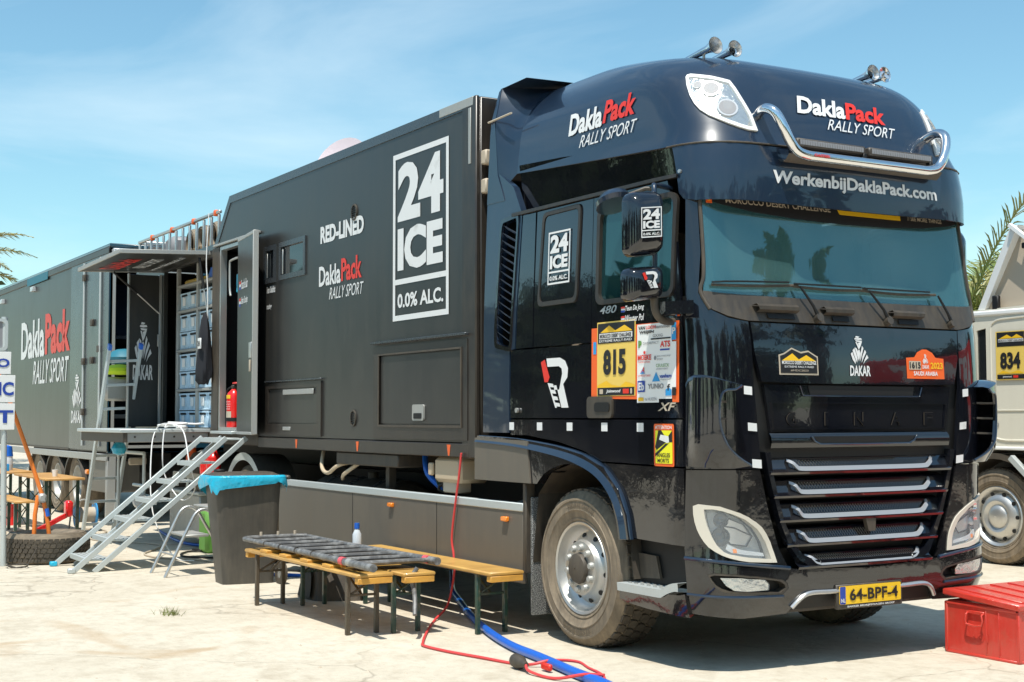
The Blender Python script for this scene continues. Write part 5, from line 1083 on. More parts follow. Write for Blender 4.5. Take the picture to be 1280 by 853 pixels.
# jacket hanging on the post
mb = MB(); rings = [(2.68, .02, .015), (2.60, .07, .04), (2.45, .10, .055), (2.25, .13, .07), (2.05, .16, .08), (1.95, .155, .075), (1.90, .09, .05)]; v = []; n = 18
for i, (z, a, b_) in enumerate(rings):
    for k in range(n): t_ = 2*math.pi*k/n; rr = 1+.12*math.sin(t_*5+i)+.06*math.sin(t_*9); v.append((-8.86-.05*(2.7-z)+a*rr*math.cos(t_), -.09+b_*rr*math.sin(t_), z+.02*math.sin(t_*3+i)))
mb.add(v, [tuple(range(n))]+[(i*n+k, i*n+(k+1) % n, (i+1)*n+(k+1) % n, (i+1)*n+k) for i in range(6) for k in range(n)]+[tuple(6*n+k for k in range(n))[::-1]])
jk = mb.build('hanging_jacket', 'jacket', None); tag(jk, 'dark jacket hanging on the post between the shelves and the doorway', 'jacket')
MB().box(-8.83, -8.73, -.185, -.172, 2.28, 2.40, .004).build('jacket_patch', 'white', jk); text('lettering', '24', lambda u, v, o: (u, -.186-o, v), -8.815, 2.31, .07, .06, 'print_black', jk, bold=.04)
# fire extinguisher in the doorway
ex = thing('fire_extinguisher', 'red fire extinguisher standing just inside the open truck doorway', 'fire extinguisher', (-8.40, .10, 1.36))
P(MB().lathe([(.004, 0), (.08, 0), (.085, .02), (.085, .36), (.075, .41), (.04, .445), (.025, .46), (.004, .47)], (-8.40, .10, 1.37), 'z', 24), 'cylinder', 'red_gloss', ex)
P(MB().box(-8.43, -8.37, .07, .12, 1.83, 1.87, .006), 'valve_head', 'plastic', ex); P(MB().box(-8.42, -8.30, .08, .11, 1.88, 1.90, .004), 'lever', 'red_gloss', ex); P(MB().tube([(-8.43, .08, 1.85), (-8.50, .05, 1.80), (-8.505, .04, 1.6), (-8.49, .04, 1.42)], .011, 8, smooth=4), 'hose', 'black', ex)
cf = lambda u, v, o: (-8.40+(.0865+o)*math.sin(u/.085), .10-(.0865+o)*math.cos(u/.085), v)
P(MB().region([(-.08, 1.72), (.06, 1.72), (.06, 1.76), (-.08, 1.76)], cf, .001, 0, .02), 'label', 'mount_yellow', ex, recalc=False); P(MB().region([(-.03, 1.47), (.07, 1.47), (.07, 1.58), (-.03, 1.58)], cf, .001, 0, .02), 'label', 'cream', ex, recalc=False)
for k in range(4): text('lettering', 'POUDRE ABC 6KG', cf, -.07, 1.60+k*.026, .13, .014, 'decal_white', ex, off=.002)
P(MB().lathe([(.087, .10), (.09, .10), (.09, .14), (.087, .14)], (-8.40, .10, 1.37), 'z', 24), 'bracket_band', 'black', ex)
o = MB().box(-8.40, -8.0, .10, .28, 2.87, 3.12, .03).build('blue_container', 'blue_bag', None); tag(o, 'bright blue plastic container hung on a bent tube inside the truck doorway', 'container')
o = MB().tube([(-8.33, .02, 2.85), (-8.36, .02, 2.95), (-8.36, .02, 3.2), (-8.32, .02, 3.24), (-8.1, .02, 3.25)], .012, 8, smooth=4).build('roll_holder', 'alu_dull', TR)
o = P(MB().box(-8.36, -8.02, .30, .31, 2.56, 2.80), 'notice_board', 'grey_print'); MB().box(-8.40, -8.04, .29, .30, 2.60, 2.76).build('red_notice', 'red_gloss', o)
P(MB().box(-8.30, -8.12, .4, .45, 2.0, 2.4), 'wall_locker', 'black')
# tyres and planks carried in the roof rack
def tyre_thing(name, label, cat, loc, Rr, w, rim, axis='y', group=None, nb=44, rows=5):
    mb = MB(); tyre(mb, 0, 0, 0, Rr, w, rim, 1, 44); o = mb.build(name, 'tyre_wall', None, local=True); mt = MB(); treads(mt, 0, 0, 0, Rr, w, 1, nb, rows); mt.build('tyre_tread', 'rubber', o, smooth=False, local=True); o.location = loc; tag(o, label, cat, group); return o
t0 = tyre_thing('spare_tyre', 'chunky spare tyre standing in the roof rack, one of three beside the grey bundle', 'tyre', (-11.35, .28, 3.675), .20, .45, .10, group='spare tyres in the roof rack', nb=24)
for x, y in ((-10.53, .28), (-10.12, .28), (-9.72, .30)):
    t1 = t0.copy(); C.objects.link(t1); t1.location = (x, y, 3.675)
    for ch in t0.children: c_ = ch.copy(); C.objects.link(c_); c_.parent = t1
for i, oo in enumerate([q for q in bpy.data.objects if q.name.startswith('spare_tyre')]):
    oo['label'] = ['chunky spare tyre in the roof rack, leftmost of the four', 'chunky spare tyre in the roof rack, just right of the grey bundle', 'chunky spare tyre in the roof rack, third from the left', 'chunky spare tyre in the roof rack, rightmost, by the sloping end'][i]
for i in range(3):
    o = MB().box(-11.6+i*.72, -10.95+i*.72, .06, .5, 3.475, 3.53, .004).build('wooden_plank', 'pallet_wood', None); tag(o, ['brown wooden plank under the tyres in the roof rack, leftmost', 'brown wooden plank under the tyres in the roof rack, middle one', 'brown wooden plank under the tyres in the roof rack, rightmost'][i], 'plank', 'planks in the roof rack')
o = MB().box(-11.10, -10.78, .1, .5, 3.5, 3.80, .05).build('grey_bundle', 'grey_print', None); tag(o, 'grey bundle strapped between the tyres in the roof rack', 'bundle')
o = MB().box(-11.9, -11.65, .1, .5, 3.48, 3.72, .01, Matrix.Translation((-11.75, .3, 3.6)) @ Matrix.Rotation(.5, 4, 'Y') @ Matrix.Translation((11.75, -.3, -3.6))).build('tilted_case', 'plastic', None); tag(o, 'dark case tilted at the rear end of the roof rack', 'case')
# ================================================================== trailer behind
TL = thing('support_trailer', 'dark grey support trailer behind the truck with red and white team lettering', 'trailer', (-17, 0, 0))
T = lambda mb, n_, m_, par=None, **k: mb.build(n_, m_, par or TL, **k)
X0, X1 = -22.5, -13.35
T(MB().box(X0, X1, -.0, .05, 1.02, 3.93, .01), 'side_wall', 'box_panel'); T(MB().box(X0, X1, 2.44, 2.49, 1.02, 3.93, .01), 'side_wall', 'box_panel'); T(MB().box(X0, X1+.02, -.01, 2.5, 3.93, 3.98, .01), 'roof', 'trailer_blue')
T(MB().box(X0, X0+.05, .05, 2.44, 1.02, 3.93), 'end_wall', 'box_panel'); T(MB().box(X0, X1, .05, 2.44, 1.02, 1.08), 'floor', 'plastic')
T(MB().box(-15.6, X1, -.012, 0, 1.04, 3.90, .004), 'side_door', 'box_trim'); T(MB().box(X0, X1, -.02, .02, 3.84, 3.93, .006), 'top_rail', 'box_dark'); T(MB().box(-18.8, -17.2, -.026, -.018, 3.80, 3.93, .004), 'sky_reflection', 'teal')  # teal strip on the top rail is a painted reflection of the sky
T(MB().box(X0, X1, -.02, .03, .90, 1.0, .006), 'bottom_rail', 'alu_dull')
T(MB().box(X0, -15.6, -.014, -.004, 1.02, 1.05, .003), 'edge_strip', 'plastic')
for x in (-14.7, -13.75): T(MB().cyl((x, -.03, 1.1), (x, -.03, 3.82), .016, 8), 'locking_bar', 'galv')
for x, z in ((-14.7, 3.6), (-14.7, 2.35), (-14.2, 2.9), (-14.2, 2.35), (-14.7, 1.6), (-13.8, 2.5)): T(MB().box(x-.06, x+.06, -.05, -.012, z-.05, z+.05, .008), 'bar_clamp', 'plastic_dust')
for x, z in ((-18.3, 3.72), (-21.0, 3.7)): T(MB().box(x-.1, x+.1, -.06, .0, z-.04, z+.04), 'side_lamp', 'lamp_white')
# end face with doorway
T(MB().region([[(0, 1.02), (2.49, 1.02), (2.49, 3.93), (0, 3.93)], [(.06, 1.10), (1.25, 1.10), (1.25, 3.62), (.06, 3.62)]], FYp(X1), 0, .05, 9), 'end_frame', 'trailer_blue')
T(MB().region([[(.04, 1.08), (1.27, 1.08), (1.27, 3.64), (.04, 3.64)], [(.08, 1.12), (1.23, 1.12), (1.23, 3.60), (.08, 3.60)]], FYp(X1), .02, .04, 9), 'doorway_trim', 'alu_dull')
T(MB().box(-15.5, -15.45, .05, 2.4, 2.75, 3.6), 'cabinet', 'inner_blue'); T(MB().box(-15.2, -15.1, .05, 2.4, 2.72, 2.78), 'cabinet_edge', 'chrome_blue'); T(MB().box(-15.6, -15.55, .05, 2.4, 1.1, 3.9), 'inner_wall', 'interior')
T(MB().box(-15.2, -14.3, .1, .9, 1.5, 1.56), 'worktop', 'alu_dull'); T(MB().box(-14.8, -14.3, .12, .35, 1.56, 1.85), 'tool_case', 'plastic_dust')
T(MB().box(X1-.0, X1+.12, .02, .28, 3.80, 3.90, .01), 'flood_lamp', 'lamp_white'); 
tf = lambda s_, x, z, w, h, m_, b=.03, sh=0: text('lettering', s_, SP, x, z, w, h, m_, TL, bold=b, shear=sh, off=.006)
tf('Dakla', -19.3, 2.53, 1.85, .66, 'decal_white'); tf('Pack', -17.4, 2.55, 1.75, .68, 'decal_red', .04); tf('RALLY SPORT', -18.3, 2.08, 2.6, .40, 'decal_white', .01, .3)
nomad(lambda u, v, o: (u, -.014-o, v), -15.45, 1.43, .66, .74, 'decal_white', TL)
for x in (-15.3, -16.6, -17.9):
    for y0, sg in ((.06, 1), (2.43, -1)): wheel(x, y0, .50, .50, .32, TL, front=False, sg=sg, tread=False, rimm='alu_dull')
    v = []
    for i in range(21):
        a = rad(180*i/20); v += [(x+.55*math.cos(a), -.01, .52+.42*math.sin(a)), (x+.60*math.cos(a), -.01, .52+.46*math.sin(a)), (x+.60*math.cos(a), .35, .52+.46*math.sin(a))]
    T(MB().add(v, [(3*i+k, 3*i+k+1, 3*i+k+4, 3*i+k+3) for i in range(20) for k in (0, 1)]), 'mudguard', 'plastic_dust')
T(MB().box(-14.45, -13.5, .02, .5, .45, .90, .01), 'stowage_box', 'skirt'); T(MB().box(-22, -13.5, .8, .95, .7, 1.0), 'chassis_rail', 'black'); T(MB().box(-22, -13.5, 1.55, 1.7, .7, 1.0), 'chassis_rail', 'black'); T(MB().box(-22, -13.5, 1.2, 1.3, .3, .95), 'underbody_blocker', 'black')  # middle black block added so the gap under the trailer looks dark
T(MB().box(-14.62, -14.5, -.0, .06, .68, .75, .01), 'side_marker', 'amber'); T(MB().box(-13.45, -13.35, .0, .12, .1, 1.0), 'landing_leg', 'alu_dull')
# ================================================================== gear under the compartment
def simple(name, label, cat, mb, m_, group=None, **k): return tag(mb.build(name, m_, None, **k), label, cat, group)
cb = simple('grey_cabinet', 'grey metal tool cabinet standing under the drop platform', 'cabinet', MB().box(-10.35, -9.2, -.02, .45, .12, .62, .015), 'alu_dull'); MB().box(-10.38, -9.17, -.05, .47, .62, .66, .01).build('cabinet_top', 'galv', cb)
bx = simple('locker_box', 'dark brown underfloor locker below the compartment with a pale top rail', 'locker', MB().box(-9.0, -8.4, .0, .5, .35, .78, .01), 'skirt'); MB().box(-10.2, -8.3, -.03, .0, .80, .87, .005).build('pale_rail', 'alu_dull', bx)
fx_ = thing('tubular_rack', 'white tubular rack hanging below the drop platform', 'rack', (-10.2, -.4, .6))
for a, b_ in (((-10.7, -.55, 1.10), (-9.6, -.55, 1.10)), ((-10.2, -.5, .72), (-9.55, -.5, .72)), ((-9.6, -.55, 1.10), (-9.6, -.55, .55)), ((-10.7, -.55, 1.10), (-10.7, -.55, .0))): P(MB().tube([a, b_], .02, 8), 'frame_tube', 'galv', fx_)
simple('blue_bundle', 'small blue rag bundle hanging below the drop platform', 'rag', MB().lathe([(.004, -.08), (.07, -.06), (.09, 0), (.06, .06), (.004, .09)], (-9.75, -.8, 1.16), 'z', 12), 'blue_bag')
for i, (x, c_, lab) in enumerate(((-9.2, 'rubber', 'black round filter canister on the ledge below the platform, left of the red ones'), (-8.95, 'red_gloss', 'red canister on the ledge below the platform, beside the black one'), (-8.72, 'red_gloss', 'red canister on the ledge below the platform, nearest the stairs'), (-9.45, 'orange', 'orange container on the ledge below the platform'))):
    simple('canister', lab, 'canister', MB().lathe([(.004, 0), (.08, .01), (.085, .10), (.08, .2), (.04, .24), (.03, .29), (.004, .30)] if i else [(.004, 0), (.12, .01), (.12, .18), (.08, .24), (.004, .25)], (x, -.02, .87), 'z', 16), c_)
simple('work_lamp', 'pale round work lamp hanging on the white frame', 'lamp', MB().lathe([(.004, 0), (.05, .01), (.09, .05), (.08, .09), (.004, .10)], (-9.62, -.6, .56), 'x', 16), 'lamp_white')
simple('white_light', 'small cream lamp fixed beside the ladder under the platform', 'lamp', MB().box(-10.75, -10.7, -.42, -.2, .93, 1.02, .02), 'cream')
simple('green_canister', 'yellow green canister on the ground under the stairs', 'canister', MB().box(-9.0, -8.72, -.1, .25, .0, .48, .04), 'green_print')
# ================================================================== stairs
ST = thing('metal_stairs', 'pale metal stairs with seven open treads leading up to the truck doorway', 'stairs', (-7.93, -1.7, 0))
dy, dz = 1.55, 1.30; y0_ = -1.84
for x in (-8.31, -7.54):
    for oy, n_ in ((0, 'stringer'), (.22, 'rear_stringer')):
        P(MB().obox((x, y0_+oy, 0), (x, y0_+oy+dy-.0, dz-.0), .035, .05, up=(0, -dz, dy)), n_, 'galv', ST)
for k in range(7):
    t_ = (k+.75)/7.0; yb = y0_+dy*t_-.0; z = dz*t_-.02
    if k == 6: yb, z = y0_+dy-.03, dz-.01
    tr = P(MB().box(-8.29, -7.56, yb, yb+.225, z-.012, z+.006, .003), 'tread', 'galv', ST)
    MB().box(-8.29, -7.56, yb-.004, yb+.012, z-.04, z+.008, .002).build('tread_nose', 'galv', tr)
    for j in range(4): MB().box(-8.26, -7.59, yb+.035+j*.045, yb+.05+j*.045, z+.006, z+.011, .001).build('tread_rib', 'alu_dull', tr)
for x in (-8.31, -7.54): P(MB().box(x-.03, x+.03, y0_-.03, y0_+.04, 0, .05, .008), 'foot', 'blue_bag' if x < -8 else 'galv', ST)
# white cable draped over platform and stairs
simple('white_cable', 'white cable bundle looped over the platform edge and stairs', 'cable', MB().tube([(-8.98, -.5, 1.40), (-8.85, -.45, 1.44), (-8.80, -.55, 1.41), (-8.72, -.6, 1.1), (-8.75, -.55, .85), (-8.5, -.45, .62), (-8.2, -.4, .75), (-8.1, -.5, 1.05), (-8.3, -.5, 1.36), (-8.55, -.55, 1.44), (-8.9, -.6, 1.41), (-8.8, -.7, 1.15), (-8.55, -.75, .5), (-8.3, -.6, .05), (-7.9, -.5, .02)], .007, 7, smooth=6), 'white')
simple('white_cable_coil', 'coil of thick white hose lying on the platform end', 'hose', MB().tube([(-8.95+.13*math.cos(a*.5), -.42+.16*math.sin(a*.5), 1.40+a*.003) for a in range(20)]+[(-8.85, -.2, 1.44), (-8.7, -.15, 1.45)], .011, 8, smooth=2), 'white')
# hanging white rope by the compartment
simple('white_rope', 'thin white rope hanging from the roof rack down past the compartment', 'rope', MB().tube([(-8.95, -.03, 3.84), (-8.93, -.06, 3.3), (-8.90, -.05, 2.9), (-8.91, -.05, 2.2)], .006, 6, smooth=5), 'white')
# ladder leaning on the platform
LD = thing('leaning_ladder', 'dusty aluminium ladder with blue end caps leaning on the drop platform', 'ladder', (-11.55, -.6, 0))
la = [(-11.52, -.775, 0), (-10.62, -.70, 2.34)]; lb = [(-11.52, -.40, 0), (-10.62, -.32, 2.36)]
for a, b_ in (la, lb):
    r_ = P(MB().obox(a, b_, .035, .07, up=(-1, 0, .4)), 'rail', 'galv', LD); d = Vector(b_)-Vector(a); MB().obox(tuple(Vector(b_)-d*.002), tuple(Vector(b_)+d*.025), .04, .075, up=(-1, 0, .4)).build('end_cap', 'blue_hose', r_)
for k in range(8):
    t_ = (k+.6)/8.1; a = Vector(la[0]).lerp(Vector(la[1]), t_); b_ = Vector(lb[0]).lerp(Vector(lb[1]), t_); P(MB().obox(a, b_, .035, .035), 'rung', 'galv', LD)
simple('yellow_helmet_bag', 'bright yellow and red bag lying at the head of the ladder', 'bag', MB().lathe([(.004, 0), (.13, .0), (.18, .04), (.17, .08), (.10, .12), (.004, .13)], (-11.1, -.45, 2.05), 'z', 14), 'hivis')
simple('blue_cloth', 'teal blue cloth heaped above the yellow bag in the trailer doorway', 'cloth', MB().lathe([(.004, 0), (.22, .0), (.24, .08), (.17, .16), (.10, .19), (.004, .2)], (-12.6, .02, 2.25), 'z', 11), 'teal')
simple('grey_sack', 'pale grey sack hanging below the ladder head', 'sack', MB().box(-11.18, -11.08, -.62, -.28, 1.72, 2.02, .03), 'alu_dull')
# ================================================================== folding steps
FS = thing('folding_steps', 'small aluminium folding steps with two treads beside the wheelie bin', 'step stool', (-6.9, -.8, 0))
for x in (-7.18, -6.72):
    P(MB().tube([(x, -1.16, 0), (x, -.93, .48), (x+.0, -.86, .60), (x, -.78, .63), (x, -.70, .58), (x, -.62, .45), (x, -.35, .0)], .016, 10, smooth=5), 'hoop_leg', 'alu', FS)
P(MB().box(-7.2, -6.7, -.97, -.74, .37, .395, .006), 'tread', 'alu_dull', FS); P(MB().box(-7.26, -6.5, -.72, -.52, .63, .65, .006), 'tread', 'alu_dull', FS)
for z, y in ((.2, -1.06), (.15, -.44)): P(MB().cyl((-7.18, y, z), (-6.72, y, z), .010, 8), 'cross_bar', 'alu', FS)
# ================================================================== wheelie bin
BN = thing('wheelie_bin', 'dark grey wheelie bin with a bright blue bag folded over its rim', 'bin', (-5.95, -.6, 0))
b0 = [(-6.17, -.86), (-5.88, -.88), (-5.80, -.42), (-6.10, -.40)]; t0_ = [(-6.28, -.94), (-5.86, -.96), (-5.77, -.36), (-6.19, -.34)]
def loft(lo, hi, nz=6, z0=0, z1=.95, rr=.12):
    A, B_ = rnd(lo, 3, rr), rnd(hi, 3, rr); n = len(A); v = [(A[i][0]*(1-j/nz)+B_[i][0]*j/nz, A[i][1]*(1-j/nz)+B_[i][1]*j/nz, z0+(z1-z0)*j/nz) for j in range(nz+1) for i in range(n)]
    return MB().add(v, [tuple(range(n))[::-1], tuple(nz*n+i for i in range(n))]+[(j*n+i, j*n+(i+1) % n, (j+1)*n+(i+1) % n, (j+1)*n+i) for j in range(nz) for i in range(n)])
P(loft(b0, t0_), 'body', 'bin_grey', BN); P(loft(ring(t0_, -.02), ring(t0_, -.035), 2, .93, .96), 'rim', 'bin_grey', BN)
P(loft(ring(t0_, -.03), ring(t0_, .06), 3, .965, 1.01, .15), 'lid', 'plastic_dust', BN); P(MB().box(-6.18, -6.08, -.88, -.80, 1.0, 1.035, .01), 'lid_grip', 'black', BN)
A = rnd(ring(t0_, -.045), 8, .18); n = len(A); v = []
for i, (x, y) in enumerate(A):
    t_ = i/n*2*math.pi; dr = .07+.035*math.sin(t_*3+1)+.02*math.sin(t_*11)+.012*math.sin(t_*23); fr_ = max(0, 1-abs(y+.90)/.5)*max(0, 1-abs(x+6.2)/.6); cx, cy = -6.0, -.6; dr += .06*fr_
    for z, k in ((.985, -.03), (.97, .0), (.955-dr*.5, .012+.006*math.sin(t_*17)), (.95-dr, .004+.008*math.sin(t_*13))): v.append((x+(x-cx)*k*2, y+(y-cy)*k*2, z))
P(MB().add(v, [(i*4+k, ((i+1) % n)*4+k, ((i+1) % n)*4+k+1, i*4+k+1) for i in range(n) for k in range(3)]), 'blue_bag', 'blue_bag', BN, ang=25)
for x0 in (-5.86,): P(MB().lathe([(.05, 0), (.10, .0), (.10, .05), (.05, .05)], (-5.70, -.42, .10), 'y', 20, closed=True), 'wheel', 'rubber', BN); P(MB().lathe([(.004, .01), (.055, .01), (.055, .04), (.004, .04)], (-5.70, -.42, .10), 'y', 16), 'wheel_hub', 'alu_dull', BN)
P(MB().box(-6.2, -5.76, -.33, -.28, .94, .98, .02), 'handle_bar', 'bin_grey', BN)
P(MB().add([(-6.215, -.892, .62), (-6.16, -.905, .62), (-6.175, -.925, .76), (-6.23, -.912, .76)], [(0, 1, 2, 3)]), 'sticker', 'cream', BN, recalc=False)
# ================================================================== benches
def bench(name, lab, xa, xb, y0, y1, h, legm, group, topm='wood', plank_n=1):
    B = thing(name, lab, 'bench', ((xa+xb)/2, (y0+y1)/2, 0), group=group)
    if plank_n == 1: P(MB().box(xa, xb, y0, y1, h-.027, h, .012), 'seat_board', topm, B)
    else:
        for k in range(plank_n): w = (y1-y0)/plank_n; P(MB().box(xa, xb, y0+k*w+.003, y0+(k+1)*w-.003, h-.027, h, .008), 'plank', topm, B)
    for x in (xa+.03, xb-.03): P(MB().box(x-.03, x+.03, y0+.01, y1-.01, h-.07, h-.028, .004), 'end_batten', 'wood_edge', B)
    for x, sx in ((xa+.22, 1), (xb-.22, -1)):
        lg = P(MB().box(x-.018, x+.018, y0+.015, y0+.045, 0, h-.03, .004), 'leg', legm, B); P(MB().box(x-.018, x+.018, y1-.045, y1-.015, 0, h-.03, .004), 'leg', legm, B)
        P(MB().box(x-.012, x+.012, y0+.045, y1-.045, h*.60, h*.60+.015, .002), 'leg_rail', legm, B)
        P(MB().obox((x, y0+.04, h*.62), (x+sx*.0, y1-.04, h-.06), .012, .02, up=(1, 0, 0)), 'leg_brace', legm, B); P(MB().obox((x, (y0+y1)/2, h*.61), (x+sx*.28, (y0+y1)/2, h-.035), .022, .008), 'folding_brace', legm, B)
    return B
bench('beer_bench', 'wooden folding bench with dark legs under the bundled tube frame, nearest the viewer', -4.64, -2.42, -1.13, -.85, .44, 'leg_brown', 'folding benches beside the truck skirt')
bench('beer_bench', 'wooden folding bench with green legs, the middle one with only its right end showing', -4.44, -2.33, -.82, -.57, .44, 'leg_green', 'folding benches beside the truck skirt')
bench('beer_bench', 'wooden folding bench with green legs and bare top, farthest right, closest to the truck skirt', -4.28, -1.98, -.34, -.06, .45, 'leg_green', 'folding benches beside the truck skirt')
# bundled tube frame lying on the benches
TF = thing('tube_frame', 'grey taped tube frame with cross bars lying across the two nearer benches', 'frame', (-3.5, -.8, .46))
pa = [(-4.78, -1.08, .505), (-4.0, -1.075, .50), (-3.2, -1.08, .50), (-2.22, -1.10, .50)]; pb = [(-4.78, -.52, .505), (-4.0, -.53, .50), (-3.2, -.53, .50), (-2.40, -.52, .50)]
for pp in (pa, pb): P(MB().tube(pp, [.017, .028], 14, smooth=6), 'padded_tube', 'tube_grey', TF)
P(MB().tube([(-4.78, -1.08, .505), (-4.83, -1.0, .505), (-4.84, -.8, .505), (-4.83, -.6, .505), (-4.78, -.52, .505)], .022, 10, smooth=4), 'end_tube', 'tube_grey', TF)
for i in range(8): x = -4.58+i*.29; P(MB().tube([(x, -1.08, .50), (x+.03, -.52, .50)], .017, 8), 'cross_bar', 'tube_grey', TF); P(MB().box(x+.03, x+.26, -1.05, -.55, .488, .492, .0), 'dark_mesh', 'plastic', TF) if i < 7 else None
for i in range(3): P(MB().cyl((-4.74, -.95+i*.15, .53), (-4.74, -.95+i*.15, .56), .012, 8), 'pin', 'cream', TF)
for x, y in ((-2.75, -1.09), (-2.55, -.53), (-2.62, -1.09)): P(MB().tube([(x-.03, y, .502), (x+.03, y, .502)], .029, 12), 'tape_band', 'strap_red' if x != -2.62 else 'alu_dull', TF)
for i in range(6): x = -4.3+i*.33; P(MB().tube([(x-.008, -1.078, .503), (x+.008, -1.078, .503)], .021+.0016*i, 12), 'tape_band', 'plastic', TF)
mb = MB().tube([(-2.36, -.70, .47), (-2.37, -.74, .40), (-2.36, -.73, .33), (-2.28, -.76, .28), (-2.20, -.80, .17)], .016, 8, smooth=4); P(mb, 'hanging_strap', 'tube_grey', TF)
bo = simple('water_bottle', 'clear water bottle with a blue cap behind the tube frame', 'bottle', MB().lathe([(.004, 0), (.035, 0), (.037, .02), (.037, .12), (.02, .155), (.014, .165)], (-4.12, -.36, .44), 'z', 16), 'bottle'); MB().lathe([(.004, .165), (.022, .165), (.022, .21), (.004, .212)], (-4.12, -.36, .44), 'z', 14).build('cap', 'blue_hose', bo)
for k in range(4): 
    simple('wedge_block', f'small wooden wedge between the nearest bench and the tube frame, {["first","second","third","fourth"][k]} from the left', 'wedge', MB().box(-4.3+k*.42, -4.15+k*.42, -1.125, -1.0, .44, .462, .003), 'wood_edge', 'wooden wedges under the tube frame')
# black plastic stand under the bench
lo = [(-4.60, -.64), (-4.30, -.66), (-4.16, -.38), (-4.48, -.34)]; lo = [(-4.82, -.62), (-4.38, -.60), (-4.22, -.22), (-4.66, -.22)]; hi = [(-4.75, -.55), (-4.46, -.53), (-4.36, -.28), (-4.60, -.28)]
cv = tag(loft(lo, hi, 5, 0, .36, .2).build('wheel_chock', 'plastic_dust', None), 'dark grey plastic block with arched openings on the ground under the benches', 'block')
for q in (((-4.72, -.628), (-4.52, -.622)),):
    mb = MB(); v = []
    for k in range(9): a = math.pi*k/8; x = -4.60-.13*math.cos(a); z = .02+.24*math.sin(a); v.append((x, -.632+z*.19, z))
    mb.add(v, [tuple(range(9))]); mb.build('arch_opening', 'black', cv, recalc=False)
# ================================================================== hoses and cable
def spt(pts): return pts
simple('blue_hose', 'thick blue hose running from under the truck across the ground', 'hose', MB().tube([(-6.5, 1.8, .04), (-5.2, 1.1, .035), (-4.25, .6, .03), (-3.59, .31, .03), (-2.83, -.01, .03), (-2.06, -.29, .03), (-1.49, -.45, .03), (-1.04, -.52, .03), (-.48, -.62, .03), (-.12, -.67, .03), (.6, -.85, .03), (1.5, -1.2, .03)], [.022, .034], 10, smooth=8), 'blue_hose')
simple('red_cable', 'thin red cable hanging from the box floor and trailing over the ground', 'cable', MB().tube([(-2.95, -.03, 1.24), (-2.99, -.03, 1.05), (-3.03, -.03, .91), (-3.10, -.03, .60), (-3.08, -.025, .46), (-3.05, -.04, .30), (-3.0, -.12, .10), (-2.91, -.27, .015), (-2.6, -.48, .012), (-2.28, -.68, .012), (-2.02, -.83, .012), (-1.9, -.88, .012), (-1.63, -.85, .012), (-1.34, -.78, .012), (-.97, -.68, .012), (-.85, -.56, .045), (-.66, -.50, .06), (-.48, -.54, .055), (-.2, -.62, .05), (.2, -.9, .012), (.9, -1.4, .012)], .009, 8, smooth=7), 'red_cable')
CN = thing('cable_coupling', 'black round cable coupling with a red flap lying on the red cable', 'plug', (-.92, -.75, 0))
d = Vector((.9, -.15, 0)).normalized(); c0 = Vector((-.92, -.75, .045)); P(MB().tube([c0-d*.05, c0-d*.045, c0+d*.03, c0+d*.06, c0+d*.13], [.035, .042, .042, .03, .016], 16), 'coupling_body', 'plastic', CN); P(MB().tube([tuple(c0+d*.12), (-.72, -.79, .02), (-.5, -.76, .012), (-.34, -.66, .05), (-.2, -.62, .065)], .009, 8, smooth=5), 'cable_tail', 'red_cable', CN)
P(MB().box(-.80, -.70, -.67, -.64, .01, .05, .01), 'red_flap', 'decal_red', CN)
simple('blue_ground_hose', 'thin blue hose lying on the ground behind the stairs and steps', 'hose', MB().tube([(-11.8, .3, .02), (-9.9, .05, .02), (-9.0, .4, .02), (-8.4, .0, .02), (-7.9, -.2, .02), (-7.2, -.35, .02), (-6.4, -.3, .02), (-5.8, .2, .02)], .017, 8, smooth=6), 'blue_hose')
simple('black_ground_cable', 'black cable tangle lying on the ground between stairs and bin', 'cable', MB().tube([(-9.2+.25*i+.3*math.sin(i*2.1), -.1+.35*math.sin(i*1.7), .015) for i in range(14)], .011, 7, smooth=6), 'black')
simple('white_ground_cable', 'white cable lying on the ground behind the stairs', 'cable', MB().tube([(-13+.5*i, -.5+.25*math.sin(i*1.3), .012) for i in range(12)], .010, 7, smooth=6), 'cream')
simple('shop_bag', 'crumpled translucent bag lying behind the folding steps', 'bag', MB().lathe([(.004, .0), (.24, .01), (.28, .07), (.2, .16), (.08, .21), (.004, .22)], (-8.2, .1, 0), 'z', 13), 'grey_print')
# ================================================================== tyre on the ground with jack, signpost
gt = tyre_thing('loose_tyre', 'loose chunky truck tyre lying flat on the ground at the left', 'tyre', (-8.87, -1.78, .28), .44, .28, .25, nb=44)
gt.rotation_euler = (math.pi/2, 0, 0); gt.location = (-8.87, -1.78, .0); gt.rotation_euler = (-math.pi/2, 0, 0); gt.location = (-8.87, -1.78, .285)
JK = thing('orange_tripod', 'orange tube stand with long pole standing inside the loose tyre', 'stand', (-8.8, -1.9, .1))
P(MB().tube([(-8.75, -1.78, .24), (-8.78, -1.85, .68), (-8.85, -2.12, 1.5), (-8.92, -2.3, 2.05)], .022, 10, smooth=2), 'long_pole', 'orange_paint', JK); P(MB().tube([(-8.75, -1.94, .24), (-8.76, -1.93, .5), (-8.77, -1.90, .70)], .022, 10), 'short_leg', 'orange_paint', JK); P(MB().tube([(-8.76, -1.8, .48), (-8.765, -1.815, .56)], .026, 10), 'blue_sleeve', 'blue_hose', JK)
P(MB().box(-8.82, -8.72, -1.90, -1.82, .62, .72, .02), 'clamp_head', 'alu_dull', JK)
JJ = thing('red_jack', 'red trolley jack arm sticking up behind the loose tyre', 'jack', (-9.4, -1.5, 0)); P(MB().obox((-9.4, -1.9, .22), (-9.4, -1.42, .46), .05, .05), 'arm', 'red_gloss', JJ); P(MB().box(-9.46, -9.34, -1.48, -1.40, .42, .60, .02), 'arm_head', 'red_gloss', JJ)
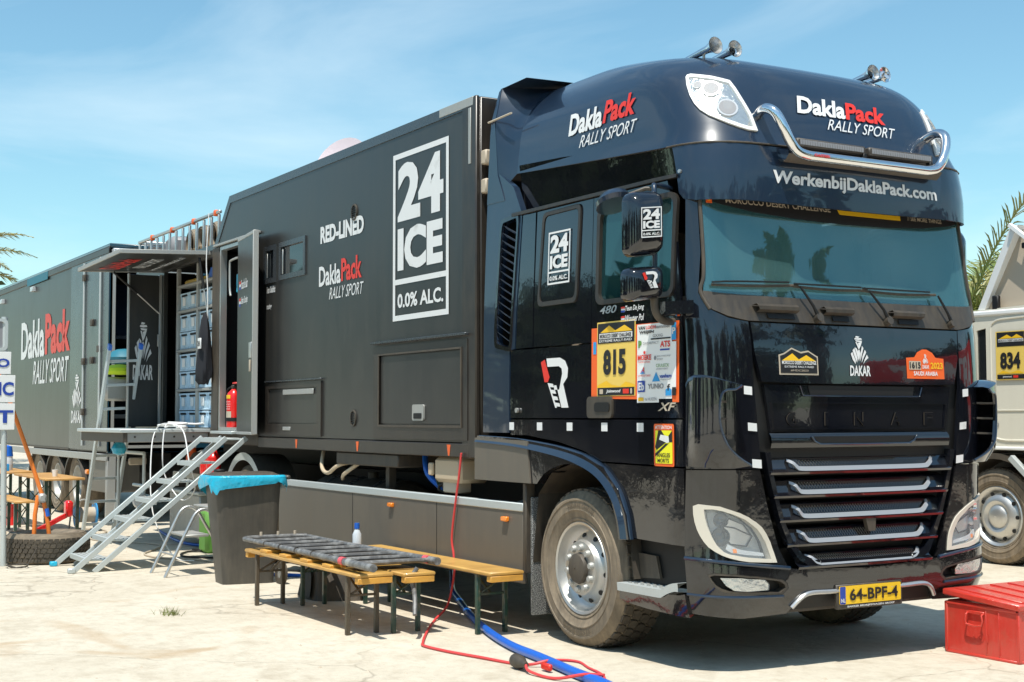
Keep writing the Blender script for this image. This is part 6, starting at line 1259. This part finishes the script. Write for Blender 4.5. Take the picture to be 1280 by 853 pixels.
SG = thing('sign_post', 'grey metal post at the left edge carrying three white notices', 'sign post', (-8.6, -2.27, 0))
P(MB().cyl((-8.6, -2.27, 0), (-8.6, -2.30, 2.55), .03, 12), 'post', 'galv', SG); P(MB().region([rrect(-2.62, -2.27, 2.20, 2.53, .05), rrect(-2.59, -2.30, 2.23, 2.50, .04)], FYp(-8.56), 0, .02, .4), 'holder_frame', 'galv', SG); P(MB().box(-8.60, -8.58, -2.60, -2.30, 2.23, 2.50), 'holder_panel', 'grey_print', SG)
for z0, z1, s_, m_, y1 in ((1.96, 2.19, 'MEDIO', 'white', -2.235), (1.67, 1.95, 'PUBLIC', 'white', -2.19), (1.39, 1.66, 'EXIT', 'white', -2.19)):
    q = P(MB().box(-8.57, -8.56, -2.75, y1, z0, z1, .003), 'notice', m_, SG); text('lettering', s_, FYp(-8.558), -2.73, z0+.07, y1-.015+2.73, z1-z0-.14, 'navy' if m_ == 'white' else 'decal_white', q, bold=.03)
simple('wire_coil', 'thin grey wire coiled on the ground at the foot of the signpost', 'wire', MB().tube([(-8.36+.16*math.cos(i*.6), -2.18+.10*math.sin(i*.6), .015+.004*(i % 5)) for i in range(34)]+[(-8.5, -1.95, .2), (-8.52, -1.9, .28)], .006, 6, smooth=2), 'plastic')
# ================================================================== tables at the back left
def table(lab, xa, xb, ya, yb, h, group, nm='folding_table', cat='table'):
    B = thing(nm, lab, cat, ((xa+xb)/2, (ya+yb)/2, 0), group=group); P(MB().box(xa, xb, ya, yb, h-.03, h, .008), 'table_top' if cat == 'table' else 'seat_board', 'table_wood', B)
    for x in (xa+.2, xb-.2):
        for y in (ya+.05, yb-.05): P(MB().box(x-.02, x+.02, y-.02, y+.02, 0, h-.03, .003), 'leg', 'leg_green', B)
        P(MB().obox((x, ya+.05, h*.25), (x, yb-.05, h-.08), .012, .02, up=(1, 0, 0)), 'leg_brace', 'leg_green', B); P(MB().obox((x, yb-.05, h*.25), (x, ya+.05, h-.08), .012, .02, up=(1, 0, 0)), 'leg_brace', 'leg_green', B)
    return B
table('long wooden folding table at the back left beside the trailer, nearest the ladder', -13.9, -11.9, -1.15, -.65, .74, 'folding tables by the trailer')
table('wooden folding table at the back left, farther along and partly hidden by the signpost', -15.6, -13.95, -1.35, -.85, .76, 'folding tables by the trailer')
table('low wooden bench in front of the folding tables at the back left', -13.6, -12.0, -1.5, -1.25, .46, None, 'back_bench', 'bench')
wb = simple('water_jug', 'clear water jug with a blue top on the back left table', 'jug', MB().lathe([(.004, 0), (.07, 0), (.075, .05), (.07, .2), (.03, .28)], (-14.6, -1.1, .76), 'z', 14), 'bottle'); MB().lathe([(.03, .27), (.075, .20), (.06, .34), (.004, .36)], (-14.6, -1.1, .76), 'z', 14).build('jug_top', 'blue_hose', wb)
simple('blue_box', 'small blue and white box beside the water jug', 'box', MB().box(-14.3, -14.2, -1.25, -1.15, .76, .86), 'sky_blue'); simple('paper_cup', 'white paper cup on the near end of the folding table', 'cup', MB().lathe([(.03, 0), (.04, .09), (.036, .09), (.028, .004)], (-12.5, -.9, .74), 'z', 12), 'white'); simple('red_can', 'red drinks can under the back left table', 'can', MB().cyl((-14.2, -1.1, 0), (-14.2, -1.1, .3), .08, 14), 'red_gloss')
# cable reel
CR = thing('cable_reel', 'blue cable reel on a tube stand beside the ladder foot', 'cable reel', (-12.6, -.45, 0))
for y in (-.6, -.36):
    P(MB().lathe([(.05, 0), (.17, 0), (.17, .015), (.05, .015)], (-12.6, y, .22), 'y', 24, closed=True), 'reel_flange', 'sky_blue', CR)
P(MB().cyl((-12.6, -.59, .22), (-12.6, -.36, .22), .10, 20), 'wound_cable', 'cream', CR); P(MB().tube([(-12.8, -.64, 0), (-12.62, -.64, .3), (-12.6, -.5, .42), (-12.62, -.32, .3), (-12.8, -.32, 0)], .012, 8, smooth=3), 'reel_stand', 'alu_dull', CR)
# ================================================================== red toolbox
TB = thing('red_toolbox', 'battered red metal chest with a slightly open lid on the ground at the right', 'chest', (.27, 2.3, 0))
x0, x1, y0, y1, h = -.02, .55, 1.93, 2.78, .335
mb = MB(); mb.box(x0, x1, y0, y1, .005, h, .012); P(mb, 'chest_body', 'red_paint', TB)
P(MB().box(x0-.006, x1+.006, y0-.008, y1+.008, h-.028, h-.008, .006), 'rim_bead', 'red_paint', TB); P(MB().box(x0-.004, x1+.004, y0-.006, y1+.006, .0, .018, .004), 'base_bead', 'red_paint', TB)
for x in (.30, .40): P(MB().box(x, x+.006, y0-.006, y0, .03, h-.04, .002), 'pressed_rib', 'red_paint', TB)
for y in (2.02, 2.2, 2.4, 2.6): P(MB().box(x1, x1+.006, y, y+.01, .03, h-.04, .002), 'pressed_rib', 'red_paint', TB)
for x, y in ((.545, y0+.0), (x0+.005, y0)): P(MB().box(x-.012, x+.012, y-.008, y+.02, .01, h-.01, .004), 'corner_strap', 'red_paint', TB)
P(MB().tube([(.17, y0-.008, .275), (.17, y0-.03, .265), (.17, y0-.03, .205), (.29, y0-.03, .205), (.29, y0-.03, .265), (.29, y0-.008, .275)], .006, 8, smooth=2), 'side_handle', 'red_paint', TB); P(MB().box(.165, .295, y0-.014, y0, .268, .288, .003), 'handle_plate', 'red_paint', TB)
text('lettering', '101', lambda u, v, o: (u, y0-o, v), .20, .10, .12, .05, 'red_paint', TB, bold=.01)
LM = Matrix.Translation((x1+.0, 2.3, h)) @ Matrix.Rotation(rad(4.2), 4, 'Y') @ Matrix.Translation((-x1-.0, -2.3, -h))
LDd = P(MB().box(x0-.016, x1+.02, y0-.018, y1+.02, h-.012, h+.028, .008, LM), 'lid', 'red_paint', TB)
for k in range(5): y = y0+.05+k*.17; MB().box(x0+.02, x1-.02, y, y+.09, h+.026, h+.036, .005, LM).build('pressed_panel', 'red_paint', LDd)
# ================================================================== white truck at the right
WT = thing('white_truck', 'off-white rally truck number 834 parked at the right with its roof hatch raised', 'truck', (-3.4, 6.6, 0), rz=0)
T = lambda mb, n_, m_, par=None, **k: mb.build(n_, m_, par or WT, **k)
WY = 6.42; wy = sideY(WY)
T(MB().region([[(-4.1, 1.20), (-4.1, 2.52), (-3.9, 2.60), (-1.9, 2.66), (-1.35, 2.55), (-1.15, 1.9), (-1.1, 1.0), (-2.7, 1.0), (-2.95, 1.17)], [(-3.58, 1.82), (-3.58, 2.40), (-3.46, 2.42), (-3.46, 1.80)]], wy, 0, .06, .5), 'cab_side', 'white_truck')
T(MB().region([(-3.58, 1.82), (-3.58, 2.40), (-3.46, 2.42), (-3.46, 1.80)], wy, -.02, .02, 9), 'side_window', 'glass_dark')
dq = rnd([(-3.40, 1.27), (-3.40, 2.50), (-1.6, 2.56), (-1.4, 1.27)], 5, .08); T(MB().tube([(x, WY-.0, z) for x, z in dq+dq[:1]], .012, 6), 'door_outline', 'white_truck')
T(MB().box(-3.56, -3.44, WY-.012, WY-.0, 1.22, 2.5, .004), 'hinge_post', 'white_truck') if False else None
T(MB().box(-4.1, -1.1, WY-.008, WY, 1.565, 1.58), 'waist_crease', 'white_truck'); T(MB().box(-4.12, -1.1, WY-.02, WY+.05, 1.17, 1.205, .01), 'sill_trim', 'white')
T(MB().box(-4.1, -1.15, WY+.08, 8.85, 1.2, 2.50, .08), 'cab_core', 'white_truck'); T(MB().box(-4.0, -1.9, WY+.02, 8.83, 2.5, 2.60, .04), 'cab_roof', 'white_truck'); T(MB().box(-4.05, -1.3, WY-.02, WY+.06, 2.545, 2.60, .015), 'roof_gutter', 'white')
T(MB().box(-9, -4.3, WY+.05, 8.85, 1.1, 2.6, .05), 'load_body', 'white_truck'); T(MB().box(-9, -1.3, 6.9, 8.3, .6, 1.1, .05), 'chassis', 'black')
text('lettering', '300', wy, -3.44, 1.40, .13, .045, 'silver', WT, bold=.02, shear=.2, off=.006)
wf = lambda o0: (lambda u, v, o: (u, WY-.012-o-o0, v))
WB = T(MB().region([(-3.325, 1.88), (-3.325, 2.375), (-2.96, 2.375), (-2.96, 1.88)], wf(0), .004, 0, 9), 'race_number_board', 'yellow', recalc=False)
MB().region([(-3.31, 2.22), (-3.31, 2.365), (-2.97, 2.365), (-2.97, 2.22)], wf(0), .006, 0, 9).build('badge_ground', 'print_black', WB, recalc=False); MB().region([(-3.28, 2.30), (-3.18, 2.34), (-3.12, 2.31), (-3.06, 2.34), (-2.98, 2.30)], wf(0), .008, 0, 9).build('peak', 'mount_yellow', WB, recalc=False)
MB().region([(-3.29, 2.265), (-3.29, 2.295), (-2.98, 2.295), (-2.98, 2.265)], wf(0), .008, 0, 9).build('title_strip', 'decal_white', WB, recalc=False); text('lettering', 'MOROCCO DESERT CHALLENGE', wf(0), -3.285, 2.268, .30, .022, 'print_black', WB, bold=.02, off=.01)
text('lettering', '834', wf(0), -3.27, 1.99, .25, .17, 'print_black', WB, bold=.045, off=.008); MB().region([(-3.31, 1.89), (-3.31, 1.935), (-2.97, 1.935), (-2.97, 1.89)], wf(0), .006, 0, 9).build('sponsor_strip', 'print_black', WB, recalc=False); MB().region([(-3.11, 1.90), (-3.11, 1.925), (-3.05, 1.925), (-3.05, 1.90)], wf(0), .008, 0, 9).build('red_patch', 'decal_red', WB, recalc=False); text('lettering', 'Joinwood', wf(0), -3.24, 1.90, .11, .022, 'decal_white', WB, bold=.02, off=.008)
MB().region([(-3.30, 1.945), (-3.24, 1.975), (-3.15, 1.95), (-3.05, 1.975), (-2.98, 1.945)], wf(0), .006, 0, 9).build('sand_dune', 'mount_yellow', WB, recalc=False)
Ww = MB(); Rr = .50; O = (-3.39, WY+.04, .49)
ww = MB().lathe([(.30, .03), (.31, .0), (.30, -.01), (.27, .01), (.25, .05), (.20, -.01), (.16, -.02), (.12, .0), (.10, -.02), (.06, -.035), (.004, -.04)], O, 'y', 40).build('wheel', 'alu', WT)
mb = MB(); tyre(mb, *O, Rr, .3, .30, 1, 48); mb.build('tyre', 'tyre_wall', ww); mb = MB(); treads(mb, *O, Rr, .3, 1, 44); mb.build('tyre_tread', 'rubber', ww, smooth=False)
for k in range(10): a = 2*math.pi*k/10; p_ = Vector((O[0]+.235*math.cos(a), O[1]+.02, O[2]+.235*math.sin(a))); MB().tube([p_, p_+Vector((0, -.014, 0))], .02, 12).build('hand_hole', 'black', ww)
ww2 = T(MB().lathe([(.30, .03), (.31, .0), (.27, .01), (.2, .05), (.004, .05)], (-7.6, WY+.04, .49), 'y', 24), 'wheel', 'chrome'); mb = MB(); tyre(mb, -7.6, WY+.04, .49, Rr, .3, .30, 1, 40); mb.build('tyre', 'tyre_wall', ww2)
v = []
for i in range(17): a = rad(165-150*i/16); v += [(-3.39+.60*math.cos(a), WY-.02, .52+.56*math.sin(a)), (-3.39+.66*math.cos(a), WY-.02, .52+.62*math.sin(a)), (-3.39+.60*math.cos(a), WY+.4, .52+.56*math.sin(a))]
T(MB().add(v, [(3*i, 3*i+1, 3*i+4, 3*i+3) for i in range(16)]+[(3*i, 3*i+2, 3*i+5, 3*i+3) for i in range(16)]), 'wheel_arch', 'plastic_dust'); T(MB().obox((-3.15, WY-.03, 1.10), (-2.75, WY-.03, .75), .06, .06), 'mudguard_stay', 'galv')
# raised hatch panel
hp_ = [(-3.60, 6.45, 2.60), (-3.07, 6.45, 3.47), (-2.88, 6.45, 3.36), (-2.4, 6.45, 2.72)]
v = hp_+[(x, 8.6, z) for x, y, z in hp_]
HP = T(MB().add([(-3.58, 6.45, 2.62), (-3.10, 6.40, 3.45), (-3.02, 6.40, 3.44), (-3.50, 6.45, 2.60), (-3.58, 8.6, 2.62), (-3.10, 8.6, 3.45), (-3.02, 8.6, 3.44), (-3.50, 8.6, 2.60)], [(0, 1, 2, 3), (4, 5, 6, 7), (0, 1, 5, 4), (1, 2, 6, 5), (2, 3, 7, 6), (3, 0, 4, 7)]), 'raised_hatch', 'white')
MB().add([(-3.52, 6.5, 2.62), (-3.06, 6.5, 3.42), (-2.80, 6.5, 3.22), (-1.9, 6.5, 2.62), (-3.52, 6.53, 2.62), (-3.06, 6.53, 3.42), (-2.80, 6.53, 3.22), (-1.9, 6.53, 2.62)], [(0, 1, 2, 3), (4, 5, 6, 7), (0, 1, 5, 4), (1, 2, 6, 5), (2, 3, 7, 6), (3, 0, 4, 7)]).build('hatch_cheek', 'cream', HP)
MB().obox((-3.10, 6.38, 3.45), (-2.80, 6.38, 3.22), .05, .04).build('hatch_rim', 'white', HP); MB().box(-3.38, -3.30, 6.42, 6.47, 2.60, 2.75, .01).build('hatch_bracket', 'black', HP); MB().box(-3.0, -2.86, 6.42, 6.47, 3.20, 3.26, .01).build('hatch_bracket', 'black', HP)
# ================================================================== ground and plants
me = bpy.data.meshes.new('ground'); me.from_pydata([(-400, -400, 0), (400, -400, 0), (400, 400, 0), (-400, 400, 0)], [], [(0, 1, 2, 3)]); me.materials.append(MT['ground']); link(tag(bpy.data.objects.new('ground', me), kind='structure'))
mb = MB()
for i in range(90):
    x, y = -4.27+random.gauss(0, .06), -1.85+random.gauss(0, .04); a = random.random()*6.28; h = .02+random.random()*.05; dx, dy = math.cos(a)*.003, math.sin(a)*.003; lx, ly = random.gauss(0, .03), random.gauss(0, .03)
    mb.add([(x-dx, y-dy, 0), (x+dx, y+dy, 0), (x+lx, y+ly, h)], [(0, 1, 2)])
tag(mb.build('grass_tuft', 'grass', None, recalc=False), 'small tuft of dry grass growing from the pale ground', 'grass')
mb = MB()
for i in range(420):
    x, y = random.uniform(-12, 1.5), random.uniform(-3.2, 3); r_ = random.choice([.004, .005, .006, .009, .014])
    mb.add([(x+r_*math.cos(k*1.57+i), y+r_*math.sin(k*1.57+i), 0) for k in range(4)]+[(x, y, r_*.8)], [(0, 1, 4), (1, 2, 4), (2, 3, 4), (3, 0, 4)])
tag(mb.build('loose_gravel', 'cream', None, recalc=False, smooth=False), kind='stuff')
def palm(lab, loc, h, cr, nf, ln, m_, seed, drop=1., group='palm trees behind the vehicles'):
    rn = random.Random(seed); Pm = thing('palm_tree', lab, 'palm tree', loc, group=group)
    mb = MB(); mb.tube([(loc[0], loc[1], 0), (loc[0]+.1, loc[1], h*.5), (loc[0], loc[1], h)], [cr*1.1, cr], 14, smooth=5); P(mb, 'trunk', 'bark', Pm)
    for i in range(nf):
        az = 2*math.pi*i/nf+rn.uniform(-.2, .2); el = rn.uniform(-.25, 1.25); L_ = ln*rn.uniform(.8, 1.1); mb = MB(); pts = []; p_ = Vector((loc[0], loc[1], h)); d = Vector((math.cos(az)*math.cos(el), math.sin(az)*math.cos(el), math.sin(el)))
        for k in range(13): pts.append(p_.copy()); p_ += d*L_/12; d.z -= .11*drop*(.6+k*.08); d.normalize()
        mb.tube(pts, [.04, .006], 5)
        for k in range(1, 13):
            for jj in range(5):
                q = pts[k-1].lerp(pts[k], jj/5); tn = (pts[k]-pts[k-1]).normalized(); sd = tn.cross(Vector((0, 0, 1))).normalized(); up = sd.cross(tn); f_ = (k+jj/5)/12; ll = (.62*math.sin(math.pi*min(1, .12+f_*.86))**.7+.06)*ln/3.2
                for s_ in (-1, 1):
                    e = (tn*.62+sd*s_*rn.uniform(.6, .85)+up*rn.uniform(-.05, .35)).normalized()*ll*rn.uniform(.85, 1.1); w_ = tn*.028; mid_ = q+e*.55+Vector((0, 0, -.02)); tip = q+e+Vector((0, 0, -.25*ll))
                    mb.add([q-w_, q+w_, mid_+w_*.9, mid_-w_*.9, tip], [(0, 1, 2, 3), (3, 2, 4)])
        P(mb, 'frond', m_, Pm, recalc=False, smooth=False)
    return Pm
def pix(u, v, t_): 
    F_ = F; p_ = Vector((6.28813, -5.08444, 1.51298)); return p_+(Rv*((u-640)/1728.94)-Uv*((v-426.5)/1728.94)+F_)*t_
c_ = (-33.5, 1.2); palm('yellow green palm rising behind the trailer at the left edge', (-37.7, .7, 0), 5.3, .35, 52, 3.9, 'palm_yellow', 3)
palm('green palm with upright fronds behind the truck, right of the cab', (-16.4, 21.0, 0), 3.9, .4, 15, 4.0, 'palm_green', 11, .8)
def tree(lab, loc, h, wd, seed, group=None, n_=1500, m_='foliage_dark', ls=.35):
    rn = random.Random(seed); Tr = thing('leafy_tree', lab, 'tree', loc, group=group); mb = MB(); mb.tube([(loc[0], loc[1], 0), (loc[0]+.2, loc[1], h*.35), (loc[0], loc[1]+.2, h*.7)], [wd*.09, wd*.03], 8); 
    for k in range(5): a = k*1.26; mb.tube([(loc[0], loc[1], h*.35), (loc[0]+math.cos(a)*wd*.3, loc[1]+math.sin(a)*wd*.3, h*.65)], [wd*.04, wd*.012], 6)
    P(mb, 'trunk', 'bark', Tr); mb = MB(); cl_ = [(rn.gauss(0, wd*.26), rn.gauss(0, wd*.26), h*(.3+.6*rn.random()), wd*rn.uniform(.14, .26)) for _ in range(26)]
    for i in range(n_):
        cx, cy, cz, r_ = cl_[i % 26]; d = Vector((rn.gauss(0, 1), rn.gauss(0, 1), rn.gauss(0, 1))).normalized()*r_*rn.uniform(.6, 1.05); q = Vector((loc[0]+cx, loc[1]+cy, cz))+d; a = Vector((rn.gauss(0, 1), rn.gauss(0, 1), rn.gauss(0, .6))).normalized()*ls; b_ = a.orthogonal().normalized()*ls*.5; mb.add([q-a, q-b_, q+a, q+b_], [(0, 1, 2, 3)])
    P(mb, 'crown', m_, Tr, recalc=False, smooth=False); return Tr
tree('green bush top showing above the trailer roof at the far left', (-44, 1.4, 0), 7.2, 4, 5, ls=.22)
tree('low green tree behind the raised hatch of the white truck', (-19, 26.5, 0), 5.0, 4.5, 8, ls=.2)
# what stands on the viewer's side of the square, vans added, and shows only mirrored in paint and glass
def copy_tree(o, loc, rz, lab):
    c_ = o.copy(); C.objects.link(c_); c_.location = loc; c_.rotation_euler.z = rz; c_['label'] = lab
    for ch in o.children: d_ = ch.copy(); C.objects.link(d_); d_.parent = c_
    return c_
gp_ = 'trees across the square behind the viewer'
tA = tree('dark tree across the square behind the viewer, mirrored in the paint', (24, -2, 0), 7.5, 7, 21, gp_, 900, ls=.6)
for i, (x, y) in enumerate(((27, 6), (26, 13), (30, 22), (20, 31), (26, -10), (20, -17), (10, -22), (0, -24), (-10, -23), (-20, -24), (-30, -22), (-40, -23), (8, 36), (-52, -20))): copy_tree(tA, (x, y, 0), i*1.3, 'dark tree across the square behind the viewer, mirrored in the paint')
palm('palm across the square behind the viewer, mirrored in the windscreen', (11.0, 10.9, 0), 6.7, .28, 20, 1.7, 'palm_green', 31, 1.0, None)
tree('dense dark tree beside the palm across the square, mirrored low in the windscreen', (12.6, 8.6, 0), 6.7, 3.6, 77, None, 1300, ls=.35)
RT_ = thing('red_truck', 'red truck standing opposite and mirrored in the black bonnet', 'truck', (7.4, 13.5, 0))
P(MB().box(2.5, 12.3, 13.5, 16, 1.0, 3.7, .05), 'box_body', 'banner_red', RT_); P(MB().box(2.7, 12.1, 13.7, 15.8, .4, 1.0, .05), 'chassis', 'black', RT_)
bk_ = lambda u, v, o: (19-u, 13.5-o, v); text('lettering', 'TATRA', lambda u, v, o: (12.0-u, 13.49-o, v), .8, 2.0, 8.0, 1.4, 'decal_white', RT_, bold=.03); text('lettering', 'EXTREME ROSSIGNOL', lambda u, v, o: (12.0-u, 13.49-o, v), 1.5, 1.2, 6.5, .5, 'decal_white', RT_, bold=.01, shear=.3)
for x in (3.8, 5.2, 11): P(MB().lathe([(.004, 0), (.5, 0), (.52, .1), (.52, .3), (.004, .3)], (x, 13.55, .52), 'y', 20), 'wheel', 'rubber', RT_)

def van(lab, loc, rz):  # vans added out of view as dark shapes for the paint to mirror
    V = thing('reflection_van', lab, 'van', loc, rz); B_ = lambda mb, n_, m_, par=None: mb.build(n_, m_, par or V, local=True)
    pr = [(-2.4, .35), (-2.45, 1.2), (-2.35, 2.15), (-2.1, 2.3), (.9, 2.3), (1.35, 2.1), (1.95, 1.35), (2.5, 1.1), (2.6, .5), (2.5, .35)]
    B_(MB().prism(rnd(pr, 3, .12), lambda u, v, o: (u, o, v), -.95, .95), 'body', 'van_black')
    for sy in (-1, 1):
        B_(MB().prism([(.95, 1.25), (.95, 2.0), (1.25, 1.98), (1.75, 1.3)], lambda u, v, o: (u, o, v), sy*.955, sy*.94), 'side_window', 'glass_dark')
        for x in (-1.55, 1.6): w_ = B_(MB().lathe([(.2, 0), (.34, .01), (.35, .05), (.35, .2), (.2, .2)], (x, sy*.98, .35), 'y', 24, closed=True, sy=-sy), 'wheel', 'rubber'); MB().lathe([(.004, .02), (.2, .03)], (x, sy*.98, .35), 'y', 20, sy=-sy).build('rim', 'alu_dull', w_, local=True)
    B_(MB().prism([(1.38, 2.06), (1.42, 2.06), (1.97, 1.38), (1.93, 1.36)], lambda u, v, o: (u, o, v), -.85, .85), 'windscreen', 'glass_dark')
van('black van added unseen behind the viewer as a dark reflection in the cab side', (-6.5, -9.5, 0), .1)
van('black van added unseen farther along as a dark reflection in the box side', (-14.5, -10.5, 0), -.2)
van('black van added unseen opposite the truck front as a dark reflection in the bumper', (8.2, 4.8, 0), 1.9)
van('black van added unseen to the right as a dark reflection in the grille', (5.6, 9.6, 0), 2.6)
